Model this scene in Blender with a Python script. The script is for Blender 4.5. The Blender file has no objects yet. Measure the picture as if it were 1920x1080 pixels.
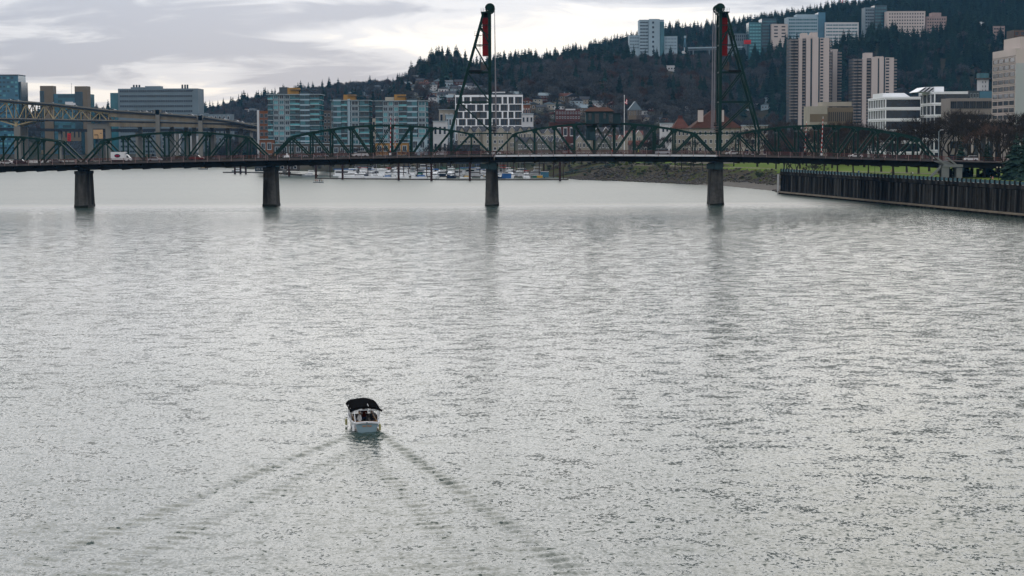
import bpy, math, random
import numpy as np
from mathutils import Vector, Matrix, Euler

# ---------------------------------------------------------------- camera, sky, sun, exposure
F = 3650.0                      # focal length in pixels of a 1920 px wide frame
PITCH = math.atan(281.0 / F)    # the horizon sits at y = 259 of 1080
ROLL = math.radians(0.22)
CAMZ = 22.0
scene = bpy.context.scene
col = scene.collection
cam_d = bpy.data.cameras.new('camera')
cam = bpy.data.objects.new('camera', cam_d)
col.objects.link(cam)
cam_d.sensor_width = 36.0
cam_d.lens = 36.0 * F / 1920.0
cam_d.clip_start = 1.0
cam_d.clip_end = 20000.0
CAMM = Matrix.Rotation(math.pi / 2 - PITCH, 4, 'X') @ Matrix.Rotation(-ROLL, 4, 'Z')
cam.matrix_world = Matrix.Translation((0, 0, CAMZ)) @ CAMM
scene.camera = cam
C3 = CAMM.to_3x3()

def at(px, py, Y):
    """world point seen at photo pixel (px, py) at distance Y"""
    d = C3 @ Vector((px - 960.0, 540.0 - py, -F))
    t = Y / d.y
    return Vector((d.x * t, Y, CAMZ + d.z * t))

def atz(px, py, z=0.0):
    """world point seen at photo pixel (px, py) on the level z"""
    d = C3 @ Vector((px - 960.0, 540.0 - py, -F))
    t = (z - CAMZ) / d.z
    return Vector((d.x * t, d.y * t, z))

SUN_AZ, SUN_EL = math.radians(-4), math.radians(16)
world = bpy.data.worlds.new('World')
scene.world = world
world.use_nodes = True
nt = world.node_tree
nt.nodes.clear()
N = nt.nodes.new
L = nt.links.new
out = N('ShaderNodeOutputWorld')
bg = N('ShaderNodeBackground')
bg.inputs['Strength'].default_value = 0.1
L(bg.outputs[0], out.inputs[0])
sky = N('ShaderNodeTexSky')
sky.sky_type = 'NISHITA'
sky.sun_disc = False
sky.sun_elevation = SUN_EL
sky.sun_rotation = SUN_AZ
tc = N('ShaderNodeTexCoord')
sep = N('ShaderNodeSeparateXYZ')
L(tc.outputs['Generated'], sep.inputs[0])
def wmath(op, a, b=None):
    n = N('ShaderNodeMath')
    n.operation = op
    for i, v in enumerate((a, b)):
        if v is None:
            continue
        if isinstance(v, (int, float)):
            n.inputs[i].default_value = v
        else:
            L(v, n.inputs[i])
    return n.outputs[0]
zc = wmath('MAXIMUM', sep.outputs[2], 0.0)
den = wmath('ADD', zc, 0.13)
comb = N('ShaderNodeCombineXYZ')
L(wmath('DIVIDE', sep.outputs[0], den), comb.inputs[0])
L(wmath('DIVIDE', sep.outputs[1], den), comb.inputs[1])
comb.inputs[2].default_value = 9.9
def wnoise(scale, detail, rough, dist):
    n = N('ShaderNodeTexNoise')
    n.inputs['Scale'].default_value = scale
    n.inputs['Detail'].default_value = detail
    n.inputs['Roughness'].default_value = rough
    n.inputs['Distortion'].default_value = dist
    L(comb.outputs[0], n.inputs['Vector'])
    return n.outputs[0]
cl = wmath('ADD', wmath('MULTIPLY', wnoise(0.95, 2, 0.5, 0.5), 0.62), wmath('MULTIPLY', wnoise(2.6, 6, 0.55, 0.7), 0.38))
ramp = N('ShaderNodeValToRGB')
L(cl, ramp.inputs[0])
ramp.color_ramp.interpolation = 'EASE'
cr = ramp.color_ramp
cr.elements[0].position = 0.40
cr.elements[0].color = (0.43, 0.465, 0.545, 1)
cr.elements[1].position = 0.565
cr.elements[1].color = (1.0, 0.965, 0.91, 1)
e = cr.elements.new(0.49)
e.color = (0.71, 0.73, 0.775, 1)
# an overcast dome is about three times brighter overhead than at the horizon, and brighter round the veiled sun
ts = Vector((math.sin(SUN_AZ) * math.cos(SUN_EL), math.cos(SUN_AZ) * math.cos(SUN_EL), math.sin(SUN_EL)))
dots = N('ShaderNodeVectorMath')
dots.operation = 'DOT_PRODUCT'
L(tc.outputs['Generated'], dots.inputs[0])
dots.inputs[1].default_value = ts
glow = wmath('MULTIPLY', wmath('POWER', wmath('MAXIMUM', dots.outputs['Value'], 0.0), 26.0), 3.2)
low = wmath('MULTIPLY', wmath('MINIMUM', zc, 0.11), 42.0)
high = wmath('MULTIPLY', wmath('MAXIMUM', wmath('SUBTRACT', zc, 0.3), 0.0), 16.0)
gain = wmath('ADD', wmath('ADD', wmath('ADD', low, high), 7.5), glow)
vm = N('ShaderNodeVectorMath')
vm.operation = 'SCALE'
L(ramp.outputs[0], vm.inputs[0])
L(gain, vm.inputs['Scale'])
mixw = N('ShaderNodeMixRGB')
mixw.inputs[0].default_value = 0.97
L(sky.outputs[0], mixw.inputs[1])
L(vm.outputs[0], mixw.inputs[2])
L(mixw.outputs[0], bg.inputs[0])

sun_d = bpy.data.lights.new('sun', 'SUN')
sun_d.energy = 0.6
sun_d.angle = math.radians(60)
sun_d.color = (1.0, 0.95, 0.88)
sun = bpy.data.objects.new('sun', sun_d)
col.objects.link(sun)
sun.rotation_euler = ts.to_track_quat('Z', 'Y').to_euler()

scene.view_settings.view_transform = 'Standard'
scene.view_settings.look = 'None'
scene.view_settings.exposure = 0.0
scene.view_settings.gamma = 1.0
scene.view_settings.use_curve_mapping = False
scene.render.engine = 'CYCLES'
scene.cycles.max_bounces = 5
scene.cycles.diffuse_bounces = 2
scene.cycles.glossy_bounces = 3
scene.cycles.transmission_bounces = 3
scene.cycles.transparent_max_bounces = 8
scene.cycles.volume_bounces = 0
scene.cycles.sample_clamp_indirect = 6.0
scene.cycles.use_denoising = True

# ---------------------------------------------------------------- helpers
rnd = random.Random(7)
WORLD = {}

def tag(o, label=None, cat=None, group=None, kind=None):
    if label: o['label'] = label
    if cat: o['category'] = cat
    if group: o['group'] = group
    if kind: o['kind'] = kind
    return o

def thing(name, label, cat, loc=(0, 0, 0), rz=0.0, group=None):
    o = bpy.data.objects.new(name, None)
    o.empty_display_size = 0.5
    col.objects.link(o)
    o.location = loc
    o.rotation_euler = (0, 0, rz)
    WORLD[o.name] = Vector(loc)
    return tag(o, label, cat, group)

def link(name, mesh, parent=None, loc=None, rz=0.0, scale=None):
    o = bpy.data.objects.new(name, mesh)
    col.objects.link(o)
    if parent is not None:
        o.parent = parent
        WORLD[o.name] = WORLD.get(parent.name, Vector((0, 0, 0)))
    if loc is not None: o.location = loc
    if rz: o.rotation_euler = (0, 0, rz)
    if scale is not None: o.scale = scale
    return o

def copy_tree(o, parent=None):
    c = o.copy()
    col.objects.link(c)
    c.parent = parent
    for ch in list(o.children):
        copy_tree(ch, c)
    return c

class MB:
    """collects shapes, then makes them one mesh"""
    def __init__(s):
        s.v = []; s.f = []; s.m = []
    def add(s, pts, faces, mi=0):
        n = len(s.v)
        s.v.extend(tuple(p) for p in pts)
        for f in faces:
            s.f.append(tuple(i + n for i in f)); s.m.append(mi)
        return s
    def box(s, x0, x1, y0, y1, z0, z1, mi=0):
        return s.add([(x0,y0,z0),(x1,y0,z0),(x1,y1,z0),(x0,y1,z0),(x0,y0,z1),(x1,y0,z1),(x1,y1,z1),(x0,y1,z1)],
              [(3,2,1,0),(4,5,6,7),(0,1,5,4),(1,2,6,5),(2,3,7,6),(3,0,4,7)], mi)
    def beam(s, p, q, w, h=None, mi=0, side=None):
        p = Vector(p); q = Vector(q); h = w if h is None else h
        d = (q - p).normalized()
        a = Vector(side) if side else (Vector((0,1,0)) if abs(d.y) < 0.9 else Vector((1,0,0)))
        u = (a - d * a.dot(d)).normalized()
        v = d.cross(u)
        pts = []
        for c in (p, q):
            for su, sv in ((-1,-1),(1,-1),(1,1),(-1,1)):
                pts.append(c + u * (su * w / 2) + v * (sv * h / 2))
        return s.add(pts, [(3,2,1,0),(4,5,6,7),(0,1,5,4),(1,2,6,5),(2,3,7,6),(3,0,4,7)], mi)
    def tube(s, p, q, r0, r1=None, n=6, mi=0, caps=True):
        p = Vector(p); q = Vector(q); r1 = r0 if r1 is None else r1
        d = (q - p).normalized()
        a = Vector((0,0,1)) if abs(d.z) < 0.9 else Vector((1,0,0))
        u = d.cross(a).normalized(); v = d.cross(u)
        pts = []
        for c, r in ((p, r0), (q, r1)):
            for k in range(n):
                t = 2 * math.pi * k / n
                pts.append(c + u * (r * math.cos(t)) + v * (r * math.sin(t)))
        fs = [(k, (k+1) % n, n + (k+1) % n, n + k) for k in range(n)]
        if caps:
            fs += [tuple(range(n))[::-1], tuple(range(n, 2*n))]
        return s.add(pts, fs, mi)
    def prism(s, poly, y0, y1, mi=0, axis='y'):
        """poly in (x, z) swept along y (or (y, z) along x, or (x, y) along z)"""
        n = len(poly)
        if axis == 'y':
            pts = [(a, y0, b) for a, b in poly] + [(a, y1, b) for a, b in poly]
        elif axis == 'x':
            pts = [(y0, a, b) for a, b in poly] + [(y1, a, b) for a, b in poly]
        else:
            pts = [(a, b, y0) for a, b in poly] + [(a, b, y1) for a, b in poly]
        fs = [(k, (k+1) % n, n + (k+1) % n, n + k) for k in range(n)] + [tuple(range(n))[::-1], tuple(range(n, 2*n))]
        return s.add(pts, fs, mi)
    def quad(s, a, b, c, d, mi=0):
        return s.add([a, b, c, d], [(0,1,2,3)], mi)
    def mesh(s, name, mats, smooth=False, off=None):
        me = bpy.data.meshes.new(name)
        v = s.v
        if off is not None and off.length > 0:
            v = [(a - off.x, b - off.y, c - off.z) for a, b, c in v]
        me.from_pydata(v, [], s.f)
        mats = mats if isinstance(mats, (list, tuple)) else [mats]
        for m in mats: me.materials.append(m)
        if len(mats) > 1: me.polygons.foreach_set('material_index', s.m)
        if smooth: me.polygons.foreach_set('use_smooth', [True] * len(s.f))
        me.update()
        return me
    def build(s, name, mats, parent=None, smooth=False, world=True):
        off = WORLD.get(parent.name) if (parent is not None and world) else None
        return link(name, s.mesh(name, mats, smooth, off), parent)

def ordinal(n):
    return '%d%s' % (n, 'th' if 10 <= n % 100 <= 20 else {1: 'st', 2: 'nd', 3: 'rd'}.get(n % 10, 'th'))

MATS = {}
def mat(name, c, rough=0.7, metal=0.0, var=0.25, scale=0.5, spec=0.1, streak=False, rand=0.0, bump=0.0):
    if name in MATS: return MATS[name]
    m = bpy.data.materials.new(name)
    m.use_nodes = True
    t = m.node_tree
    b = t.nodes['Principled BSDF']
    b.inputs['Roughness'].default_value = rough
    b.inputs['Metallic'].default_value = metal
    b.inputs['Specular IOR Level'].default_value = spec
    c4 = (c[0], c[1], c[2], 1)
    b.inputs['Base Color'].default_value = c4
    tcn = t.nodes.new('ShaderNodeTexCoord')
    mp = t.nodes.new('ShaderNodeMapping')
    if streak: mp.inputs['Scale'].default_value = (1.0, 1.0, 0.12)
    t.links.new(tcn.outputs['Object'], mp.inputs[0])
    nz = t.nodes.new('ShaderNodeTexNoise')
    nz.inputs['Scale'].default_value = scale
    nz.inputs['Detail'].default_value = 5
    nz.inputs['Roughness'].default_value = 0.6
    t.links.new(mp.outputs[0], nz.inputs['Vector'])
    rp = t.nodes.new('ShaderNodeMapRange')
    rp.inputs['From Min'].default_value = 0.28
    rp.inputs['From Max'].default_value = 0.72
    rp.inputs['To Min'].default_value = 1 - var
    rp.inputs['To Max'].default_value = 1 + var
    t.links.new(nz.outputs[0], rp.inputs[0])
    fac = rp.outputs[0]
    if rand:
        oi = t.nodes.new('ShaderNodeObjectInfo')
        r2 = t.nodes.new('ShaderNodeMapRange')
        r2.inputs['To Min'].default_value = 1 - rand
        r2.inputs['To Max'].default_value = 1 + rand
        t.links.new(oi.outputs['Random'], r2.inputs[0])
        mu = t.nodes.new('ShaderNodeMath'); mu.operation = 'MULTIPLY'
        t.links.new(fac, mu.inputs[0]); t.links.new(r2.outputs[0], mu.inputs[1])
        fac = mu.outputs[0]
    vs = t.nodes.new('ShaderNodeVectorMath'); vs.operation = 'SCALE'
    vs.inputs[0].default_value = c[:3]
    t.links.new(fac, vs.inputs['Scale'])
    t.links.new(vs.outputs[0], b.inputs['Base Color'])
    if bump:
        bm = t.nodes.new('ShaderNodeBump')
        bm.inputs['Strength'].default_value = bump
        t.links.new(nz.outputs[0], bm.inputs['Height'])
        t.links.new(bm.outputs[0], b.inputs['Normal'])
    MATS[name] = m
    return m

def two_tone(name, c1, c2, scale, lo, hi, rough=0.85, stretch=(1,1,1), detail=6, rand=0.0):
    """two real colours of one surface, mixed by noise"""
    m = mat(name, c1, rough, var=0.3, scale=scale * 3, spec=0.04, rand=rand)
    t = m.node_tree
    b = t.nodes['Principled BSDF']
    src = b.inputs['Base Color'].links[0].from_socket
    tcn = t.nodes.new('ShaderNodeTexCoord')
    mp = t.nodes.new('ShaderNodeMapping'); mp.inputs['Scale'].default_value = stretch
    t.links.new(tcn.outputs['Object'], mp.inputs[0])
    nz = t.nodes.new('ShaderNodeTexNoise')
    nz.inputs['Scale'].default_value = scale
    nz.inputs['Detail'].default_value = detail
    t.links.new(mp.outputs[0], nz.inputs['Vector'])
    rp = t.nodes.new('ShaderNodeMapRange')
    rp.inputs['From Min'].default_value = lo
    rp.inputs['From Max'].default_value = hi
    t.links.new(nz.outputs[0], rp.inputs[0])
    mx = t.nodes.new('ShaderNodeMixRGB')
    t.links.new(rp.outputs[0], mx.inputs[0])
    t.links.new(src, mx.inputs[1])
    mx.inputs[2].default_value = (c2[0], c2[1], c2[2], 1)
    t.links.new(mx.outputs[0], b.inputs['Base Color'])
    return m

# ---------------------------------------------------------------- ground shape
SHORE = [(182,280),(139,530),(104.5,757),(107,800),(96,884),(74,940),(52,995),(36,1022),(16,1150),(2,1262),
         (-119,1295),(-190,1430),(-300,1700),(-380,2000),(-900,2600),(-1600,2700)]
LANDP = SHORE + [(-1600,5200),(2600,5200),(2600,280)]

def seg_dist(X, Y, pts):
    best = np.full(X.shape, 1e9)
    for (x0, y0), (x1, y1) in zip(pts[:-1], pts[1:]):
        dx, dy = x1 - x0, y1 - y0
        t = np.clip(((X - x0) * dx + (Y - y0) * dy) / (dx*dx + dy*dy), 0, 1)
        best = np.minimum(best, np.hypot(X - x0 - t*dx, Y - y0 - t*dy))
    return best

def inside(X, Y, poly):
    r = np.zeros(X.shape, bool)
    n = len(poly)
    for i in range(n):
        x0, y0 = poly[i]; x1, y1 = poly[(i+1) % n]
        c = ((y0 > Y) != (y1 > Y))
        with np.errstate(divide='ignore', invalid='ignore'):
            xi = (x1 - x0) * (Y - y0) / (y1 - y0 if y1 != y0 else 1e-9) + x0
        r ^= c & (X < xi)
    return r

def sstep(t):
    t = np.clip(t, 0, 1)
    return t * t * (3 - 2 * t)

def fbm(X, Y, s, seed):
    r = np.random.RandomState(seed)
    z = np.zeros_like(X, dtype=float); a = 1.0
    for o in range(5):
        for k in range(3):
            th = r.rand() * 6.28; ph = r.rand() * 6.28
            z += a * np.sin((X * math.cos(th) + Y * math.sin(th)) / s * 6.28 + ph + 1.3 * np.sin((X * math.sin(th) - Y * math.cos(th)) / s * 3.1 + ph))
        a *= 0.5; s *= 0.5
    return z / 6.0

TREE_H = 19.0
RIDGE_FAR = [(-600,215),(0,205),(200,196),(300,200),(380,197),(450,184),(520,168),(600,158),(700,146),(760,147),(830,142),(900,134),(1000,114),
             (1100,90),(1170,72),(1260,56),(1330,52),(1390,44),(1450,32),(1500,24),(1560,16),(1640,8),(1700,0),(1800,-4),(2600,-10)]
RIDGE_NEAR = [(-600,262),(500,262),(620,235),(700,190),(745,150),(785,116),(830,100),(868,104),(888,120),(930,110),(1000,99),(1060,92),(1110,90),
              (1200,98),(1300,100),(1380,104),(1420,80),(1460,62),(1540,68),(1600,54),(1640,40),(1700,64),(1760,52),(1800,34),(1850,46),(1920,62),(2600,80)]
def ridge_z(px, table, Yc):
    xs = [p[0] for p in table]; ys = [p[1] for p in table]
    y = np.interp(px, xs, ys)
    return CAMZ + (259.0 - y) / F * Yc - TREE_H

def HEIGHT(X, Y, rough=True):
    X = np.asarray(X, float); Y = np.asarray(Y, float)
    d = seg_dist(X, Y, SHORE)
    land = inside(X, Y, LANDP)
    n = fbm(X, Y, 30.0, 3) if rough else 0 * X
    bank = np.interp(d, [0, 10, 16, 26, 55, 160, 400], [0, 0.8, 2.6, 7.3, 8.6, 10.0, 12.5])
    steep = np.interp(d, [0, 4, 16, 40, 400], [0, 1.2, 5.5, 7.5, 12.5])
    w = sstep((Y - 1050) / 150)
    b = bank * (1 - w) + steep * w
    b = b + n * np.clip(d / 14, 0, 1) * np.where(d < 60, 0.55, 0.1)
    z = np.where(land, b, -np.minimum(d * 0.12 + 0.3, 4.0))
    px = 960 + X / np.maximum(Y, 1) * F
    y0 = np.interp(px, [-600, 1300, 1400, 2600], [1480, 1480, 1900, 1900])
    yn = np.interp(px, [-600, 1300, 1400, 2600], [2250, 2250, 2330, 2330])
    t = np.clip((Y - y0) / (yn - y0), 0, 1.4)
    zn = np.maximum(ridge_z(px, RIDGE_NEAR, yn) - 12.0, 0)
    hn = zn * np.where(t < 1, np.power(np.maximum(t, 1e-4), 0.85) * 0.75 + 0.25 * sstep(t), 1 - 0.25 * sstep((t - 1) / 0.4))
    zf = np.maximum(ridge_z(px, RIDGE_FAR, 2900.0) - 12.0, 0)
    tf = np.clip((Y - 1750.0) / 1150.0, 0, 1.5)
    hf = zf * np.where(tf < 1, sstep(tf) * 0.75 + 0.25 * tf, 1 - 0.3 * sstep((tf - 1) / 0.5))
    hill = np.maximum(hn, hf)
    hill = hill + (fbm(X, Y, 240.0, 11) * 7.0 if rough else 0) * np.clip(hill / 60, 0, 1)
    return np.where(land, z + np.maximum(hill, 0), z)

def H1(x, y):
    return float(HEIGHT(np.array([x]), np.array([y]))[0])

def ground_at(px, py, y0=1200.0, y1=3000.0):
    """where the line of sight through a pixel meets the hillside"""
    ys_ = np.arange(y0, y1, 6.0)
    d = C3 @ Vector((px - 960.0, 540.0 - py, -F))
    h = HEIGHT(d.x * ys_ / d.y, ys_)
    zr_ = CAMZ + d.z * ys_ / d.y
    k = np.argmax(h >= zr_)
    Y = float(ys_[k]) if (h >= zr_).any() else y1
    return d.x * Y / d.y, Y

def grid_mesh(name, xs, ys, Z, mats, smooth=True):
    nx, ny = len(xs), len(ys)
    XX, YY = np.meshgrid(xs, ys)
    v = np.stack([XX.ravel(), YY.ravel(), Z.ravel()], 1)
    i = np.arange(nx * ny).reshape(ny, nx)
    f = np.stack([i[:-1,:-1].ravel(), i[:-1,1:].ravel(), i[1:,1:].ravel(), i[1:,:-1].ravel()], 1)
    me = bpy.data.meshes.new(name)
    me.vertices.add(len(v)); me.vertices.foreach_set('co', v.ravel().astype(np.float32))
    me.loops.add(f.size); me.loops.foreach_set('vertex_index', f.ravel().astype(np.int32))
    me.polygons.add(len(f))
    me.polygons.foreach_set('loop_start', np.arange(0, f.size, 4, dtype=np.int32))
    me.polygons.foreach_set('use_smooth', np.full(len(f), smooth))
    for m in (mats if isinstance(mats, list) else [mats]): me.materials.append(m)
    me.update(calc_edges=True)
    return me

# materials of the ground
M_HILL = two_tone('hill_soil', (0.02, 0.024, 0.013), (0.034, 0.03, 0.022), 0.02, 0.4, 0.6)
M_GRASS = two_tone('park_grass', (0.068, 0.115, 0.012), (0.085, 0.11, 0.018), 0.05, 0.35, 0.7)
M_BANK = two_tone('river_bank_earth', (0.04, 0.034, 0.023), (0.036, 0.046, 0.011), 0.06, 0.50, 0.62)
M_SAND = mat('beach_sand', (0.085, 0.077, 0.068), 0.9, var=0.2, scale=0.3)
M_ROCK = mat('riprap_rock', (0.055, 0.05, 0.045), 0.9, var=0.4, scale=0.8)
M_PATH = mat('path_gravel', (0.13, 0.11, 0.085), 0.9, var=0.15, scale=0.4)
M_PAVE = mat('promenade_paving', (0.2, 0.2, 0.19), 0.85, var=0.2, scale=0.4)

# one sheet of land reaching past the hills
xs = np.arange(-1400, 1800.1, 14.0)
ys = np.arange(284, 3700.1, 14.0)
XX, YY = np.meshgrid(xs, ys)
Z = HEIGHT(XX, YY)
near_bank = (XX > -20) & (XX < 345) & (YY > 745) & (YY < 1245)
wallside = (YY <= 775)
Z = np.where(near_bank | wallside, np.minimum(Z - 1.2, 5.0), Z)
o = link('terrain', grid_mesh('terrain', xs, ys, Z, M_HILL)); tag(o, kind='structure')

# finer sheet for the bank with the beach, its own materials by place
xs = np.concatenate([np.arange(-30, 150, 1.5), np.arange(150, 361, 8.0)])
ys = np.concatenate([np.arange(757, 1060, 1.6), np.arange(1060, 1260, 5.0)])
XX, YY = np.meshgrid(xs, ys)
Z = HEIGHT(XX, YY)
D = seg_dist(XX, YY, SHORE)
me = grid_mesh('river_bank', xs, ys, Z, [M_GRASS, M_BANK, M_SAND, M_PATH])
cx = (XX[:-1,:-1] + XX[1:,1:]) / 2; cyy = (YY[:-1,:-1] + YY[1:,1:]) / 2; dd = (D[:-1,:-1] + D[1:,1:]) / 2
wob = fbm(cx, cyy, 22.0, 5) * 3
mi = np.zeros(cx.shape, int)
mi[(dd + wob < 25) | (cyy > 1120) | ((cyy > 960) & (dd + wob < 42))] = 1
beach = (dd + wob * 0.6 < 12.5) & (cyy < 915)
mi[beach] = 2
mi[(np.abs(dd - 30 + wob * 0.3) < 1.4) & (cyy < 1040)] = 3
me.polygons.foreach_set('material_index', mi.ravel().astype(np.int32))
o = link('river_bank', me); tag(o, kind='structure')

# ---------------------------------------------------------------- river
BOATX, BOATY = atz(688, 810).x, atz(688, 810).y      # stern of the small boat
M_WATER = bpy.data.materials.new('river_water')
M_WATER.use_nodes = True
t = M_WATER.node_tree
b = t.nodes['Principled BSDF']
b.inputs['Base Color'].default_value = (0.016, 0.034, 0.029, 1)
b.inputs['Roughness'].default_value = 0.19
b.inputs['IOR'].default_value = 1.335
geo = t.nodes.new('ShaderNodeNewGeometry')
def tn(scale, detail, rough, stretch, dist=0.0):
    mp = t.nodes.new('ShaderNodeMapping'); mp.inputs['Scale'].default_value = stretch
    mp.inputs['Rotation'].default_value = (0, 0, math.radians(8))
    t.links.new(geo.outputs['Position'], mp.inputs[0])
    n = t.nodes.new('ShaderNodeTexNoise')
    n.inputs['Scale'].default_value = scale
    n.inputs['Detail'].default_value = detail
    n.inputs['Roughness'].default_value = rough
    n.inputs['Distortion'].default_value = dist
    t.links.new(mp.outputs[0], n.inputs['Vector'])
    return n
def vmath(op, a, b_=None, sc=None):
    n = t.nodes.new('ShaderNodeVectorMath'); n.operation = op
    for i, v in enumerate((a, b_)):
        if v is None: continue
        if isinstance(v, tuple): n.inputs[i].default_value = v
        else: t.links.new(v, n.inputs[i])
    if sc is not None:
        if isinstance(sc, (int, float)): n.inputs['Scale'].default_value = sc
        else: t.links.new(sc, n.inputs['Scale'])
    return n.outputs[0]
def tmath(op, a, b_=None):
    n = t.nodes.new('ShaderNodeMath'); n.operation = op
    for i, v in enumerate((a, b_)):
        if v is None: continue
        if isinstance(v, (int, float)): n.inputs[i].default_value = v
        else: t.links.new(v, n.inputs[i])
    return n.outputs[0]
n1 = tn(3.5, 3, 0.6, (1.25, 0.8, 1.0), 0.3)      # ripples about a metre long
n2 = tn(0.55, 2, 0.5, (0.8, 1.0, 1.0))             # longer wavelets
n3 = tn(0.016, 3, 0.55, (0.35, 1.0, 1.0))          # patches of wind
n4 = tn(0.004, 2, 0.5, (0.5, 1.0, 1.0))
sp = t.nodes.new('ShaderNodeSeparateXYZ'); t.links.new(geo.outputs['Position'], sp.inputs[0])
wind = t.nodes.new('ShaderNodeMapRange')
t.links.new(n3.outputs[0], wind.inputs[0])
wind.inputs['From Min'].default_value = 0.3; wind.inputs['From Max'].default_value = 0.7
wind.inputs['To Min'].default_value = 0.84; wind.inputs['To Max'].default_value = 1.13
# the breeze dies out upstream of the bridge: calmer water there
calm_in = tmath('ADD', sp.outputs[1], tmath('MULTIPLY', tmath('SUBTRACT', n3.outputs[0], 0.5), 60.0))
calm = t.nodes.new('ShaderNodeMapRange'); t.links.new(calm_in, calm.inputs[0])
calm.inputs['From Min'].default_value = 585; calm.inputs['From Max'].default_value = 672
calm.inputs['To Min'].default_value = 1.0; calm.inputs['To Max'].default_value = 0.42
rgh = t.nodes.new('ShaderNodeMapRange'); t.links.new(calm_in, rgh.inputs[0])
rgh.inputs['From Min'].default_value = 585; rgh.inputs['From Max'].default_value = 672
rgh.inputs['To Min'].default_value = 0.15; rgh.inputs['To Max'].default_value = 0.36
t.links.new(rgh.outputs[0], b.inputs['Roughness'])
band = tmath('MAXIMUM', tmath('SUBTRACT', 1.0, tmath('DIVIDE', tmath('ABSOLUTE', tmath('SUBTRACT', calm_in, 598.0)), 42.0)), 0.0)   # a ruffled line where the breeze meets the bridge
amp = tmath('MULTIPLY', tmath('MULTIPLY', wind.outputs[0], calm.outputs[0]), tmath('ADD', tmath('MULTIPLY', band, 0.35), 1.0))
s1 = vmath('MULTIPLY', vmath('SUBTRACT', n1.outputs['Color'], (0.5, 0.5, 0.5)), (0.36, 0.62, 0.0))
s2 = vmath('MULTIPLY', vmath('SUBTRACT', n2.outputs['Color'], (0.5, 0.5, 0.5)), (0.22, 0.36, 0.0))
# steeper little wave faces leaning towards the bridge we look from
n5 = tn(2.0, 3, 0.55, (1.0, 0.85, 1.0), 0.2)
face = t.nodes.new('ShaderNodeMapRange'); face.interpolation_type = 'SMOOTHSTEP'
t.links.new(tmath('ADD', n5.outputs[0], tmath('ADD', tmath('MULTIPLY', band, 0.06), tmath('MULTIPLY', tmath('SUBTRACT', n3.outputs[0], 0.5), 0.22))), face.inputs[0])
face.inputs['From Min'].default_value = 0.585; face.inputs['From Max'].default_value = 0.70
face.inputs['To Min'].default_value = 0.0; face.inputs['To Max'].default_value = -0.42
cf = t.nodes.new('ShaderNodeCombineXYZ'); t.links.new(face.outputs[0], cf.inputs[1])
sl = vmath('SCALE', vmath('ADD', vmath('ADD', s1, s2), cf.outputs[0]), sc=amp)
nn = vmath('NORMALIZE', vmath('ADD', geo.outputs['Normal'], sl))
t.links.new(nn, b.inputs['Normal'])

def wake_height(X, Y):
    """bow waves that trail the small boat as a V, and the churned strip behind its stern"""
    u = X - BOATX - 0.1; v = BOATY + 2.5 - Y            # v grows astern
    z = np.zeros_like(X)
    r = np.random.RandomState(5)
    for s, half, a0 in ((-1, math.radians(16.5), 1.0), (1, math.radians(15.5), 1.0)):
        du, dv = s * math.sin(half), math.cos(half)
        along = u * du + v * dv
        perp = s * (u * dv - v * du)                     # outward of the arm
        w = 0.36 + 0.010 * np.clip(along, 0, 80)
        env = np.exp(-(perp / w) ** 2) * sstep(along / 3.0) * np.exp(-np.clip(along, 0, None) / (55.0 if s < 0 else 75.0))
        th = math.radians(52)
        ku, kv = s * 0.42, 0.91
        ph = (u * ku + v * kv) * 2 * math.pi / 1.45 + 1.3 * np.sin(along * 0.31 + s) + 0.9 * np.sin(u * 1.1 + v * 0.5)
        lumps = 0.9 + 0.28 * np.sin(along * 0.9 + s) * np.sin(along * 0.37 + 2 * s)
        z += 0.12 * a0 * env * np.sin(ph) * lumps
        perp2 = perp + 2.2 + 0.05 * along
        env2 = np.exp(-(perp2 / (w * 1.2)) ** 2) * sstep((along - 8) / 6.0) * np.exp(-np.clip(along, 0, None) / 90.0)
        z += 0.06 * env2 * np.sin((u * ku * 0.8 + v * kv * 1.15) * 2 * math.pi / 1.5)
    churn = np.exp(-(u / (0.9 + 0.06 * np.clip(v, 0, 60))) ** 2) * sstep((v - 2.2) / 2.0) * np.exp(-np.clip(v - 3, 0, None) / 6.0)
    z += 0.10 * churn * (np.sin(u * 7 + v * 5) * 0.5 + np.sin(v * 4.1 - u * 3.3) + np.sin(u * 4.7 - v * 2.0) * 0.7) * 0.6
    return z
x0, x1, y0, y1 = -46.0, 34.0, 84.0, 156.0
xs = np.concatenate([[-3000.0], np.linspace(x0, x1, 381), [3000.0]])
ys = np.concatenate([[-800.0], np.linspace(y0, y1, 345), [3500.0]])
XX, YY = np.meshgrid(xs, ys)
fade = sstep((XX - x0) / 6) * sstep((x1 - XX) / 6) * sstep((YY - y0) / 6) * sstep((y1 - YY) / 3)
Z = wake_height(np.clip(XX, x0, x1), np.clip(YY, y0, y1)) * fade
o = link('river', grid_mesh('river', xs, ys, Z, M_WATER)); tag(o, kind='structure')
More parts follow.
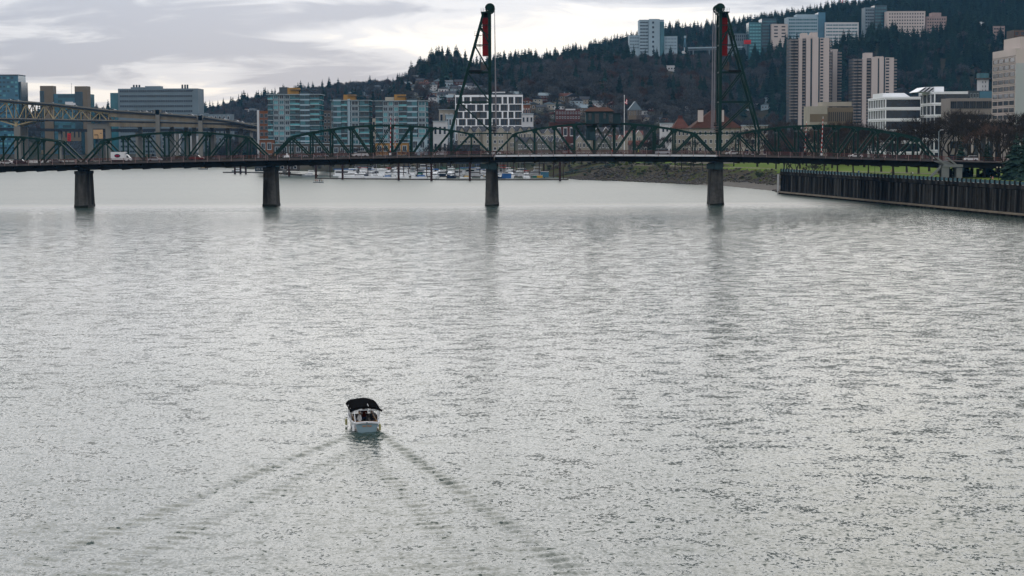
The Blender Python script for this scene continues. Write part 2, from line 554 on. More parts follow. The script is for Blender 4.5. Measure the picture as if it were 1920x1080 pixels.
# ---------------------------------------------------------------- trees
M_CONIFER = mat('conifer_needles', (0.013, 0.030, 0.023), 0.9, var=0.35, scale=0.25, spec=0.1, rand=0.35)
M_BARK = mat('bark', (0.03, 0.025, 0.021), 0.95, var=0.3, scale=1.5, spec=0.1)
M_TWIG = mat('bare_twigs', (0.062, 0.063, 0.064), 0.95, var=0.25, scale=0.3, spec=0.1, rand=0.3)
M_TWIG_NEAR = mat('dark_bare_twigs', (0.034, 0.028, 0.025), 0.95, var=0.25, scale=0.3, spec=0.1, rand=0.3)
M_TWIG_RED = mat('reddish_twigs', (0.07, 0.044, 0.034), 0.95, var=0.25, scale=0.3, spec=0.1, rand=0.25)
M_LEAF = mat('evergreen_leaves', (0.022, 0.038, 0.012), 0.85, var=0.4, scale=0.6, spec=0.2, rand=0.25)
M_LEAF_YEL = mat('yellow_green_leaves', (0.10, 0.12, 0.015), 0.85, var=0.4, scale=0.6, spec=0.2)

def conifer_mesh(seed, width=0.19, sparse=False):
    r = random.Random(seed); m = MB()
    m.tube((0, 0, 0), (0, 0, 0.97), 0.014, 0.002, 5, 1, caps=False)
    n = 15 if sparse else 24
    base = 0.2 if sparse else 0.07
    lean = r.uniform(-0.5, 0.5)
    for i in range(n):
        z = base + (0.985 - base) * (i / (n - 1)) ** 0.92
        rr = width * (1.02 - z) ** (0.85 if not sparse else 0.7) * r.uniform(0.75, 1.15) + 0.008
        k = 9 if z < 0.75 else 6
        ph = r.random() * 6.28
        for j in range(k):
            if r.random() < (0.3 if sparse else 0.1): continue
            a = ph + 6.283 * j / k + r.uniform(-0.3, 0.3)
            l = rr * r.uniform(0.6, 1.2) * (1 + 0.15 * math.cos(a - lean))
            dx, dy = math.cos(a), math.sin(a)
            zz = z + r.uniform(-0.012, 0.012)
            dr = l * r.uniform(0.2, 0.45)
            w = l * r.uniform(0.28, 0.42)
            b = (0, 0, zz); tip = (dx * l, dy * l, zz - dr)
            ml = l * 0.55
            p1 = (dx * ml - dy * w, dy * ml + dx * w, zz - dr * 0.55)
            p2 = (dx * ml + dy * w, dy * ml - dx * w, zz - dr * 0.55)
            p3 = (dx * ml, dy * ml, zz - dr * 0.5 - l * 0.28)
            p4 = (dx * ml * 0.8, dy * ml * 0.8, zz + l * 0.10)
            m.add([b, p1, tip, p2, p3, p4], [(0, 1, 5), (1, 2, 5), (2, 3, 5), (3, 0, 5), (0, 4, 2)], 0)
    return m.mesh('conifer', [M_CONIFER, M_BARK])

def bare_far_mesh(seed, twig, n=620):
    r = random.Random(seed); m = MB()
    m.tube((0, 0, 0), (0, 0, 0.3), 0.02, 0.014, 5, 1, caps=False)
    lobes = []
    for i in range(9):
        a = r.random() * 6.28; q = r.uniform(0.05, 0.24)
        c = Vector((math.cos(a) * q, math.sin(a) * q, r.uniform(0.45, 0.78)))
        lobes.append((c, r.uniform(0.15, 0.23)))
        m.tube((0, 0, 0.26), c, 0.012, 0.004, 3, 1, caps=False)
    for i in range(n):
        c, rad = lobes[i % 9]
        d = Vector((r.gauss(0, 1), r.gauss(0, 1), r.gauss(0.25, 1))).normalized()
        p = c + d * rad * r.uniform(0.2, 0.75)
        q = p + (d + Vector((0, 0, 0.35)) + Vector((r.gauss(0, .3), r.gauss(0, .3), r.gauss(0, .3)))).normalized() * r.uniform(0.07, 0.13)
        s = d.cross(Vector((r.gauss(0, 1), r.gauss(0, 1), r.gauss(0, 1)))).normalized() * r.uniform(0.007, 0.013)
        m.add([p - s, p + s, q], [(0, 1, 2)], 0)
    return m.mesh('bare_tree', [twig, M_BARK])

def bush_mesh(seed, leaf, n=420):
    r = random.Random(seed); m = MB()
    m.tube((0, 0, 0), (0, 0, 0.4), 0.03, 0.02, 4, 1, caps=False)
    lobes = [(Vector((r.uniform(-.35, .35), r.uniform(-.35, .35), r.uniform(.3, .65))), r.uniform(.2, .34)) for k in range(7)]
    for i in range(n):
        c, rad = lobes[i % 7]
        d = Vector((r.gauss(0, 1), r.gauss(0, 1), r.gauss(0.1, 1))).normalized()
        p = c + d * rad * r.uniform(0.55, 1.0)
        if p.z < 0.02: p.z = 0.02 + r.random() * 0.1
        u = d.cross(Vector((r.gauss(0, 1), r.gauss(0, 1), r.gauss(0, 1)))).normalized() * r.uniform(.03, .055)
        v = d.cross(u).normalized() * r.uniform(.03, .055) + d * r.uniform(-.03, .03)
        m.add([p - u, p + v, p + u, p - v], [(0, 1, 2, 3)], 0)
    return m.mesh('bush', [leaf, M_BARK])

def bare_near_mesh(seed, twig, spread=0.62, height=1.0):
    """a branching skeleton: trunk with limbs, and the crown of fine twigs (unit height)"""
    r = random.Random(seed); wood = MB(); tw = MB()
    def grow(p, d, l, rad, lev):
        q = p + d * l
        sides = 6 if lev < 2 else (4 if lev < 4 else 3)
        (wood if lev < 4 else tw).tube(p, q, rad, rad * 0.68, sides, 0, caps=False)
        if lev >= 5:
            for k in range(7):
                dd = (d + Vector((r.gauss(0, .6), r.gauss(0, .6), r.gauss(0.15, .5)))).normalized()
                s0 = p.lerp(q, r.random())
                e = s0 + dd * l * r.uniform(0.5, 1.25)
                s = dd.cross(Vector((r.gauss(0, 1), r.gauss(0, 1), r.gauss(0, 1)))).normalized() * 0.0026
                tw.add([s0 - s, s0 + s, e], [(0, 1, 2)], 0)
            return
        k = 3 if lev < 1 else (3 if r.random() < 0.75 else 2)
        for j in range(k):
            a = r.random() * 6.28
            u = d.orthogonal().normalized(); v = d.cross(u)
            sp = spread * r.uniform(0.55, 1.15)
            dd = (d * math.cos(sp) + (u * math.cos(a) + v * math.sin(a)) * math.sin(sp) + Vector((0, 0, 0.12))).normalized()
            grow(q if j else p.lerp(q, 0.9), dd, l * r.uniform(0.66, 0.86), rad * r.uniform(0.52, 0.66), lev + 1)
    grow(Vector((0, 0, 0)), Vector((r.uniform(-.05, .05), r.uniform(-.05, .05), 1)).normalized(), 0.25 * height, 0.021, 0)
    top = max(v[2] for v in tw.v)
    k = 1.0 / top
    wood.v = [(a * k, b * k, c * k) for a, b, c in wood.v]
    tw.v = [(a * k, b * k, c * k) for a, b, c in tw.v]
    return wood.mesh('trunk', M_BARK), tw.mesh('crown', twig)

CONIFERS = [conifer_mesh(s, w, sp) for s, w, sp in ((1, .24, False), (2, .30, False), (3, .19, False), (4, .24, True), (5, .18, True))]
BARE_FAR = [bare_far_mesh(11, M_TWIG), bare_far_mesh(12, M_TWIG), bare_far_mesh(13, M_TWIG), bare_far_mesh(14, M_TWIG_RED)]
BUSHES = [bush_mesh(21, M_LEAF), bush_mesh(22, M_LEAF), bush_mesh(23, M_TWIG), bush_mesh(24, M_LEAF_YEL)]
BARE_NEAR = [bare_near_mesh(s, tm, sp) for s, tm, sp in ((31, M_TWIG_NEAR, .6), (32, M_TWIG_NEAR, .52), (33, M_TWIG_NEAR, .7), (34, M_TWIG_RED, .58), (35, M_TWIG_NEAR, .46))]

# prototypes that the woods on the hillside repeat
protos = bpy.data.collections.new('wood_prototypes')
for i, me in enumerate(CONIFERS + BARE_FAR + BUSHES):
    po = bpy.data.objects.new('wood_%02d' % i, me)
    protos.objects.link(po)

def scatter(name, label, cat, pts, idx, scl, rot):
    """one mass of plants that nobody could count"""
    me = bpy.data.meshes.new(name)
    n = len(pts)
    me.vertices.add(n)
    me.vertices.foreach_set('co', np.asarray(pts, np.float32).ravel())
    a = me.attributes.new('idx', 'INT', 'POINT'); a.data.foreach_set('value', np.asarray(idx, np.int32))
    a = me.attributes.new('scl', 'FLOAT_VECTOR', 'POINT'); a.data.foreach_set('vector', np.asarray(scl, np.float32).ravel())
    a = me.attributes.new('rot', 'FLOAT_VECTOR', 'POINT'); a.data.foreach_set('vector', np.asarray(rot, np.float32).ravel())
    o = link(name, me)
    g = bpy.data.node_groups.new(name, 'GeometryNodeTree')
    g.interface.new_socket('Geometry', in_out='INPUT', socket_type='NodeSocketGeometry')
    g.interface.new_socket('Geometry', in_out='OUTPUT', socket_type='NodeSocketGeometry')
    gi = g.nodes.new('NodeGroupInput'); go = g.nodes.new('NodeGroupOutput')
    ci = g.nodes.new('GeometryNodeCollectionInfo')
    ci.inputs['Collection'].default_value = protos
    ci.inputs['Separate Children'].default_value = True
    ci.inputs['Reset Children'].default_value = True
    ip = g.nodes.new('GeometryNodeInstanceOnPoints')
    ip.inputs['Pick Instance'].default_value = True
    def named(nm, ty):
        q = g.nodes.new('GeometryNodeInputNamedAttribute'); q.data_type = ty
        q.inputs['Name'].default_value = nm
        return q.outputs['Attribute']
    g.links.new(gi.outputs[0], ip.inputs['Points'])
    g.links.new(ci.outputs[0], ip.inputs['Instance'])
    g.links.new(named('idx', 'INT'), ip.inputs['Instance Index'])
    g.links.new(named('scl', 'FLOAT_VECTOR'), ip.inputs['Scale'])
    g.links.new(named('rot', 'FLOAT_VECTOR'), ip.inputs['Rotation'])
    g.links.new(ip.outputs[0], go.inputs[0])
    md = o.modifiers.new('scatter', 'NODES'); md.node_group = g
    return tag(o, label, cat, kind='stuff')

# footprints kept free of trees: (px0, px1, Y0, Y1)
CLEAR = [(1170,1290,2290,2420),(1395,1625,2290,2420),(1615,1790,2330,2460),(1470,1690,1600,1830),(1590,1830,880,1150),(1500,1620,930,1080),
         (490,810,1180,1260),(840,990,1380,1450),(800,1280,1100,1200),(1250,1410,960,1080),(60,480,1700,2000),(0,60,1850,2000),(1830,1960,800,960),(1860,1960,1400,1700)]
HOUSE_SPOTS = sorted([(395,205),(410,210),(428,206),(445,212),(462,207),(476,214),(640,175),(655,181),(668,172),(682,178),(700,165),(712,162),(726,160),(744,155),(752,168),(766,164),(783,154),(792,158),(803,156),(822,160),(838,163),(716,174),(690,185),
         (806,183),(818,181),(829,183),(840,181),(848,184),(856,176),(868,170),(876,172),(884,170),(892,174),(902,173),(910,176),(812,192),(828,190),(845,192),(988,196),(984,212),(1000,205),(1022,190),(1016,208),(1046,198),(1060,190),(1074,192),(1090,214),(1110,210),(1036,222),(1000,226),(1215,228),(1232,232),(1250,231),(1420,200),(1436,205),(1400,214),(1500,215),
         (500,178),(520,185),(548,172),(575,180),(612,168),(626,178),(646,163),(660,165),(676,160),(694,156),(706,170),(734,166),(740,176),(758,158),(774,172),(778,182),(796,170),(812,168),(830,172),(850,166),(862,162),(935,190),(948,196),(965,188),(972,178),(1008,196),(1030,204),(1052,210),(1082,200),(1098,196),(1122,204),(1140,196),(1150,208),(1205,214),(1222,206),(1290,210),(1440,190),(1460,210)])
HOUSE_AT = [ground_at(px, yb + 3) for px, yb in HOUSE_SPOTS]
GLADES = [(960 + x / y * F, y, 6.5) for x, y in HOUSE_AT] + [(1068, ground_at(1068, 190)[1], 9), (1190, 1480, 13), (1257, ground_at(1257, 134)[1], 12)]
def is_clear(x, y):
    q = 960 + x / y * F
    for gp, gy, gw in GLADES:
        if abs(q - gp) < gw and gy - 110 < y < gy + 18: return True
    return in_footprint(x, y)
def in_footprint(x, y):
    px = 960 + x / y * F
    return any(a <= px <= b_ and c <= y <= d for a, b_, c, d in CLEAR)

r = np.random.RandomState(2)
n = 26000
cy = 1225 + (3060 - 1225) * r.rand(n) ** 0.8
cpx = -160 + 2260 * r.rand(n)
cx = (cpx - 960) / F * cy
hz = HEIGHT(cx, cy)
d = seg_dist(cx, cy, SHORE)
land = inside(cx, cy, LANDP) & (d > 25)
nz = fbm(cx, cy, 260.0, 21) + 0.5 * fbm(cx, cy, 90.0, 22)
pts, idx, scl, rot = [], [], [], []
for i in range(n):
    if not land[i] or is_clear(cx[i], cy[i]): continue
    hgt = hz[i]
    pc = 0.06 + 0.5 * sstep((hgt - 75) / 70.0) + 0.5 * nz[i]
    if cpx[i] > 1380 and hgt > 40: pc += 0.5
    if 740 < cpx[i] < 1000 and hgt > 75: pc += 0.35
    if hgt < 22:
        if r.rand() < 0.25: continue
        pc *= 0.5
    if r.rand() < pc:
        k = int(r.choice([0, 1, 2, 3], p=[.4, .3, .2, .1])); h = r.uniform(12, 29)
        if hgt < 30: h *= 0.75
        s = (h, h, h)
    else:
        k = 5 + int(r.choice([0, 1, 2, 3], p=[.32, .32, .28, .08])); h = r.uniform(9, 19)
        s = (h * r.uniform(.95, 1.25),) * 2 + (h,)
    pts.append((cx[i], cy[i], hgt - 0.4)); idx.append(k); scl.append(s); rot.append((0, 0, r.rand() * 6.28))
scatter('hillside_wood', 'mixed wood of dark conifers and bare winter trees covering the hillside', 'wood', pts, idx, scl, rot)

# conifers that stand out on the two skylines, each a tree of its own
sk = []
px = 300.0
while px < 1930:
    Yc = 2890 + rnd.uniform(-30, 60)
    big = rnd.random() < 0.4
    sk.append((px, Yc, rnd.uniform(20, 30) if big else rnd.uniform(9, 20), 'far'))
    px += rnd.choice([3, 4, 5, 7, 9, 14, 18])
px = 748.0
while px < 1130:
    sk.append((px, 2250 + rnd.uniform(-25, 30), rnd.uniform(15, 27), 'near'))
    px += rnd.uniform(5, 11)
px = 1385.0
while px < 1930:
    sk.append((px, 2320 + rnd.uniform(-35, 10), rnd.uniform(17, 30), 'right'))
    px += rnd.uniform(6, 13)
LBL = {'far': 'hazy conifer on the farthest wooded ridge line, %s from the left', 'near': 'dark conifer on the nearer wooded knoll behind left tower, %s from the left',
       'right': 'dark conifer on the hill crest behind the beige towers, %s from the left'}
cnt = {}
for px, Y, h, w in sk:
    x = (px - 960) / F * Y
    if is_clear(x, Y): continue
    cnt[w] = cnt.get(w, 0) + 1
    if rnd.random() < 0.16:
        h = rnd.uniform(11, 18)
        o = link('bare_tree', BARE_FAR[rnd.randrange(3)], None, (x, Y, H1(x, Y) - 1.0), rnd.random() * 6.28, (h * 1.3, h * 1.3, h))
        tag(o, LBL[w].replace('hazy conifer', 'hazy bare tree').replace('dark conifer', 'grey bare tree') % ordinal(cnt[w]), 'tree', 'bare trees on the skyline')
        continue
    o = link('conifer_tree', CONIFERS[rnd.choice([0, 0, 1, 2, 2, 3, 4])], None, (x, Y, H1(x, Y) - 1.0), rnd.random() * 6.28, (h * rnd.uniform(.9, 1.7), h * rnd.uniform(.9, 1.7), h))
    tag(o, LBL[w] % ordinal(cnt[w]), 'tree', 'conifers on the skyline')

def plant_tree(px, Y, h, kind, label, group, z=None, wide=1.0, name='bare_tree'):
    x = (px - 960) / F * Y
    z = H1(x, Y) if z is None else z
    t_ = thing(name, label, 'tree', (x, Y, z - 0.15), rnd.random() * 6.28, group)
    if kind < 10:
        tr, cr_ = BARE_NEAR[kind]
        link('trunk', tr, t_, scale=(h * wide, h * wide, h)); link('crown', cr_, t_, scale=(h * wide, h * wide, h))
    return t_
# ---------------------------------------------------------------- the green lift bridge
M_GREEN = mat('green_bridge_steel', (0.0052, 0.025, 0.0205), 0.5, var=0.35, scale=0.5)
M_GREEN2 = mat('blue_green_steel', (0.03, 0.055, 0.06), 0.5, var=0.3, scale=0.5)
M_GIRDER = mat('dark_girder_steel', (0.009, 0.010, 0.010), 0.7, var=0.4, scale=0.4)
M_FASCIA = mat('sidewalk_fascia_grey', (0.07, 0.06, 0.058), 0.8, var=0.3, scale=0.3)
M_FASCIA_L = mat('lift_span_fascia_light', (0.5, 0.5, 0.52), 0.7, var=0.15, scale=0.3)
M_ASPHALT = mat('asphalt', (0.05, 0.05, 0.052), 0.9, var=0.2, scale=0.3)
M_RAIL = mat('rust_red_railing', (0.11, 0.045, 0.042), 0.7, var=0.3, scale=1.0)
M_POST = mat('pale_pink_rail_post', (0.2, 0.14, 0.135), 0.7, var=0.2, scale=1.0)
M_RED = mat('red_counterweight_paint', (0.17, 0.007, 0.007), 0.55, var=0.2, scale=0.3, streak=True)
M_PIER = two_tone('weathered_pier_concrete', (0.075, 0.072, 0.066), (0.014, 0.013, 0.012), 0.28, 0.42, 0.62, stretch=(1, 1, 0.16))
M_CABLE = mat('steel_cable', (0.25, 0.24, 0.26), 0.5, metal=0.3, var=0.1)
M_BLUEG = mat('operator_house_siding', (0.02, 0.042, 0.05), 0.6, var=0.2, scale=0.5)
M_BROWNROOF = mat('brown_roof_shingles', (0.05, 0.021, 0.014), 0.85, var=0.3, scale=0.8)
M_GLASSDK = mat('dark_window_glass', (0.012, 0.016, 0.02), 0.12, var=0.3, scale=0.2, spec=0.6)
M_WHITE = mat('white_paint', (0.75, 0.75, 0.76), 0.5, var=0.08, scale=0.5)
M_BLACK = mat('black_rubber', (0.012, 0.012, 0.013), 0.8, var=0.2)
M_STRIPE_R = mat('red_stripe_paint', (0.5, 0.03, 0.025), 0.5, var=0.1)

YN, YF_ = 636.0, 644.0          # near and far truss planes
YSN, YSF = 628.5, 651.5         # outer edges of the footways
ROAD = [(-600,329),(-120,313.5),(0,309.5),(152,306),(330,302),(510,298.5),(733,294),(922,291.5),(1130,290),(1341,291),(1520,294),(1757,300.5),(1860,304)]
def road_z(X):
    px = 960 + X / YSN * F
    y = float(np.interp(px, [p[0] for p in ROAD], [p[1] for p in ROAD]))
    return at(px, y, YSN).z
def bx(px):                     # bridge X for a pixel of the near truss
    return at(px, 290, YN).x

bridge = thing('lift_bridge', 'long dark green steel truss lift bridge with two towers crossing the river', 'bridge', (bx(922), 640.0, 0))
SPANS = [('B', -198, 149, 9), ('B', -551, -202, 9), ('B', 154, 503, 9), ('C', 507, 921, 11), ('D', 927.5, 1340.5, 11), ('E', 1347.5, 1757, 11)]
TOPS = {}
for si, (kind, p0, p1, n) in enumerate(SPANS):
    X0, X1 = bx(p0), bx(p1)
    hk, hm = (6.9, 9.0) if kind == 'B' else (6.7, 9.95)
    xs_ = [X0 + (X1 - X0) * i / n for i in range(n + 1)]
    zb = [road_z(x) + 0.25 for x in xs_]
    mid = n / 2.0
    zt = [zb[i] + hk + (hm - hk) * (1 - ((i - mid) / (mid - 1)) ** 2) for i in range(n + 1)]
    TOPS[si] = (xs_, zt)
    for Y in (YN, YF_):
        m = MB()
        for i in range(1, n - 1):
            m.beam((xs_[i], Y, zt[i]), (xs_[i+1], Y, zt[i+1]), 0.62, 0.62)
        m.beam((X0, Y, zb[0] - 0.1), (X1, Y, zb[-1] - 0.1), 0.5, 0.5)
        tr = m.build('truss', M_GREEN, bridge)
        for a, b_ in ((0, 1), (n, n - 1)):
            MB().beam((xs_[a], Y, zb[a]), (xs_[b_], Y, zt[b_]), 0.66, 0.6).build('end_post', M_GREEN, tr)
        for i in range(1, n):
            w = 0.36 if i in (1, n - 1) else 0.52
            MB().beam((xs_[i], Y, zb[i]), (xs_[i], Y, zt[i] - 0.32), 0.4, w).build('vertical_post', M_GREEN, tr)
            g = MB()                                      # gusset plates where the members meet
            s_ = 0.95
            g.prism([(xs_[i]-s_, zt[i]-0.1),(xs_[i]-0.5, zt[i]-1.15),(xs_[i]+0.5, zt[i]-1.15),(xs_[i]+s_, zt[i]-0.1)], Y-0.34, Y+0.34)
            g.build('gusset_plate', M_GREEN, tr)
        for i in range(1, n - 1):
            c = (n - 1) / 2.0
            if i < c: MB().beam((xs_[i], Y, zt[i]), (xs_[i+1], Y, zb[i+1]), 0.34, 0.5).build('diagonal', M_GREEN, tr)
            elif i > c: MB().beam((xs_[i+1], Y, zt[i+1]), (xs_[i], Y, zb[i]), 0.34, 0.5).build('diagonal', M_GREEN, tr)
            else:
                MB().beam((xs_[i], Y, zt[i]), (xs_[i+1], Y, zb[i+1]), 0.2, 0.28).build('diagonal', M_GREEN, tr)
                MB().beam((xs_[i+1], Y - 0.25, zt[i+1]), (xs_[i], Y - 0.25, zb[i]), 0.2, 0.28).build('diagonal', M_GREEN, tr)
    m = MB()                                              # sway frames over the road
    for i in range(1, n):
        m.beam((xs_[i], YN + 0.4, zt[i] - 0.2), (xs_[i], YF_ - 0.4, zt[i] - 0.2), 0.3, 0.45, side=(1,0,0))
        if zt[i] - zb[i] > 8.5:
            m.beam((xs_[i], YN + 0.4, zt[i] - 1.6), (xs_[i], YF_ - 0.4, zt[i] - 1.6), 0.2, 0.3, side=(1,0,0))
    m.build('sway_bracing', M_GREEN, bridge)
    # deck of this span: floor, footways, girder, railing
    E0, E1 = X0 - (0.0 if kind == 'D' else 0.8), X1 + (0.0 if kind == 'D' else 0.8)
    k = 12
    ex = [E0 + (E1 - E0) * i / k for i in range(k + 1)]
    ez = [road_z(x) for x in ex]
    def strip(mb, y0, y1, top, bot, mi=0):
        poly = [(x, z + top) for x, z in zip(ex, ez)] + [(x, z + bot) for x, z in zip(ex[::-1], ez[::-1])]
        mb.prism(poly, y0, y1, mi)
    m = MB(); strip(m, YN + 0.45, YF_ - 0.45, 0.0, -0.35); m.build('roadway', M_ASPHALT, bridge)
    for a, b_ in ((YSN, YN - 0.45), (YF_ + 0.45, YSF)):
        m = MB(); strip(m, a, b_, 0.05, -0.45); m.build('footway', M_FASCIA_L if kind == 'D' else M_FASCIA, bridge)
    m = MB()
    for y_ in (YSN + 2.6, YN + 0.1, YF_ - 0.5, YSF - 3.0):
        strip(m, y_, y_ + 0.4, -0.46, -2.25)
    for i in range(n + 1):                                # floor beams and footway brackets
        z = road_z(xs_[i])
        x_ = min(max(xs_[i], E0 + 0.3), E1 - 0.3)
        m.prism([(YSN + 0.2, z - 0.47), (YSF - 0.2, z - 0.47), (YF_ + 1.5, z - 2.55), (YN - 1.5, z - 2.55)], x_ - 0.25, x_ + 0.25, axis='x')
    m.build('floor_girder', M_GIRDER, bridge)
    for y_ in (YSN + 0.12, YSF - 0.12):
        m = MB()
        q = int((E1 - E0) / 3.75)
        for hh, w_ in ((1.30, 0.09), (0.95, 0.05), (0.6, 0.05), (0.22, 0.06)):
            for i in range(k):
                m.beam((ex[i], y_, ez[i] + hh), (ex[i+1], y_, ez[i+1] + hh), 0.06, w_)
        np_ = int((E1 - E0) / 0.42)
        for i in range(np_ + 1):
            x_ = E0 + (E1 - E0) * i / np_; z = road_z(x_)
            m.box(x_ - 0.02, x_ + 0.02, y_ - 0.02, y_ + 0.02, z + 0.2, z + 1.28)
        for i in range(q + 1):
            x_ = E0 + 0.2 + (E1 - E0 - 0.4) * i / q; z = road_z(x_)
            m.box(x_ - 0.10, x_ + 0.10, y_ - 0.22, y_ - 0.06, z - 0.35, z + 1.42, 1)
        m.build('railing', [M_RAIL, M_POST], bridge)

# approach on the right bank, with its abutment
E0, E1 = bx(1759), 172.0
m = MB(); zA, zB = road_z(E0), road_z(E0) - 0.9
m.prism([(E0, zA), (E1, zB), (E1, zB - 0.4), (E0, zA - 0.4)], YSN, YSF); m.build('roadway', M_FASCIA, bridge)
m = MB(); m.prism([(E0, zA - 0.42), (E1, zB - 0.42), (E1, zB - 2.2), (E0, zA - 2.2)], YSN + 1.6, YSF - 1.6)
for x_ in (E0 + 5, E0 + 14, E0 + 23):
    for y_ in (YSN + 3, 640, YSF - 3): m.tube((x_, y_, 7.5), (x_, y_, zB - 2), 0.55, n=8)
m.build('floor_girder', M_GIRDER, bridge)
m = MB()
for y_ in (YSN + 0.12, YSF - 0.12):
    for hh in (1.3, 0.75, 0.25): m.beam((E0, y_, zA + hh), (E1, y_, zB + hh), 0.06, 0.07)
    for i in range(11):
        x_ = E0 + (E1 - E0) * i / 10; z = zA + (zB - zA) * i / 10
        m.box(x_ - 0.07, x_ + 0.07, y_ - 0.09, y_ + 0.09, z, z + 1.4)
m.build('railing', M_RAIL, bridge)

# piers
M_TIDE = mat('dark_algae_tide_band', (0.010, 0.012, 0.008), 0.6, var=.4, scale=.6)
def pier(pxc, towers=False):
    X = bx(pxc) if not towers else bx(pxc)
    zt_ = road_z(X) - 2.6
    m = MB()
    ybn, ybf = 634.9, 644.9
    def ring(z, hw, ex_): return [(X - hw, ybn - ex_, z), (X + hw, ybn - ex_, z), (X + hw, ybf + ex_, z), (X - hw, ybf + ex_, z)]
    levels = [(-4, 2.35, 0.5), (0.9, 2.28, 0.45), (0.95, 2.2, 0.4), (zt_ - 1.0, 1.86, 0.1), (zt_ - 0.95, 2.05, 0.3), (zt_, 2.05, 0.3)]
    pts = []
    for l in levels: pts += ring(*l)
    fs = []
    for a in range(len(levels) - 1):
        for c in range(4): fs.append((a*4 + c, a*4 + (c+1) % 4, a*4 + 4 + (c+1) % 4, a*4 + 4 + c))
    fs.append(tuple(range(len(pts) - 4, len(pts))))
    m.add(pts, fs)
    p = m.build('pier', M_PIER, bridge)
    m = MB(); q_ = [(x + (.04 if x > X else -.04), y + (.04 if y > 640 else -.04), min(z, .55 + .3 * math.sin(x * 3))) for x, y, z in pts[:8]]
    m.add(q_, fs[:4]); m.build('tide_band', M_TIDE, p)
    m = MB()
    for y_ in (YN, YF_): m.box(X - 1.0, X + 1.0, y_ - 0.7, y_ + 0.7, zt_ + 0.02, zt_ + 0.9)
    m.build('bearing', M_GIRDER, p)
    if towers:
        m = MB()
        m.box(X - 3.6, X - 1.0, 632.6, 634.5, zt_ - 1.8, zt_ - 0.2); m.box(X - 0.9, X + 1.6, 632.4, 634.55, zt_ - 2.0, zt_ + 0.3)
        m.build('machinery_box', M_GREEN2, p)
    return p
pier(-200); pier(152); pier(505); pier(922, True); pier(1344, True)

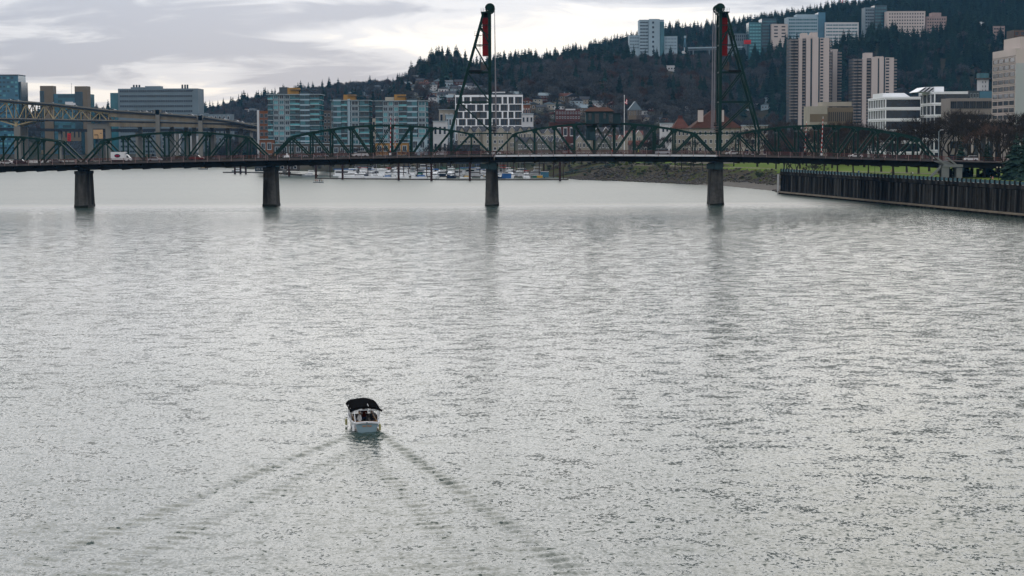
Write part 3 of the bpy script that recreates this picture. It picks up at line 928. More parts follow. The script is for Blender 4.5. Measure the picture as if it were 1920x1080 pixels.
# lift towers
def tower(px_leg, sgn, px_rear, span_i):
    """sgn +1: the span that lifts is to the right; the raking leg goes the other way"""
    X = bx(px_leg); ztop = at(px_leg, 22, YN).z
    xs_, zt = TOPS[span_i]
    xr = bx(px_rear); zr = float(np.interp(xr, xs_, zt)) + 0.2
    z0 = road_z(X) - 3.3
    xt = X - sgn * 1.9
    def rake(z): return xr + (xt - xr) * (z - zr) / (ztop - zr)
    fr = MB()
    for Y in (YN - 0.1, YF_ + 0.1):
        fr.beam((X, Y, z0), (X, Y, ztop), 0.7, 0.95)
    f = fr.build('lift_tower', M_GREEN, bridge)
    for Y in (YN - 0.1, YF_ + 0.1):
        MB().beam((xr, Y, zr), (xt, Y, ztop), 0.5, 0.68).build('raking_leg', M_GREEN, f)
        lv = [at(px_leg, y_, YN).z for y_ in (246, 191, 135, 84, 47)]
        for k_, z in enumerate(lv[1:]):
            MB().beam((rake(z), Y, z), (X, Y, z), 0.32, 0.42 if k_ < 2 else 0.28).build('strut', M_GREEN, f)
        for a, b_ in zip(lv[:-1], lv[1:]):
            MB().beam((X, Y, a), (rake(b_), Y, b_), 0.3, 0.42).build('diagonal', M_GREEN, f)
        MB().beam((X, Y, lv[4] - 3.6), (rake(lv[4] - 1), Y, lv[4] - 1), 0.2, 0.24).build('diagonal', M_GREEN, f)
    m = MB()                                              # bracing across the tower
    zz = [at(px_leg, y_, YN).z for y_ in (246, 191, 135, 84, 47, 26)]
    for a, b_ in zip(zz[:-1], zz[1:]):
        m.beam((X, YN, b_), (X, YF_, b_), 0.4, 0.5, side=(1,0,0))
        for xa, xb in ((X, X), (rake(a), rake(b_))):
            m.beam((xa, YN, a), (xb, YF_, b_), 0.2, 0.25, side=(1,0,0)); m.beam((xa, YF_, a), (xb, YN, b_), 0.2, 0.25, side=(1,0,0))
    m.build('cross_bracing', M_GREEN, f)
    # counterweight between the legs
    za, zb_ = at(px_leg, 104, YN).z, at(px_leg, 33, YN).z
    xa, xb = sorted((X - sgn * 0.55, X - sgn * 2.35))
    m = MB(); m.box(xa, xb, YN + 0.8, YF_ - 0.8, za, zb_)
    for q in (0.2, 0.55, 0.84):
        z = za + (zb_ - za) * q
        m.box(xa - 0.06, xb + 0.06, YN + 0.74, YF_ - 0.74, z, z + 0.16)
    m.build('counterweight', M_RED, f)
    m = MB(); m.box(xa, xb, YN + 1.2, YF_ - 1.2, zb_ + 0.1, zb_ + 1.3)
    for y_ in (YN + 2, 640, YF_ - 2): m.beam(((xa + xb) / 2, y_, zb_ + 1.2), ((xa + xb) / 2, y_, ztop + 0.3), 0.3)
    m.build('counterweight_hanger', M_BLACK, f)
    # sheaves: two big rimmed wheels per side on a platform
    m = MB(); m.box(min(xt - sgn * 0.9, X + sgn * 0.4), max(xt - sgn * 0.9, X + sgn * 0.4), YN - 1.0, YF_ + 4.0, ztop - 0.3, ztop)
    m.build('platform', M_GREEN, f)
    m = MB()
    pa, pb = xt - sgn * 0.9, X + sgn * 0.4
    for y_ in (YN - 0.95, YF_ + 0.95):
        for hh in (0.55, 1.1): m.beam((pa, y_, ztop + hh), (pb, y_, ztop + hh), 0.05)
        for q in range(5):
            x_ = pa + (pb - pa) * q / 4; m.beam((x_, y_, ztop), (x_, y_, ztop + 1.1), 0.05)
    m.build('guard_rail', M_GREEN, f)
    for y_ in (YN + 0.15, YF_ - 0.95):
        cx_, cz_, R = X + sgn * 0.15, ztop + 1.15, 1.5
        m = MB(); nseg = 24
        for a in range(nseg):
            t0, t1 = 2*math.pi*a/nseg, 2*math.pi*(a+1)/nseg
            m.add([(cx_ + r_*math.cos(q), yy, cz_ + r_*math.sin(q)) for yy in (y_, y_ + 0.8) for q in (t0, t1) for r_ in (R, R - 0.35)],
                  [(0,2,6,4),(1,5,7,3),(0,1,3,2),(4,6,7,5)])
        for a in range(6):
            q = math.pi * a / 6
            m.beam((cx_ + R*.9*math.cos(q), y_ + .4, cz_ + R*.9*math.sin(q)), (cx_ - R*.9*math.cos(q), y_ + .4, cz_ - R*.9*math.sin(q)), 0.5, 0.34, side=(0,1,0))
        m.tube((cx_, y_ - 0.3, cz_), (cx_, y_ + 1.1, cz_), 0.4, n=10)
        m.build('sheave', M_GREEN, f)
    # housing over the wheels
    m = MB(); n_ = 10; cx_, cz_ = X + sgn * 0.15, ztop + 1.15
    for yy, y2 in ((YN - 0.05, YN + 0.05),):
        poly = [(cx_ + 1.62*math.cos(math.pi*a/n_), cz_ + 1.62*math.sin(math.pi*a/n_)) for a in range(n_ + 1)]
        m.prism(poly, yy, y2); m.prism(poly, YF_ - 0.05, YF_ + 0.05)
    m.build('wheel_guard', M_GREEN, f)
    # hoisting cables down to the lifting span, ladder and a small machine platform
    m = MB()
    zl = zt[-1] if False else road_z(X) + 7.0
    for y_ in (YN + 0.2, YN + 0.5, YF_ - 0.9, YF_ - 0.5):
        for q in (0, 0.22, 0.44):
            m.tube((X + sgn * 1.62, y_ + q, ztop + 1.2), (X + sgn * (1.75 + q), y_ + q, zl), 0.055, n=4, caps=False)
    m.build('hoist_cable', M_CABLE, f)
    m = MB(); zm = at(px_leg, 133, YN).z
    xa, xb = rake(zm) + sgn * 0.6, X - sgn * 2.6
    m.box(min(xa, xb), max(xa, xb), YN - 0.6, YF_ + 0.6, zm - 0.3, zm + 0.25)
    m.build('service_platform', M_GIRDER, f)
    m = MB(); m.tube((xb, YN + 0.4, zm + 0.3), (xb, YN + 0.4, zm + 2.9), 0.35, n=8); m.tube((xb + sgn * 0.9, YN, zm + 1.2), (xb + sgn * 0.9, YN + 1.4, zm + 1.2), 0.75, n=12)
    m.box(min(xb, xb + sgn), max(xb, xb + sgn), YN - 0.2, YN + 1.4, zm + 0.26, zm + 0.7)
    m.build('winch', M_FASCIA, f)
    m = MB()
    for dx in (0, 0.45):
        m.beam((X - sgn * (3.0 + dx), YN + 0.3, zm), (X - sgn * (3.0 + dx), YN + 0.3, at(px_leg, 66, YN).z), 0.06)
        m.beam((X - sgn * (3.0 + dx), YN + 0.3, zl - 2), (X - sgn * (3.0 + dx), YN + 0.3, zm), 0.06)
    z = zl - 2
    while z < at(px_leg, 66, YN).z:
        m.beam((X - sgn * 3.0, YN + 0.3, z), (X - sgn * 3.45, YN + 0.3, z), 0.04); z += 0.45
    m.build('ladder', M_GREEN, f)
    for zz_ in (at(px_leg, 66, YN).z,):
        m = MB(); x_ = rake(zz_)
        m.box(min(x_ - sgn * 0.9, x_ + sgn * 1.6), max(x_ - sgn * 0.9, x_ + sgn * 1.6), YN - 0.9, YN + 0.6, zz_ - 0.08, zz_ + 0.05)
        for q in (-0.9, 0.0): m.beam((x_ + sgn * q, YN - 0.85, zz_), (x_ + sgn * q, YN - 0.85, zz_ + 1.2), 0.05)
        for hh in (0.6, 1.2): m.beam((x_ - sgn * 0.9, YN - 0.85, zz_ + hh), (x_, YN - 0.85, zz_ + hh), 0.05)
        m.build('landing', M_GREEN, f)
    # link between tower and the truss tops, guide rollers
    m = MB()
    m.beam((X - sgn * 6.0, YN, zl + 0.1), (X + sgn * 7.0, YN, zl + 0.1), 0.3, 0.4); m.beam((X - sgn * 6.0, YF_, zl + 0.1), (X + sgn * 7.0, YF_, zl + 0.1), 0.3, 0.4)
    m.build('tie_beam', M_GREEN, f)
    m = MB()
    for q in range(9):
        m.box(X + sgn * 1.3 - 0.5 + rnd.uniform(-.5, .5), X + sgn * 1.3 + 0.3 + rnd.uniform(-.3, .5), YN - 0.6, YN + 0.2, zl + q * 0.42, zl + q * 0.42 + rnd.uniform(.2, .38), q % 2)
    m.build('rope_equaliser', [M_BLACK, M_FASCIA], f)
tower(919, 1, 846, 3)
tower(1350, -1, 1423, 5)

# operator house on the lifting span
xs_, zt = TOPS[4]
zr = at(1130, 232, YN).z
x0, x1, x2 = bx(1098.5), bx(1150), bx(1163)
m = MB(); m.box(x0, x1, YN - 0.9, YF_ - 2, zr, zr + 4.0); m.box(x1, x2, YN - 0.6, YF_ - 2, zr, zr + 3.4)
oh = m.build('operator_house', M_BLUEG, bridge)
m = MB()
a0, a1, b0, b1 = x0 - 0.6, x1 + 0.4, YN - 1.5, YF_ - 1.4
m.add([(a0,b0,zr+4.01),(a1,b0,zr+4.01),(a1,b1,zr+4.01),(a0,b1,zr+4.01),(a0+2,(b0+b1)/2,zr+5.4),(a1-2,(b0+b1)/2,zr+5.4)], [(0,1,5,4),(1,2,5),(2,3,4,5),(3,0,4),(3,2,1,0)])
m.add([(x1+.4,b0+.3,zr+3.42),(x2+.4,b0+.3,zr+3.42),(x2+.4,b1,zr+3.42),(x1+.4,b1,zr+3.42)], [(0,1,2,3)])
m.build('roof', M_BROWNROOF, oh)
for xa, xb, za, zb_ in ((1103,1109,1.2,3.4),(1115,1123,0.2,3.3),(1131,1136,1.6,3.4),(1141,1149,0.3,3.2)):
    MB().box(bx(xa), bx(xb), YN - 0.98, YN - 0.9, zr + za, zr + zb_).build('window', M_GLASSDK, oh)
m = MB(); m.box(x0 - 0.2, x2 + 0.3, YN - 1.4, YF_ - 1, zr - 0.3, zr - 0.02); m.build('floor_platform', M_GIRDER, oh)
m = MB(); m.box(bx(1099), bx(1115.5), YN + 0.8, YN + 4, zr - 5.4, zr - 0.6); m.box(bx(1106), bx(1116), YN - 0.4, YN + 0.5, zr - 5.2, zr - 2.6); m.build('stair_cabin', M_BLUEG, oh)
m = MB()
for q in range(len(xs_) - 1):
    if 0 < q < len(xs_) - 2:
        for hh in (0.7, 1.2): m.beam((xs_[q], YN - 0.25, zt[q] + hh), (xs_[q+1], YN - 0.25, zt[q+1] + hh), 0.04)
        for s_ in range(3):
            tt = s_ / 3; x_ = xs_[q] + (xs_[q+1]-xs_[q]) * tt; z = zt[q] + (zt[q+1]-zt[q]) * tt
            m.beam((x_, YN - 0.25, z), (x_, YN - 0.25, z + 1.2), 0.04)
m.build('catwalk_rail', M_GREEN, bridge)

# striped barrier arms, each on its cabinet, with a signal box
def barrier(px, y0, y1, lean, Y, label, big=True):
    x = at(px, y0, Y).x; zb_ = road_z(x); L_ = (y0 - y1) * Y / F
    t_ = thing('barrier_gate', label, 'barrier', (x, Y, zb_), 0, 'raised road barriers on the lift bridge')
    m = MB(); n_ = 16
    for i in range(n_):
        q0, q1 = L_ * i / n_, L_ * (i + 1) / n_
        m.beam((lean * q0, 0, 1.3 + q0), (lean * q1, 0, 1.3 + q1), 0.16, 0.2 - 0.006 * i, i % 2)
    m.build('arm', [M_STRIPE_R, M_WHITE], t_, world=False)
    m = MB(); m.box(-0.55, 0.55, -0.4, 0.4, -0.0, 1.55); m.box(-0.35, 0.3, -0.46, -0.41, 0.5, 1.2, 1); m.build('cabinet', [M_GREEN2, M_WHITE if big else M_GIRDER], t_, world=False)
barrier(732, 298, 228, 0.02, YN - 5.6, 'raised red and white barrier arm at the near footway left of the left tower')
barrier(741, 298, 231, 0.0, YF_ + 4.0, 'thinner raised striped barrier arm on the far footway left of the left tower', False)
barrier(1540, 290, 222, 0.04, YN - 5.6, 'raised red and white barrier arm over the right span, nearer one')
barrier(1509, 284, 226, 0.05, YF_ + 4.0, 'raised red and white barrier arm over the right span, farther one', False)

# ---------------------------------------------------------------- the double-deck freeway bridge behind
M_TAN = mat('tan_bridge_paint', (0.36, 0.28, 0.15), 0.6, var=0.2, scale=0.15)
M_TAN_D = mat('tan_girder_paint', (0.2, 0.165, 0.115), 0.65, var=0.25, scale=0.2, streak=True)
M_CONC = mat('bridge_concrete', (0.17, 0.16, 0.14), 0.85, var=0.2, scale=0.1, streak=True)
M_DKDECK = mat('dark_deck_steel', (0.025, 0.027, 0.03), 0.8, var=0.2)
YM = 1600.0
def mp(px, py, Y=YM): return at(px, py, Y)
fw = thing('freeway_bridge', 'tan steel double-deck freeway bridge with truss and concrete columns at the left', 'bridge', (mp(120, 240).x, YM, 0))
top = [(-800,170),(-330,182),(0,191),(48,195),(100,199),(205,213)]
bot_ = [(-800,222),(-560,236),(-330,240),(-260,232),(-120,215),(0,226),(30,235),(66,226),(101,223.5),(136,225),(205,229)]
for Y in (YM, YM + 22):
    m = MB()
    for a, b_ in zip(top[:-1], top[1:]): m.beam(at(a[0], a[1], YM) + Vector((0, Y - YM, 0)), at(b_[0], b_[1], YM) + Vector((0, Y - YM, 0)), 1.0, 1.05)
    for a, b_ in zip(bot_[:-1], bot_[1:]): m.beam(at(a[0], a[1], YM) + Vector((0, Y - YM, 0)), at(b_[0], b_[1], YM) + Vector((0, Y - YM, 0)), 0.9, 0.95)
    tr = m.build('truss', M_TAN, fw)
    ty = lambda p: float(np.interp(p, [q[0] for q in top], [q[1] for q in top]))
    by = lambda p: float(np.interp(p, [q[0] for q in bot_], [q[1] for q in bot_]))
    nodes = [-800 + 35.3 * k for k in range(22)] + [-23.5, 12, 30, 48.5, 66, 83.5, 101, 118, 136, 152, 170, 187, 204]
    for i, p in enumerate(nodes):
        a = at(p, ty(p), YM) + Vector((0, Y - YM, 0)); c = at(p, by(p), YM) + Vector((0, Y - YM, 0))
        MB().beam(c, a, 0.45, 0.6).build('vertical_post', M_TAN, tr)
        if i and i < len(nodes) - 1:
            up = i % 2 == 1
            for j in (i - 1, i + 1):
                if not up: continue
                q = nodes[j]
                MB().beam(a, at(q, by(q), YM) + Vector((0, Y - YM, 0)), 0.5, 0.75).build('diagonal', M_TAN, tr)
            g = MB(); z_ = a if up else c
            g.box(z_.x - 1.0, z_.x + 1.0, Y - 0.6, Y + 0.6, z_.z - 0.95, z_.z + 0.9); g.build('gusset_plate', M_TAN, tr)
upper = [(-800,163),(-330,177),(0,187),(48,191),(100,195),(205,207),(300,213),(380,219),(440,228),(487,237)]
lower = [(-800,207),(-330,216),(0,222),(205,226),(300,227.5),(380,229.5),(487,232)]
def deck(line, name, t0, t1, mtl, y0, y1):
    m = MB()
    pts = [at(p, y, YM) for p, y in line]
    m.prism([(p.x, p.z - t0) for p in pts] + [(p.x, p.z - t1) for p in pts[::-1]], y0, y1)
    return m.build(name, mtl, fw)
deck(upper, 'upper_deck', 0.3, 1.6, M_DKDECK, YM - 2.5, YM + 24.5)
deck(upper, 'upper_barrier', -0.75, 0.28, M_CONC, YM - 2.6, YM - 2.2)
deck(lower, 'lower_deck', 0.3, 1.5, M_DKDECK, YM - 1.5, YM + 23.5)
deck(lower, 'lower_barrier', -0.6, 0.28, M_CONC, YM - 1.6, YM - 1.3)
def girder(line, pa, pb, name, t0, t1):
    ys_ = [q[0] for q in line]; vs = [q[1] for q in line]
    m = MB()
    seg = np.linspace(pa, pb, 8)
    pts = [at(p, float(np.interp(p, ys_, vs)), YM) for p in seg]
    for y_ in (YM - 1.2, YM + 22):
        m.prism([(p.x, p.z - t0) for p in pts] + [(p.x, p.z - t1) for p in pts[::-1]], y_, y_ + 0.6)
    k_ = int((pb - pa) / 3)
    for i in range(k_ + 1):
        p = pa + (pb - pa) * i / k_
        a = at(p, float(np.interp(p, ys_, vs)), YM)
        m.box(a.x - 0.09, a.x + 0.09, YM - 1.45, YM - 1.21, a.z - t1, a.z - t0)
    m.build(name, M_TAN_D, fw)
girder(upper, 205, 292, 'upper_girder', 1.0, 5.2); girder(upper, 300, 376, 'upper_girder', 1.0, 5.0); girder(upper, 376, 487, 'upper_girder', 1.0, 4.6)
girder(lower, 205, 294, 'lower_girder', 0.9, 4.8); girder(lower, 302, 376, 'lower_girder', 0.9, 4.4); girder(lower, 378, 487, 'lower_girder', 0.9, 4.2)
def colm(px, ytop, ybot, w, dy, name='column', m_=None):
    a = at(px, ytop, YM); b_ = at(px, ybot, YM)
    m = MB(); m.box(a.x - w, a.x + w, YM + dy - 1.3, YM + dy + 1.3, -2.0, a.z)
    return m.build(name, m_ or M_CONC, fw)
for px, yt, w in ((32.5,237,2.6),):
    c = colm(px, yt, 300, w, 0); colm(px + 1, yt, 300, w, 22)
    a = at(px, 238, YM)
for px in (168, 202): colm(px, 231, 290, 2.2, 2)
a = at(168, 231, YM); b_ = at(202, 231, YM); MB().box(a.x + 2.2, b_.x - 2.2, YM + 0.9, YM + 3.2, a.z - 4.5, a.z - 0.3).build('crossbeam', M_CONC, fw)
for px, yt in ((296.5, 206), (376.5, 217)):
    c = colm(px, yt, 290, 1.7, -2.6)
    a = at(px, yt, YM); MB().prism([(a.x - 3.4, a.z), (a.x + 3.4, a.z), (a.x + 1.7, a.z - 4), (a.x - 1.7, a.z - 4)], YM - 3.9, YM - 1.25).build('column_head', M_CONC, fw)
for px, yt, dy in ((253, 232, 22), (313, 233, 24), (340, 233, 24), (356, 234, 20), (390, 233, 22), (420, 236, 22), (447, 237, 14)): colm(px, yt, 290, 1.7, dy)
MB().box(at(486, 230, YM).x, at(494, 230, YM).x, YM - 3, YM + 26, 2.0, at(490, 236, YM).z).build('end_pier', M_CONC, fw)
# lower approach ramp behind the columns
M_RAMP = mat('ramp_concrete', (0.2, 0.19, 0.17), 0.85, var=0.2, scale=0.1)
rp_ = thing('approach_ramp', 'low dark ramp viaduct passing behind the freeway bridge columns', 'viaduct', (at(60, 245, 1750).x, 1750, 0))
m = MB(); pts = [at(p, y, 1750) for p, y in ((-300,238),(0,239.5),(160,242),(486,240))]
m.prism([(p.x, p.z) for p in pts] + [(p.x, p.z - 2.6) for p in pts[::-1]], 1750, 1762); m.build('deck', M_DKDECK, rp_)
for px in (45, 110, 255, 330, 400, 470):
    a = at(px, 245, 1750); MB().box(a.x - 1.2, a.x + 1.2, 1753, 1757, 0, a.z - 0.5).build('column', M_RAMP, rp_)
# ---------------------------------------------------------------- buildings
M_TEAL = mat('teal_glass', (0.02, 0.105, 0.13), 0.18, var=0.35, scale=0.12, spec=0.6)
M_TEAL_L = mat('pale_teal_glass', (0.07, 0.25, 0.28), 0.2, var=0.3, scale=0.2, spec=0.6)
M_TEAL_D = mat('deep_teal_glass', (0.008, 0.034, 0.048), 0.15, var=0.4, scale=0.2, spec=0.6)
M_NAVY = mat('dark_blue_glass', (0.010, 0.018, 0.028), 0.15, var=0.4, scale=0.15, spec=0.6)
M_BLUEGL = mat('blue_glass', (0.025, 0.11, 0.17), 0.2, var=0.3, scale=0.06, spec=0.6)
M_SLAB = mat('pale_slab_edge', (0.31, 0.37, 0.4), 0.7, var=0.12, scale=0.2)
M_FRAME_W = mat('white_facade_frame', (0.74, 0.75, 0.77), 0.6, var=0.06, scale=0.1)
M_PALEBL = mat('pale_blue_panel', (0.27, 0.35, 0.40), 0.6, var=0.1, scale=0.08)
M_GREYP = mat('grey_metal_panel', (0.136, 0.176, 0.200), 0.5, var=0.15, scale=0.06)
M_GREYD = mat('dark_grey_panel', (0.056, 0.068, 0.076), 0.6, var=0.2, scale=0.08)
M_OCHRE = mat('ochre_panel', (0.304, 0.168, 0.052), 0.7, var=0.12, scale=0.1)
M_ORANGE = mat('orange_brick', (0.17, 0.072, 0.038), 0.8, var=0.15, scale=0.2)
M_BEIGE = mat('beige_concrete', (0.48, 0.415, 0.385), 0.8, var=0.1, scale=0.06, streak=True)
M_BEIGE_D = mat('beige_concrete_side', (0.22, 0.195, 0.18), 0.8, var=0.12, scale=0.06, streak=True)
M_CREAM = mat('cream_siding', (0.304, 0.280, 0.232), 0.8, var=0.1, scale=0.15)
M_SAGE = mat('sage_grey_siding', (0.128, 0.132, 0.112), 0.8, var=0.15, scale=0.2)
M_TAUPE = mat('taupe_cladding', (0.088, 0.076, 0.068), 0.8, var=0.15, scale=0.2)
M_SLATE = mat('slate_roof', (0.036, 0.040, 0.048), 0.85, var=0.25, scale=0.4)
M_REDBR = mat('red_brown_roof', (0.080, 0.032, 0.024), 0.85, var=0.25, scale=0.3)
M_REDROOF = mat('red_roof_band', (0.09, 0.038, 0.034), 0.8, var=0.2, scale=0.3)
M_LWHITE = mat('light_building_white', (0.5, 0.5, 0.51), 0.7, var=0.08, scale=0.1)
M_BRTAN = mat('tan_stone', (0.15, 0.12, 0.085), 0.8, var=0.12, scale=0.1)

WINS = {}
def win_mesh(frame, glass, fr=0.09, mull=0):
    key = (frame.name, glass.name, fr, mull)
    if key in WINS: return WINS[key]
    m = MB()
    f = fr
    o_ = [(-.5, 0, -.5), (.5, 0, -.5), (.5, 0, .5), (-.5, 0, .5)]
    a = [(x, -0.18, z) for x, _, z in o_]
    i_ = [(x * (1 - 2*f), -0.18, z * (1 - 2*f)) for x, _, z in o_]
    g = [(x * (1 - 2*f), -0.05, z * (1 - 2*f)) for x, _, z in o_]
    m.add(o_ + a + i_ + g, [(k, (k+1) % 4, 4 + (k+1) % 4, 4 + k) for k in range(4)] + [(4 + k, 4 + (k+1) % 4, 8 + (k+1) % 4, 8 + k) for k in range(4)]
          + [(8 + k, 8 + (k+1) % 4, 12 + (k+1) % 4, 12 + k) for k in range(4)], 0)
    m.add(g, [(0, 1, 2, 3)], 1)
    for q in range(mull):
        x = -.5 + (q + 1) / (mull + 1)
        m.box(x - .02, x + .02, -0.14, -0.051, -.5 + f, .5 - f, 0)
    WINS[key] = m.mesh('window', [frame, glass])
    return WINS[key]

def building(name, label, px0, px1, ytop, Y, D, zb=9.0, cat='building', group=None):
    """Empty at the base of the front wall; x to the right, y away, z up"""
    a, b_ = at(px0, ytop, Y), at(px1, ytop, Y)
    t_ = thing(name, label, cat, ((a.x + b_.x) / 2, Y, zb), 0, group)
    t_['W'] = b_.x - a.x; t_['H'] = (a.z + b_.z) / 2 - zb; t_['D'] = D
    W, H = t_['W'], t_['H']
    for k in ('W', 'H', 'D'): del t_[k]
    return t_, W, H
def bpart(t_, name, mtl, *boxes):
    m = MB()
    for b_ in boxes: m.box(*b_)
    return m.build(name, mtl, t_, world=False)
def wgrid(t_, mesh, x0, x1, z0, z1, nx, nz, fw=0.8, fh=0.6, y=0.0, side=None, skip=0.0, alt=None):
    """rows of windows on the front (side None) or on the left/right wall, where x runs along depth"""
    for i in range(nx):
        for k in range(nz):
            if skip and rnd.random() < skip: continue
            cxx = x0 + (x1 - x0) * (i + 0.5) / nx; czz = z0 + (z1 - z0) * (k + 0.5) / nz
            sx, sz = (x1 - x0) / nx * fw, (z1 - z0) / nz * fh
            me = rnd.choice(alt) if alt else mesh
            if side is None: link('window', me, t_, (cxx, y - 0.01, czz), 0, (sx, 1, sz))
            elif side == 'L': link('window', me, t_, (y - 0.01, cxx, czz), -math.pi / 2, (sx, 1, sz))
            else: link('window', me, t_, (y + 0.01, cxx, czz), math.pi / 2, (sx, 1, sz))

# three riverside glass apartment blocks
W_WHITE = [win_mesh(M_SLAB, M_NAVY, .1, 1), win_mesh(M_SLAB, M_TEAL, .1, 1), win_mesh(M_SLAB, M_TEAL_L, .1, 1), win_mesh(M_SLAB, M_TEAL_D, .1, 1), win_mesh(M_SLAB, M_NAVY, .1, 1)]
W_TEAL = [win_mesh(M_TEAL, M_TEAL_D, .07, 1), win_mesh(M_TEAL, M_NAVY, .07, 1), win_mesh(M_TEAL_L, M_TEAL, .06, 2)]
BALC = {}
def balcony_mesh(w, mtl_guard):
    key = (round(w, 1), mtl_guard.name)
    if key not in BALC:
        m = MB(); m.box(-w/2, w/2, -1.5, 0.0, -0.14, 0.14, 0); m.box(-w/2 + .05, w/2 - .05, -1.48, -1.42, 0.15, 1.15, 1)
        BALC[key] = m.mesh('balcony', [M_SLAB, mtl_guard])
    return BALC[key]
def condo(px0, px1, yroof, Y, nf, cols, label, pent):
    t_, W, H = building('apartment_block', label, px0, px1, yroof, Y, 26, 8.0)
    bpart(t_, 'wall', M_TEAL_D, (-W/2, W/2, 0.0, 26, 0, H))
    fh = H / nf
    for k in range(1, nf + 1):
        o_ = 0.35 if k < nf else 1.4
        bpart(t_, 'floor_slab', M_SLAB, (-W/2 - o_ * .6, W/2 + o_ * .6, -o_, 26.2, k * fh - 0.16, k * fh + 0.16))
    for f0, f1, ty in cols:
        xa, xb = -W/2 + W * f0, -W/2 + W * f1
        if ty.startswith('win'):
            wgrid(t_, None, xa, xb, 0, H, int(ty[3:]), nf, 0.86, 0.78, 0.0, alt=W_WHITE)
        elif ty == 'balc':
            wgrid(t_, None, xa, xb, 0, H, 2, nf, 0.92, 0.82, 0.0, alt=W_TEAL)
            for k in range(1, nf):
                link('balcony', balcony_mesh(xb - xa, rnd.choice([M_TEAL, M_TEAL_L, M_TEAL_D])), t_, ((xa + xb)/2, -0.36, k * fh), 0)
        elif ty == 'bay':
            bpart(t_, 'bay_wall', M_TEAL_D, (xa, xb, -1.6, -0.02, fh, H + 1.2))
            wgrid(t_, None, xa + .1, xb - .1, fh, H, 2, nf - 1, 0.97, 0.66, -1.6, alt=W_TEAL)
            for k in range(1, nf + 1): bpart(t_, 'spandrel', M_PALEBL, (xa - .1, xb + .1, -1.85, -1.62, k * fh - 0.55, k * fh + 0.35))
        elif ty == 'pier':
            bpart(t_, 'panel_pier', M_PALEBL, (xa, xb, -0.9, 0.0, 0, H + 0.8))
    wgrid(t_, None, 2, 24, 0, H, 5, nf, 0.8, 0.7, -W/2 if px0 > 960 else W/2, side='L' if px0 > 960 else 'R', alt=W_TEAL)
    for x0, x1, z, mtl, nm in pent:
        bpart(t_, nm, mtl, (-W/2 + W*x0, -W/2 + W*x1, 6, 16, H + 0.18, H + z))
    bpart(t_, 'penthouse_roof', M_GREYD, (-W/2 + W*.42, -W/2 + W*.92, 4.5, 17.5, H + 2.75, H + 3.05))
    return t_
condo(502, 599, 177, 1200, 13, [(0, .1, 'balc'), (.1, .43, 'win3'), (.43, .62, 'balc'), (.63, .81, 'bay'), (.82, 1, 'balc')],
      'tallest teal glass apartment block, left of the three by the river', [(.2, .36, 4.6, M_GREYD, 'roof_plant'), (.36, .58, 4.2, M_OCHRE, 'penthouse')])
condo(621, 692, 188, 1210, 11, [(0, .05, 'win1'), (.06, .26, 'bay'), (.27, .42, 'balc'), (.43, .5, 'pier'), (.51, .74, 'win1'), (.75, 1, 'balc')],
      'narrow teal glass apartment block with white pier, middle of the three', [(.3, .62, 3.6, M_OCHRE, 'penthouse')])
condo(704, 799, 189, 1205, 11, [(0, .14, 'balc'), (.14, .46, 'win3'), (.46, .62, 'balc'), (.63, .82, 'bay'), (.83, 1, 'win1')],
      'wide teal glass apartment block, right of the three, nearest the left tower', [(.36, .58, 4.0, M_OCHRE, 'penthouse'), (.18, .35, 2.4, M_CREAM, 'roof_plant')])
# low blocks at their feet and the orange building between them
t_, W, H = building('orange_block', 'orange brick and grey mid-rise squeezed behind the tallest apartment block, left edge', 482, 503, 208, 1290, 20)
bpart(t_, 'wall', M_ORANGE, (-W/2, W/2, 0, 20, 0, H)); bpart(t_, 'pier', M_LWHITE, (-W/2 - .1, -W/2 + 1.4, -.3, 0.2, 0, H + .5)); wgrid(t_, win_mesh(M_GREYP, M_NAVY, .1), -W/2 + 1.5, W/2, 2, H - 1, 2, 7, .75, .6)
t_, W, H = building('orange_block', 'orange and taupe mid-rise showing between the tallest and the narrow apartment blocks', 597, 620, 207, 1300, 20)
bpart(t_, 'wall', M_ORANGE, (-W/2, -1, 0, 20, 0, H)); bpart(t_, 'side_wall', M_TAUPE, (-.98, W/2, 0.2, 20, 0, H)); wgrid(t_, win_mesh(M_SLAB, M_NAVY, .1), -W/2, -1, 2, H - 1, 1, 7, .7, .55); wgrid(t_, win_mesh(M_SLAB, M_NAVY, .1), -.8, W/2, 2, H - 1, 2, 7, .6, .5, .2)
t_, W, H = building('cream_block', 'small cream building showing between the two right glass apartment blocks', 691, 704, 222, 1330, 14)
bpart(t_, 'wall', M_CREAM, (-W/2, W/2, 0, 14, 0, H)); wgrid(t_, win_mesh(M_CREAM, M_NAVY, .1), -W/2, W/2, 2, H - 1, 2, 5, .6, .5)
for px0, px1, yt, mt, lab in ((486, 512, 262, M_ORANGE, 'low orange brick shops at the foot of the tallest apartment block'), (512, 620, 270, M_TAUPE, 'low taupe podium under the tallest glass apartment block'),
                              (622, 700, 272, M_TAUPE, 'low taupe podium under the narrow glass apartment block'), (704, 766, 268, M_OCHRE, 'low ochre podium under the wide glass apartment block'), (770, 800, 258, M_PALEBL, 'small pale blue glass pavilion beside the wide apartment block')):
    t_, W, H = building('podium_building', lab, px0, px1, yt, 1188, 10, 7.0)
    bpart(t_, 'wall', mt, (-W/2, W/2, 0, 9, 0, H)); bpart(t_, 'roof', M_SLAB, (-W/2 - .3, W/2 + .3, -.5, 9.5, H + .01, H + .35))
    wgrid(t_, win_mesh(M_SLAB, M_NAVY, .1, 1), -W/2 + .5, W/2 - .5, .5, H - .6, max(2, int(W / 4)), 2, .7, .65)

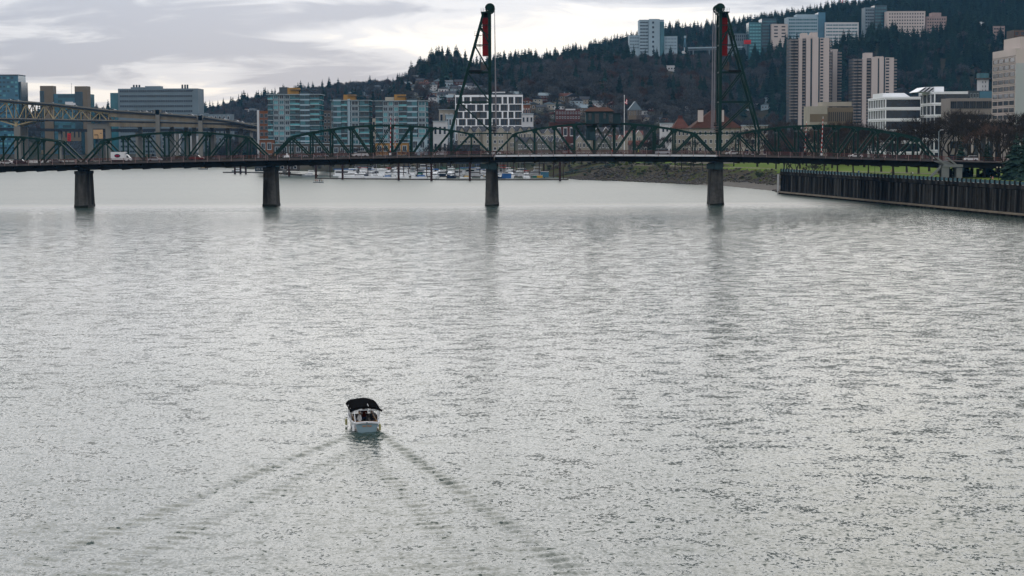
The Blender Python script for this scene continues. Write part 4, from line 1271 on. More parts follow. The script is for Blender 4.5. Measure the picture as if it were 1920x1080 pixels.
# white-framed block behind the left tower
t_, W, H = building('white_frame_block', 'mid-rise block with white grid frame and dark infill behind left lift tower', 853.5, 980, 179, 1400, 30)
bpart(t_, 'wall', M_TAUPE, (-W/2, W/2, 0, 30, 0, H - .2))
rowh = 13.4 / F * 1400
rows = [H - 1.0 - rowh * k for k in range(7)]
bpart(t_, 'frame_band', M_FRAME_W, (-W/2 - .1, W/2 + .1, -1.0, 30.1, H - 1.1, H + .4))
pats = [[0, .12, .23, .48, .7, .78, .875, 1], [0, .04, .165, .31, .425, .54, .66, .79, .995]]
for k in range(6):
    z1, z0 = rows[k] - .1, rows[k + 1]
    if z0 < 0: break
    bpart(t_, 'frame_band', M_FRAME_W, (-W/2 - .1, W/2 + .1, -1.0, 0, z0 - .35, z0 + .2))
    P = pats[k % 2]
    for q, f in enumerate(P):
        x = -W/2 + W * f
        bpart(t_, 'frame_post', M_FRAME_W, (x - .55 if q else x, x + .55 if f < 1 else x, -.99, 0, z0 + .2, z1))
    for a, b_ in zip(P[:-1], P[1:]):
        xa, xb = -W/2 + W*a + .6, -W/2 + W*b_ - .6
        if xb - xa < 2: continue
        for s_ in range(2):
            wgrid(t_, win_mesh(M_GREYD, M_NAVY, .05, 1), xa + (xb - xa)*s_/2, xa + (xb - xa)*(s_ + (1 if (k + s_) % 2 else .7))/2, z0 + .2, z1, 1, 1, .85, .96)
bpart(t_, 'roof_plant', M_GREYD, (W*.08, W*.23, 8, 14, H + .41, H + 2.2)); bpart(t_, 'roof_plant', M_LWHITE, (W*.05, W*.24, 7.5, 14.5, H + 2.21, H + 2.7))

# left background: glass towers beyond the freeway bridge
def ribbon(name, label, px0, px1, ytop, Y, D, nf, wallm, glassm, zb=8.0, frac=.45, inset=(.02, .98), lo=0):
    t_, W, H = building(name, label, px0, px1, ytop, Y, D, zb)
    bpart(t_, 'wall', wallm, (-W/2, W/2, 0, D, 0, H))
    fh = H / nf
    for k in range(lo, nf):
        n_ = max(1, int(W / 9))
        wgrid(t_, win_mesh(wallm, glassm, .03, 3), -W/2 + W*inset[0], -W/2 + W*inset[1], k*fh, (k+1)*fh, n_, 1, 1.0, frac, 0)
    return t_, W, H
t_, W, H = building('glass_tower', 'teal residential tower cut by the left edge behind the freeway bridge', -42, 34, 142, 1950, 30, 8)
bpart(t_, 'wall', M_BLUEGL, (-W/2, W/2, 0, 30, 0, H)); bpart(t_, 'side_bay', M_TEAL_D, (W/2 + .01, W/2 + 2, 3, 30, 0, H - 6)); bpart(t_, 'roof_rim', M_GREYD, (-W/2, W/2, -.3, 30, H + .01, H + 1.2))
wgrid(t_, None, -W/2, W/2, 4, H, 10, 17, .72, .5, alt=[win_mesh(M_BLUEGL, M_TEAL_D, .05), win_mesh(M_TEAL_L, M_TEAL_D, .05), win_mesh(M_BLUEGL, M_TEAL_L, .05), win_mesh(M_BLUEGL, M_TEAL_D, .05, 1)], skip=.25)
t_, W, H = building('office_block', 'blue glass office with tan stone corner towers beyond the freeway bridge', 76, 165, 176, 1960, 34, 8)
bpart(t_, 'wall', M_TEAL, (-W/2 + 1, W/2 - 1, 0, 34, 0, H)); bpart(t_, 'corner_tower', M_BRTAN, (-W/2, -W/2 + 13, -2, 12, 0, H + 8)); bpart(t_, 'corner_tower', M_BRTAN, (W/2 - 13, W/2, -1.5, 12, 0, H + 7.5)); bpart(t_, 'corner_glass', M_TEAL_D, (W/2 - 13.01, W/2 - 5, -1.6, -1.51, 4, H + 2)); bpart(t_, 'corner_glass', M_TEAL_D, (-W/2 - .3, -W/2 + 4, -2.1, -2.01, 4, H + 3))
fh = H / 12
for k in range(12): wgrid(t_, None, -W/2 + 13, W/2 - 13, k*fh, (k+1)*fh, 5, 1, .98, .6, 0, alt=[win_mesh(M_TEAL, M_TEAL_D, .03, 2), win_mesh(M_TEAL, M_BLUEGL, .03, 2)])
m = MB(); m.tube((6, 6, H), (6, 6, H + 11), .15, n=5); m.build('mast', M_GREYD, t_, world=False)
t_, W, H = ribbon('research_block', 'broad grey metal-clad research block with ribbon windows behind the freeway', 221, 371, 166, 1900, 36, 13, M_GREYP, M_NAVY, 8, .4, (.02, .93))
bpart(t_, 'wing', M_TEAL, (-W/2 - 8, -W/2 - .02, 2, 30, 0, H - 4)); bpart(t_, 'penthouse', M_GREYP, (-W*.36, -W*.2, 8, 20, H + .01, H + 1.6)); bpart(t_, 'penthouse', M_GREYP, (-W*.18, W*.02, 8, 20, H + .01, H + 2.6)); bpart(t_, 'sign_panel', M_NAVY, (W*.36, W*.44, -.2, -.02, H - 2.6, H - 1.4))
for q in (-.33, -.295, -.26, .28, .315, .345):
    m = MB(); m.tube((W*q, 12, H + (1.6 if q < 0 else 0)), (W*q, 12, H + 4.0), .9, n=8); m.build('vent_stack', M_GREYD, t_, world=False)
t_, W, H = building('clinic_block', 'pale grey panel clinic seen under the freeway bridge decks', 288, 384, 212, 1780, 24, 8)
bpart(t_, 'wall', M_GREYP, (-W/2, W/2, 0, 24, 0, H)); bpart(t_, 'panel', M_LWHITE, (-W*.1, W*.02, -.4, -.01, 0, H * .5), (W*.2, W*.42, -.4, -.01, 2, H*.45)); wgrid(t_, win_mesh(M_LWHITE, M_NAVY, .08), -W/2, W/2, 4, H, 8, 5, .5, .55, 0, skip=.3)
t_, W, H = building('grey_block', 'long grey building with square windows right of the pale clinic', 384, 432, 214, 1790, 24, 8)
bpart(t_, 'wall', M_GREYP, (-W/2, W/2, 0, 24, 0, H)); wgrid(t_, win_mesh(M_LWHITE, M_NAVY, .1), -W/2, W/2, 4, H, 6, 5, .5, .5)
t_, W, H = building('dark_shop', 'dark low building with tan upper storey behind left truss', 112, 152, 243, 1820, 16, 8)
bpart(t_, 'wall', M_NAVY, (-W/2, W/2, 0, 16, 0, H)); bpart(t_, 'upper_wall', M_BRTAN, (-W/2, W/2, -.5, -.01, H*.55, H)); wgrid(t_, win_mesh(M_BRTAN, M_NAVY, .06), -W/2, W/2, H*.65, H, 5, 1, .4, .9, -.5)
# billboard, red pylon sign
t_ = thing('billboard', 'large tan billboard panel between the freeway bridge pier legs', 'billboard', (at(184, 250, 1700).x, 1700, 8))
a, b_ = at(174, 260, 1700), at(192.5, 243, 1700)
bpart(t_, 'panel', mat('tan_poster', (0.52, 0.33, 0.17), 0.7, var=0.05), (a.x - t_.location.x, b_.x - t_.location.x, 0, .6, a.z - 8, b_.z - 8))
bpart(t_, 'poster_mark', M_BLACK, (-3.4, -.2, -.05, -.01, a.z - 8 + 2.9, a.z - 8 + 3.6), (-.4, .1, -.05, -.01, a.z - 8, a.z - 8 + 3.2), (1.5, 3.2, -.05, -.01, a.z - 8 + 4.4, a.z - 8 + 4.9))
bpart(t_, 'post', M_GREYD, (-.4, .4, .2, .7, 0, a.z - 8)); bpart(t_, 'catwalk', M_GREYD, (-4.4, 4.4, -.8, -.02, a.z - 8.5, a.z - 8.2))
t_ = thing('pylon_sign', 'tall narrow red pylon sign left of the billboard', 'sign', (at(129.5, 260, 1690).x, 1690, 8))
a, b_ = at(126.5, 264.5, 1690), at(132.5, 250, 1690); w_ = (b_.x - a.x) / 2
bpart(t_, 'panel', M_STRIPE_R, (-w_, w_, 0, .8, a.z - 8, b_.z - 8)); bpart(t_, 'post', M_GREYD, (-.3, .3, .2, .6, 0, a.z - 8))
hh = (b_.z - a.z) / 4
for k in range(3): bpart(t_, 'letter', M_REDBR, (-w_*.6, w_*.6, -.05, -.01, a.z - 8 + hh*(k + .45), a.z - 8 + hh*(k + .62)), (-w_*.6, -w_*.3, -.05, -.01, a.z - 8 + hh*(k + .64), a.z - 8 + hh*(k + 1.05)), (w_*.3, w_*.6, -.05, -.01, a.z - 8 + hh*(k + .64), a.z - 8 + hh*(k + 1.05)))

# townhouses, apartments and the gabled hotel behind the lifting span
def gable(m, x0, x1, y0, y1, z0, z1, mi=1, along='x', over=.3):
    if along == 'x':       # ridge runs along x
        ym = (y0 + y1) / 2
        m.add([(x0-over,y0-over,z0),(x1+over,y0-over,z0),(x1+over,y1+over,z0),(x0-over,y1+over,z0),(x0-over,ym,z1),(x1+over,ym,z1)], [(0,1,5,4),(2,3,4,5),(1,2,5),(3,0,4),(3,2,1,0)], mi)
    else:
        xm = (x0 + x1) / 2
        m.add([(x0-over,y0-over,z0),(x1+over,y0-over,z0),(x1+over,y1+over,z0),(x0-over,y1+over,z0),(xm,y0-over,z1),(xm,y1+over,z1)], [(0,4,5,3),(1,2,5,4),(0,1,4),(2,3,5),(3,2,1,0)], mi)
def row_house(px0, px1, yeave, Y, wallm, roofm, ng, label, zb=8.0, rz=2.6, nf=2, cat='house', group=None):
    t_, W, H = building('row_house', label, px0, px1, yeave, Y, 11, zb, cat, group)
    bpart(t_, 'wall', wallm, (-W/2, W/2, 0, 11, 0, H))
    m = MB(); gable(m, -W/2, W/2, 0, 11, H + .01, H + rz, 0); m.build('roof', roofm, t_, world=False)
    for k in range(ng):
        c = -W/2 + W * (k + .5) / ng; hw = W / ng * .3
        m = MB(); m.prism([(c - hw, 0), (c + hw, 0), (c + hw, H + .2), (c, H + rz * .95), (c - hw, H + .2)], -.6, 5.0); m.build('gable_front', wallm, t_, world=False)
        m = MB(); m.prism([(c - hw - .3, H + .05), (c, H + rz * .95 + .05), (c + hw + .3, H + .05), (c + hw + .3, H + .35), (c, H + rz * .95 + .4), (c - hw - .3, H + .35)], -.95, 5.0); m.build('gable_roof', M_LWHITE if rnd.random() < .5 else roofm, t_, world=False)
        wgrid(t_, win_mesh(M_LWHITE, M_NAVY, .14, 1), c - hw * .8, c + hw * .8, H * .1, H, 2, nf, .6, .55, -.6)
    for k in range(ng - 1):
        c = -W/2 + W * (k + 1) / ng; hw = W / ng * .16
        wgrid(t_, win_mesh(M_LWHITE, M_NAVY, .14), c - hw, c + hw, H * .1, H, 1, nf, .8, .5, 0)
    return t_
row_house(858, 905, 247, 1160, M_CREAM, M_SLATE, 3, 'cream gabled apartment row just left of the left tower pier', nf=4)
row_house(906, 950, 246, 1150, M_CREAM, M_SLATE, 2, 'cream gabled apartment row right behind the left tower leg', nf=4)
row_house(952, 1000, 246, 1170, M_CREAM, M_SLATE, 3, 'upper cream apartment row behind the first lift span panels', nf=3)
row_house(1001, 1052, 250, 1175, M_CREAM, M_SLATE, 3, 'upper cream apartment row above the sage townhouses', nf=3)
row_house(966, 1003, 266, 1110, M_SAGE, M_SLATE, 2, 'sage grey townhouse pair, left of the front row')
row_house(1004, 1032, 266, 1112, M_SAGE, M_SLATE, 2, 'sage grey townhouse pair, second in the front row')
row_house(1033, 1056, 267, 1112, M_SAGE, M_SLATE, 2, 'sage grey townhouse pair, third in the front row')
row_house(1078, 1112, 263, 1130, M_CREAM, M_SLATE, 2, 'cream townhouse pair under the operator house, left side')
row_house(1116, 1146, 264, 1120, M_SAGE, M_SLATE, 2, 'sage townhouse pair right under the operator house')
row_house(1142, 1170, 262, 1125, M_CREAM, M_REDBR, 2, 'cream townhouse pair with brown roof right of the operator house')
row_house(1112, 1160, 247, 1180, M_TAUPE, M_SLATE, 3, 'upper taupe apartment row behind the operator house stairs', nf=3)
row_house(1172, 1206, 253, 1175, M_CREAM, M_REDROOF, 2, 'cream apartment with reddish roof behind the right half of the lift span', nf=3)
row_house(1180, 1226, 272, 1105, M_TAUPE, M_REDBR, 3, 'low brown-roofed townhouse row at the right end of the lift span')
t_, W, H = building('parking_shed', 'long dark shed with pale roof edge behind the left span', 838, 900, 273, 1110, 10, 7.5)
bpart(t_, 'wall', M_NAVY, (-W/2, W/2, 0, 10, 0, H)); bpart(t_, 'roof', M_SLATE, (-W/2 - .4, W/2 + .4, -.8, 10.5, H + .01, H + .5))

t_, W, H = building('hotel', 'large riverside hotel with steep brown hipped roof and two pale chimneys', 1298, 1388, 240, 1000, 24, 8.5)
bpart(t_, 'wall', M_CREAM, (-W/2, W/2, 0, 24, 0, H))
m = MB(); zt_ = at(1345, 206, 1000).z - 8.5
m.add([(-W/2-1,-1.2,H+.01),(W/2+1,-1.2,H+.01),(W/2+1,25,H+.01),(-W/2-1,25,H+.01),(-1.5,11,zt_),(1.5,11,zt_)], [(0,1,5,4),(1,2,5),(2,3,4,5),(3,0,4),(3,2,1,0)])
m.build('roof', M_BROWNROOF, t_, world=False)
for px, in ((1315,), (1354,)):
    x = at(px, 220, 1000).x - t_.location.x
    c = bpart(t_, 'chimney', M_BEIGE, (x - 1.3, x + 1.3, 3, 5.4, H, at(px, 206, 1000).z - 8.5)); bpart(c, 'chimney_cap', M_BLACK, (x - 1.45, x + 1.45, 2.85, 5.55, at(px, 206, 1000).z - 8.49, at(px, 203.5, 1000).z - 8.5))
wgrid(t_, win_mesh(M_LWHITE, M_NAVY, .12, 1), -W/2, W/2, 1, H - .5, 9, 4, .5, .55)
t_, W, H = building('turret_house', 'small building with dark red hipped roof and cupola left of the hotel', 1263, 1292, 241, 1030, 14, 8.5)
bpart(t_, 'wall', M_CREAM, (-W/2, W/2, 0, 14, 0, H)); zt_ = at(1277, 222, 1030).z - 8.5
m = MB(); m.add([(-W/2-.6,-.6,H+.01),(W/2+.6,-.6,H+.01),(W/2+.6,14.6,H+.01),(-W/2-.6,14.6,H+.01),(-1.2,6,zt_),(1.2,6,zt_),(1.2,8,zt_),(-1.2,8,zt_)], [(0,1,5,4),(1,2,6,5),(2,3,7,6),(3,0,4,7),(4,5,6,7),(3,2,1,0)]); m.build('roof', M_REDBR, t_, world=False)
c = bpart(t_, 'cupola', M_REDBR, (-1.1, 1.1, 6.1, 7.9, zt_ + .01, zt_ + 1.6)); wgrid(t_, win_mesh(M_LWHITE, M_NAVY, .12), -W/2, W/2, 1, H - .5, 4, 4, .5, .55)

# houses and blocks scattered over the lower hillside
def hill_house(x, Y, w, h, wallm, roofm, label, rz=None, along='x', d=9):
    z = H1(x, Y) - 1.0
    hh = h + 1.5; p = Vector((x, Y, z))
    t_ = thing('house', label, 'house', (p.x, Y, z), rnd.uniform(-.25, .25), 'houses on the hillside')
    bpart(t_, 'wall', wallm, (-w/2, w/2, 0, d, 0, hh))
    m = MB(); gable(m, -w/2, w/2, 0, d, hh + .01, hh + (rz or h * .5), 0, along, .5); m.build('roof', roofm, t_, world=False)
    wgrid(t_, win_mesh(M_LWHITE, M_NAVY, .12), -w/2 + .5, w/2 - .5, hh - h, hh, max(2, int(w/3)), 1 if h < 5 else 2, .5, .5)
HW = [M_LWHITE, M_CREAM, M_PALEBL, M_TAUPE, M_BRTAN, M_SAGE, M_REDROOF, M_ORANGE]; HR = [M_SLATE, M_REDBR, M_GREYP, M_SLATE, M_GREYD]
names_ = {0: 'white', 1: 'cream', 2: 'pale blue', 3: 'taupe', 4: 'tan', 5: 'sage green', 6: 'red', 7: 'orange'}
for k, ((px, yb), (hx, hy)) in enumerate(zip(HOUSE_SPOTS, HOUSE_AT)):
    wi = rnd.randrange(8) if not 795 < px < 915 else rnd.choice([0, 0, 2, 6, 7, 0])
    w = rnd.uniform(7, 13); h = rnd.uniform(3.2, 6.5)
    hill_house(hx, hy, w, h, HW[wi], rnd.choice(HR), '%s hillside house among bare trees, %s house from the left' % (names_[wi], ordinal(k + 1)), along=rnd.choice('xy'))
t_, W, H = building('brick_school', 'long low red brick building with white roof edge on the lower slope', 1042, 1088, 205, 1500, 18, at(1060, 228, 1500).z)
bpart(t_, 'wall', M_REDROOF, (-W/2, W/2, 0, 18, 0, H)); bpart(t_, 'roof_edge', M_LWHITE, (-W*.1, W*.3, -.4, -.01, H - .7, H + .4)); wgrid(t_, win_mesh(M_LWHITE, M_NAVY, .12), -W/2, W/2, H - 8, H - 1, 9, 2, .5, .5)
t_, W, H = building('church', 'pale grey church with steep gable and thin spire on the slope', 1062, 1074, 182, ground_at(1068, 190)[1], 16, H1(*ground_at(1068, 190)) - 1)
bpart(t_, 'wall', M_PALEBL, (-W/2, W/2, 0, 16, 0, H)); m = MB(); gable(m, -W/2, W/2, 0, 16, H + .01, H + 4.5, 0, 'y'); m.build('roof', M_GREYP, t_, world=False)
m = MB(); m.box(-W/2 - 2.4, -W/2 - 1.2, 1, 2.2, 0, H + 1); m.tube((-W/2 - 1.8, 1.6, H + 1), (-W/2 - 1.8, 1.6, H + 5), .8, .02, 4); m.build('spire', M_PALEBL, t_, world=False)
t_, W, H = building('gabled_hall', 'steep gabled grey-roofed hall beside the flagpole', 1179, 1203, 206, 1480, 16, at(1190, 224, 1480).z)
bpart(t_, 'wall', M_TAUPE, (-W/2, W/2, 0, 16, 0, H)); m = MB(); gable(m, -W/2, W/2, 0, 16, H + .01, H + 6.5, 0, 'y'); m.build('roof', M_GREYP, t_, world=False); bpart(t_, 'side_wall', M_BRTAN, (-W/2 - .1, W*.1, -.3, -.01, 0, H - 1)); wgrid(t_, win_mesh(M_LWHITE, M_NAVY, .1), -W/2, W/2, 3, H, 4, 3, .5, .5, -.3)
for px0, px1, yt, Y, wm, nf, lab in ((823, 851, 206, 1420, M_CREAM, 3, 'cream block with pale cornice left of the white-framed block'), (812, 838, 228, 1300, M_LWHITE, 2, 'low white shop building beside the wide apartment block'), (836, 852, 216, 1350, M_PALEBL, 3, 'pale blue glass building just left of the white-framed block'),
                                     (978, 1000, 214, 1330, M_LWHITE, 4, 'white and navy low-rise right of the white-framed block'), (980, 994, 196, 1500, M_ORANGE, 3, 'small orange-roofed white building above the white and navy low-rise'), (1030, 1078, 231, 1240, M_REDROOF, 2, 'long low building with red roof band left of operator house'),
                                     (1240, 1262, 232, 1200, M_LWHITE, 3, 'white low-rise left of the turret house'), (1395, 1440, 236, 1150, M_CREAM, 3, 'pale low-rise behind the right span beside the tower')):
    t_, W, H = building('low_rise', lab, px0, px1, yt, Y, 14, 8.5)
    bpart(t_, 'wall', wm, (-W/2, W/2, 0, 14, 0, H)); bpart(t_, 'roof', M_SLAB if wm is not M_REDROOF else M_REDROOF, (-W/2 - .3, W/2 + .3, -.5, 14.3, H + .01, H + .5)); wgrid(t_, win_mesh(M_LWHITE, M_NAVY, .1), -W/2, W/2, 2, H - .3, max(3, int(W/3.5)), nf, .6, .55)

# hospital campus on the hilltop
def campus(name, label, px0, px1, ytop, Y, D, nf, wallm, glassm, frac=.45, nb=None, inset=(.03, .97), style='ribbon'):
    xm = at((px0 + px1)/2, ytop, Y).x; zb = H1(xm, Y) - 6
    t_, W, H = building(name, label, px0, px1, ytop, Y, D, max(min(zb, at(px0, ytop, Y).z - 12), at(px0, ytop, Y).z - 4) if nf < 2 else min(zb, at(px0, ytop, Y).z - 12))
    bpart(t_, 'wall', wallm, (-W/2, W/2, 0, D, 0, H)); bpart(t_, 'parapet', wallm, (-W/2 - .15, W/2 + .15, -.2, D, H + .01, H + .7))
    fh = 3.9; k = 0
    while H - (k + 1) * fh > 0 and k < nf:
        z1 = H - k * fh - .6
        n_ = nb or max(1, int(W / 8))
        wgrid(t_, win_mesh(wallm, glassm, .04, 3 if style == 'ribbon' else 0), -W/2 + W*inset[0], -W/2 + W*inset[1], z1 - fh, z1, n_, 1, 1.0 if style == 'ribbon' else .55, frac, 0)
        k += 1
    return t_, W, H
t_, W, H = campus('hospital_tower', 'tall pale blue hospital tower on the hilltop left of right lift tower', 1199, 1245, 38, 2350, 30, 14, M_PALEBL, M_NAVY, .45, 3, (.02, .36))
bpart(t_, 'stair_core', M_PALEBL, (-W*.12, W*.32, -3, -.02, 0, H + 1.4)); wgrid(t_, win_mesh(M_PALEBL, M_NAVY, .06), W*.0, W*.1, 0, H, 1, 12, .9, .5, -3); bpart(t_, 'side_fin', M_TEAL, (W*.33, W/2 + .2, -1.0, -.02, 0, H - 2))
campus('hospital_wing', 'pale low hospital wing left of the hilltop tower', 1180, 1199, 67, 2352, 24, 4, M_PALEBL, M_GREYP, .4)
campus('hospital_wing', 'pale low hospital wing right of the hilltop tower', 1245.5, 1270, 69, 2352, 24, 4, M_PALEBL, M_GREYP, .3)
campus('glass_pavilion', 'teal glass research building right behind the right lift tower', 1404, 1428, 43, 2345, 26, 9, M_TEAL, M_TEAL_L, .5)
campus('glass_block', 'dark teal glass block with slanted top on the hilltop', 1428.5, 1456, 36, 2350, 30, 9, M_TEAL_D, M_TEAL, .4)
campus('tan_clinic', 'low tan clinic between the teal glass block and curved hospital', 1447, 1477, 46, 2338, 10, 4, M_BEIGE, M_NAVY, .4, style='win')
t_, W, H = campus('curved_hospital', 'white banded glass hospital with stepped curved roof on the hilltop', 1477, 1534, 33, 2345, 30, 8, M_PALEBL, M_TEAL, .5)
bpart(t_, 'roof_storey', M_PALEBL, (-W*.2, W/2, 3, 26, H + .72, H + 4)); bpart(t_, 'end_tower', M_BLUEGL, (W/2 + .02, W/2 + 8.5, -1, 26, 0, H + 6))
t_, W, H = campus('long_hospital', 'long white banded hospital wing stepping down to the right', 1547, 1610, 43, 2340, 26, 6, M_LWHITE, M_TEAL, .45)
campus('dark_hospital', 'dark blue glass hospital block near the ridge', 1640, 1663, 11, 2420, 26, 7, M_TEAL_D, M_TEAL, .4)
campus('dark_hospital', 'grey hospital block with white fin near the ridge', 1622, 1640, 15, 2421, 24, 7, M_GREYP, M_NAVY, .4)
campus('tan_hospital', 'broad tan hospital with rows of windows near the ridge', 1664, 1735, 22, 2400, 30, 7, M_BEIGE, M_NAVY, .42, 14, style='win')
t_, W, H = campus('pink_hospital', 'stepped pink-tan hospital right of the broad tan one', 1737, 1775, 32, 2405, 24, 5, mat('pink_stucco', (0.30, 0.225, 0.205), 0.8, var=.1), M_NAVY, .4, 8, style='win')
bpart(t_, 'roof_storey', MATS['pink_stucco'], (-W*.2, W*.25, 2, 20, H + .72, H + 5.5))
campus('hill_block', 'small pale house-like block among conifers at upper right', 1825, 1845, 42, 2420, 14, 2, M_LWHITE, M_NAVY, .4)
campus('hill_block', 'small pinkish block among conifers near the right edge', 1862, 1884, 50, 2300, 14, 2, MATS['pink_stucco'], M_NAVY, .4)
campus('grey_colonnade', 'grey colonnaded hall behind the raking legs of right tower', 1368, 1402, 64, 2360, 18, 2, M_GREYP, M_NAVY, .8, 9, style='win')
campus('red_panel_hall', 'small bright red panel building by the hilltop footbridge', 1396, 1408, 76, 2335, 8, 1, M_STRIPE_R, M_GREYD, .1)
campus('white_hill_house', 'white flat-roofed house alone in the woods below the hospital', 1246, 1268, 124, ground_at(1257, 134)[1], 10, 2, M_LWHITE, M_NAVY, .4, 4, style='win')
# hilltop footbridge, aerial tram tower and cabin
Yt = 2300
sb = thing('hill_footbridge', 'long white enclosed footbridge across the hilltop gully', 'footbridge', (at(1310, 92, Yt).x, Yt, at(1310, 92, Yt).z))
a, b_ = at(1290, 90, Yt), at(1396, 88, Yt); o0 = sb.location
m = MB(); m.beam(a, b_, 4.0, 1.6); m.build('upper_tube', M_PALEBL, sb); m = MB(); m.beam(a - Vector((0, -.5, 2.4)), b_ - Vector((0, -.5, 2.4)), 3.0, 1.0); m.build('lower_tube', M_GREYP, sb)
for px in (1300, 1330, 1365): p = at(px, 92, Yt); MB().box(p.x - .7, p.x + .7, Yt - .7, Yt + .7, H1(p.x, Yt) - 2, p.z - .5).build('post', M_GREYP, sb)
p = at(1284, 96, 2280)
tt = thing('tram_tower', 'slender pale blue splayed aerial tram tower beside hilltop hospital', 'tower', (p.x, 2280, H1(p.x, 2280) - 1))
top_ = at(1284.5, 68, 2280); m = MB()
for dx, dy in ((-3.4, -2), (3.4, -2), (-3.4, 2), (3.4, 2)): m.beam(Vector((p.x + dx, 2280 + dy, min(p.z, tt.location.z) - 1)), top_, .9, .9)
m.build('leg', M_BLUEGL, tt); MB().box(top_.x - 1.2, top_.x + 1.2, 2279, 2281, top_.z - 2, top_.z + .5).build('head', M_PALEBL, tt)
p = at(1283.5, 98.5, 2255)
tc_ = thing('tram_cabin', 'small white aerial tram cabin hanging below its tower', 'tram', tuple(p))
m = MB(); m.prism([(-3.2, .8), (-2.4, -.9), (2.4, -.9), (3.2, .8), (2.2, 1.6), (-2.2, 1.6)], -1.6, 1.6); m.build('cabin', M_WHITE, tc_, world=False); bpart(tc_, 'window', M_GLASSDK, (-2.5, 2.5, -1.66, -1.61, .1, .8)); m = MB(); m.beam((0, 0, 1.6), (0, 0, 6.0), .3); m.build('hanger', M_WHITE, tc_, world=False)
# masts on the ridge
for px, yb, yt, lab in ((1580, 16, -14, 'three-legged red and white radio mast on the skyline, left one'), (1682, 10, -14, 'lattice radio mast on the skyline, right one')):
    p = at(px, yb, 2950); q = at(px, yt, 2950); t_ = thing('radio_mast', lab, 'mast', (p.x, 2950, H1(p.x, 2950) - 1))
    m = MB()
    for dx, dy in ((-4, -3), (4, -3), (0, 4)): m.beam((dx, dy, 0), (dx * .7, dy * .7, q.z - t_.location.z), .8)
    for k in range(5):
        z = (q.z - t_.location.z) * k / 5; m.beam((-4, -3, z), (3.6, -2.8, z + 8), .4); m.beam((-4, -3, z), (4, -3, z), .4)
    m.build('lattice', M_STRIPE_R if px < 1600 else M_GREYP, t_, world=False)

# two beige residential towers with stacked balconies
BSHELF = {}
def plaza(px0, px1, ytop, Y, label, cols, pent, zb=9.0, D=30):
    t_, W, H = building('residential_tower', label, px0, px1, ytop, Y, D, zb)
    bpart(t_, 'core', M_GREYD, (-W/2 + 1.5, W/2 - 1.5, 1.4, D, 0, H - .5))
    nf = int(H / 2.62); fh = H / nf
    for a, b_, ty, dep in cols:
        xa, xb = -W/2 + W * (a - px0) / (px1 - px0), -W/2 + W * (b_ - px0) / (px1 - px0)
        if ty == 'wall':
            bpart(t_, 'wall_slab', M_BEIGE, (xa, xb, -dep, 1.4, 0, H + (.6 if dep > .5 else 0)))
        elif ty == 'slot':
            bpart(t_, 'window_slot', M_TEAL_D, (xa, xb, .4, 1.39, 0, H - 1))
        elif ty == 'win':
            bpart(t_, 'wall_slab', M_BEIGE, (xa, xb, -dep, 1.4, 0, H))
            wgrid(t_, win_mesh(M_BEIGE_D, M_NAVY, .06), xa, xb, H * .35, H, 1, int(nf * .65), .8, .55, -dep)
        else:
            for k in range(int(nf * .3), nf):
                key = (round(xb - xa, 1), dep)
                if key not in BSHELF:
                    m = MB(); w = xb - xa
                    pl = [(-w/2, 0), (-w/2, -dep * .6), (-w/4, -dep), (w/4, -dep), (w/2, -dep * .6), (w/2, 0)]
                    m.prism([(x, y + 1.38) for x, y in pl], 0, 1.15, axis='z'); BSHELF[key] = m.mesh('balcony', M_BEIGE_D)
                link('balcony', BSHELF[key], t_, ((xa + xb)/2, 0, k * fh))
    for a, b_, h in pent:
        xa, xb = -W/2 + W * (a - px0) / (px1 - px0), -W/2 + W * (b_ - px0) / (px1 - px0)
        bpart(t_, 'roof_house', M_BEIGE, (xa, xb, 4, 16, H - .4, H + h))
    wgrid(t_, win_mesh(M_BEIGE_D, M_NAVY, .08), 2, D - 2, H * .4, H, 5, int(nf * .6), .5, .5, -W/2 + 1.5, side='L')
    return t_
q = lambda v: 1440 + v / 4.0
plaza(q(163), q(480), 71, 1720, 'tallest beige residential tower with stacked curved balconies, left of the pair',
      [(q(163), q(196), 'balc', 2.0), (q(198), q(230), 'balc', 3.0), (q(230), q(258), 'wall', .3), (q(258), q(286), 'balc', 3.2), (q(286), q(318), 'wall', 1.2), (q(318), q(332), 'slot', 0), (q(332), q(377), 'wall', 1.6), (q(377), q(390), 'slot', 0),
       (q(390), q(418), 'win', .8), (q(418), q(460), 'wall', .4), (q(460), q(480), 'balc', 2.2)], [(q(258), q(300), 4.5), (q(330), q(378), 5.0), (q(300), q(330), 2.6)])
plaza(q(470), q(553), 95, 1745, 'lower beige wing standing behind the right edge of the tallest tower', [(q(470), q(486), 'balc', 2.2), (q(486), q(520), 'wall', .5), (q(520), q(553), 'balc', 2.4)], [(q(490), q(530), 1.5)])
plaza(q(636), q(968), 108, 1700, 'shorter beige residential tower with stacked balconies, right of the pair',
      [(q(636), q(670), 'balc', 2.0), (q(674), q(708), 'balc', 3.0), (q(708), q(740), 'wall', .3), (q(740), q(775), 'balc', 3.2), (q(775), q(822), 'wall', 1.4), (q(822), q(834), 'slot', 0), (q(834), q(866), 'wall', 1.6), (q(866), q(880), 'slot', 0),
       (q(880), q(912), 'win', .8), (q(912), q(944), 'wall', .4), (q(944), q(968), 'balc', 2.2)], [(q(733), q(790), 4.4), (q(815), q(870), 1.2)])

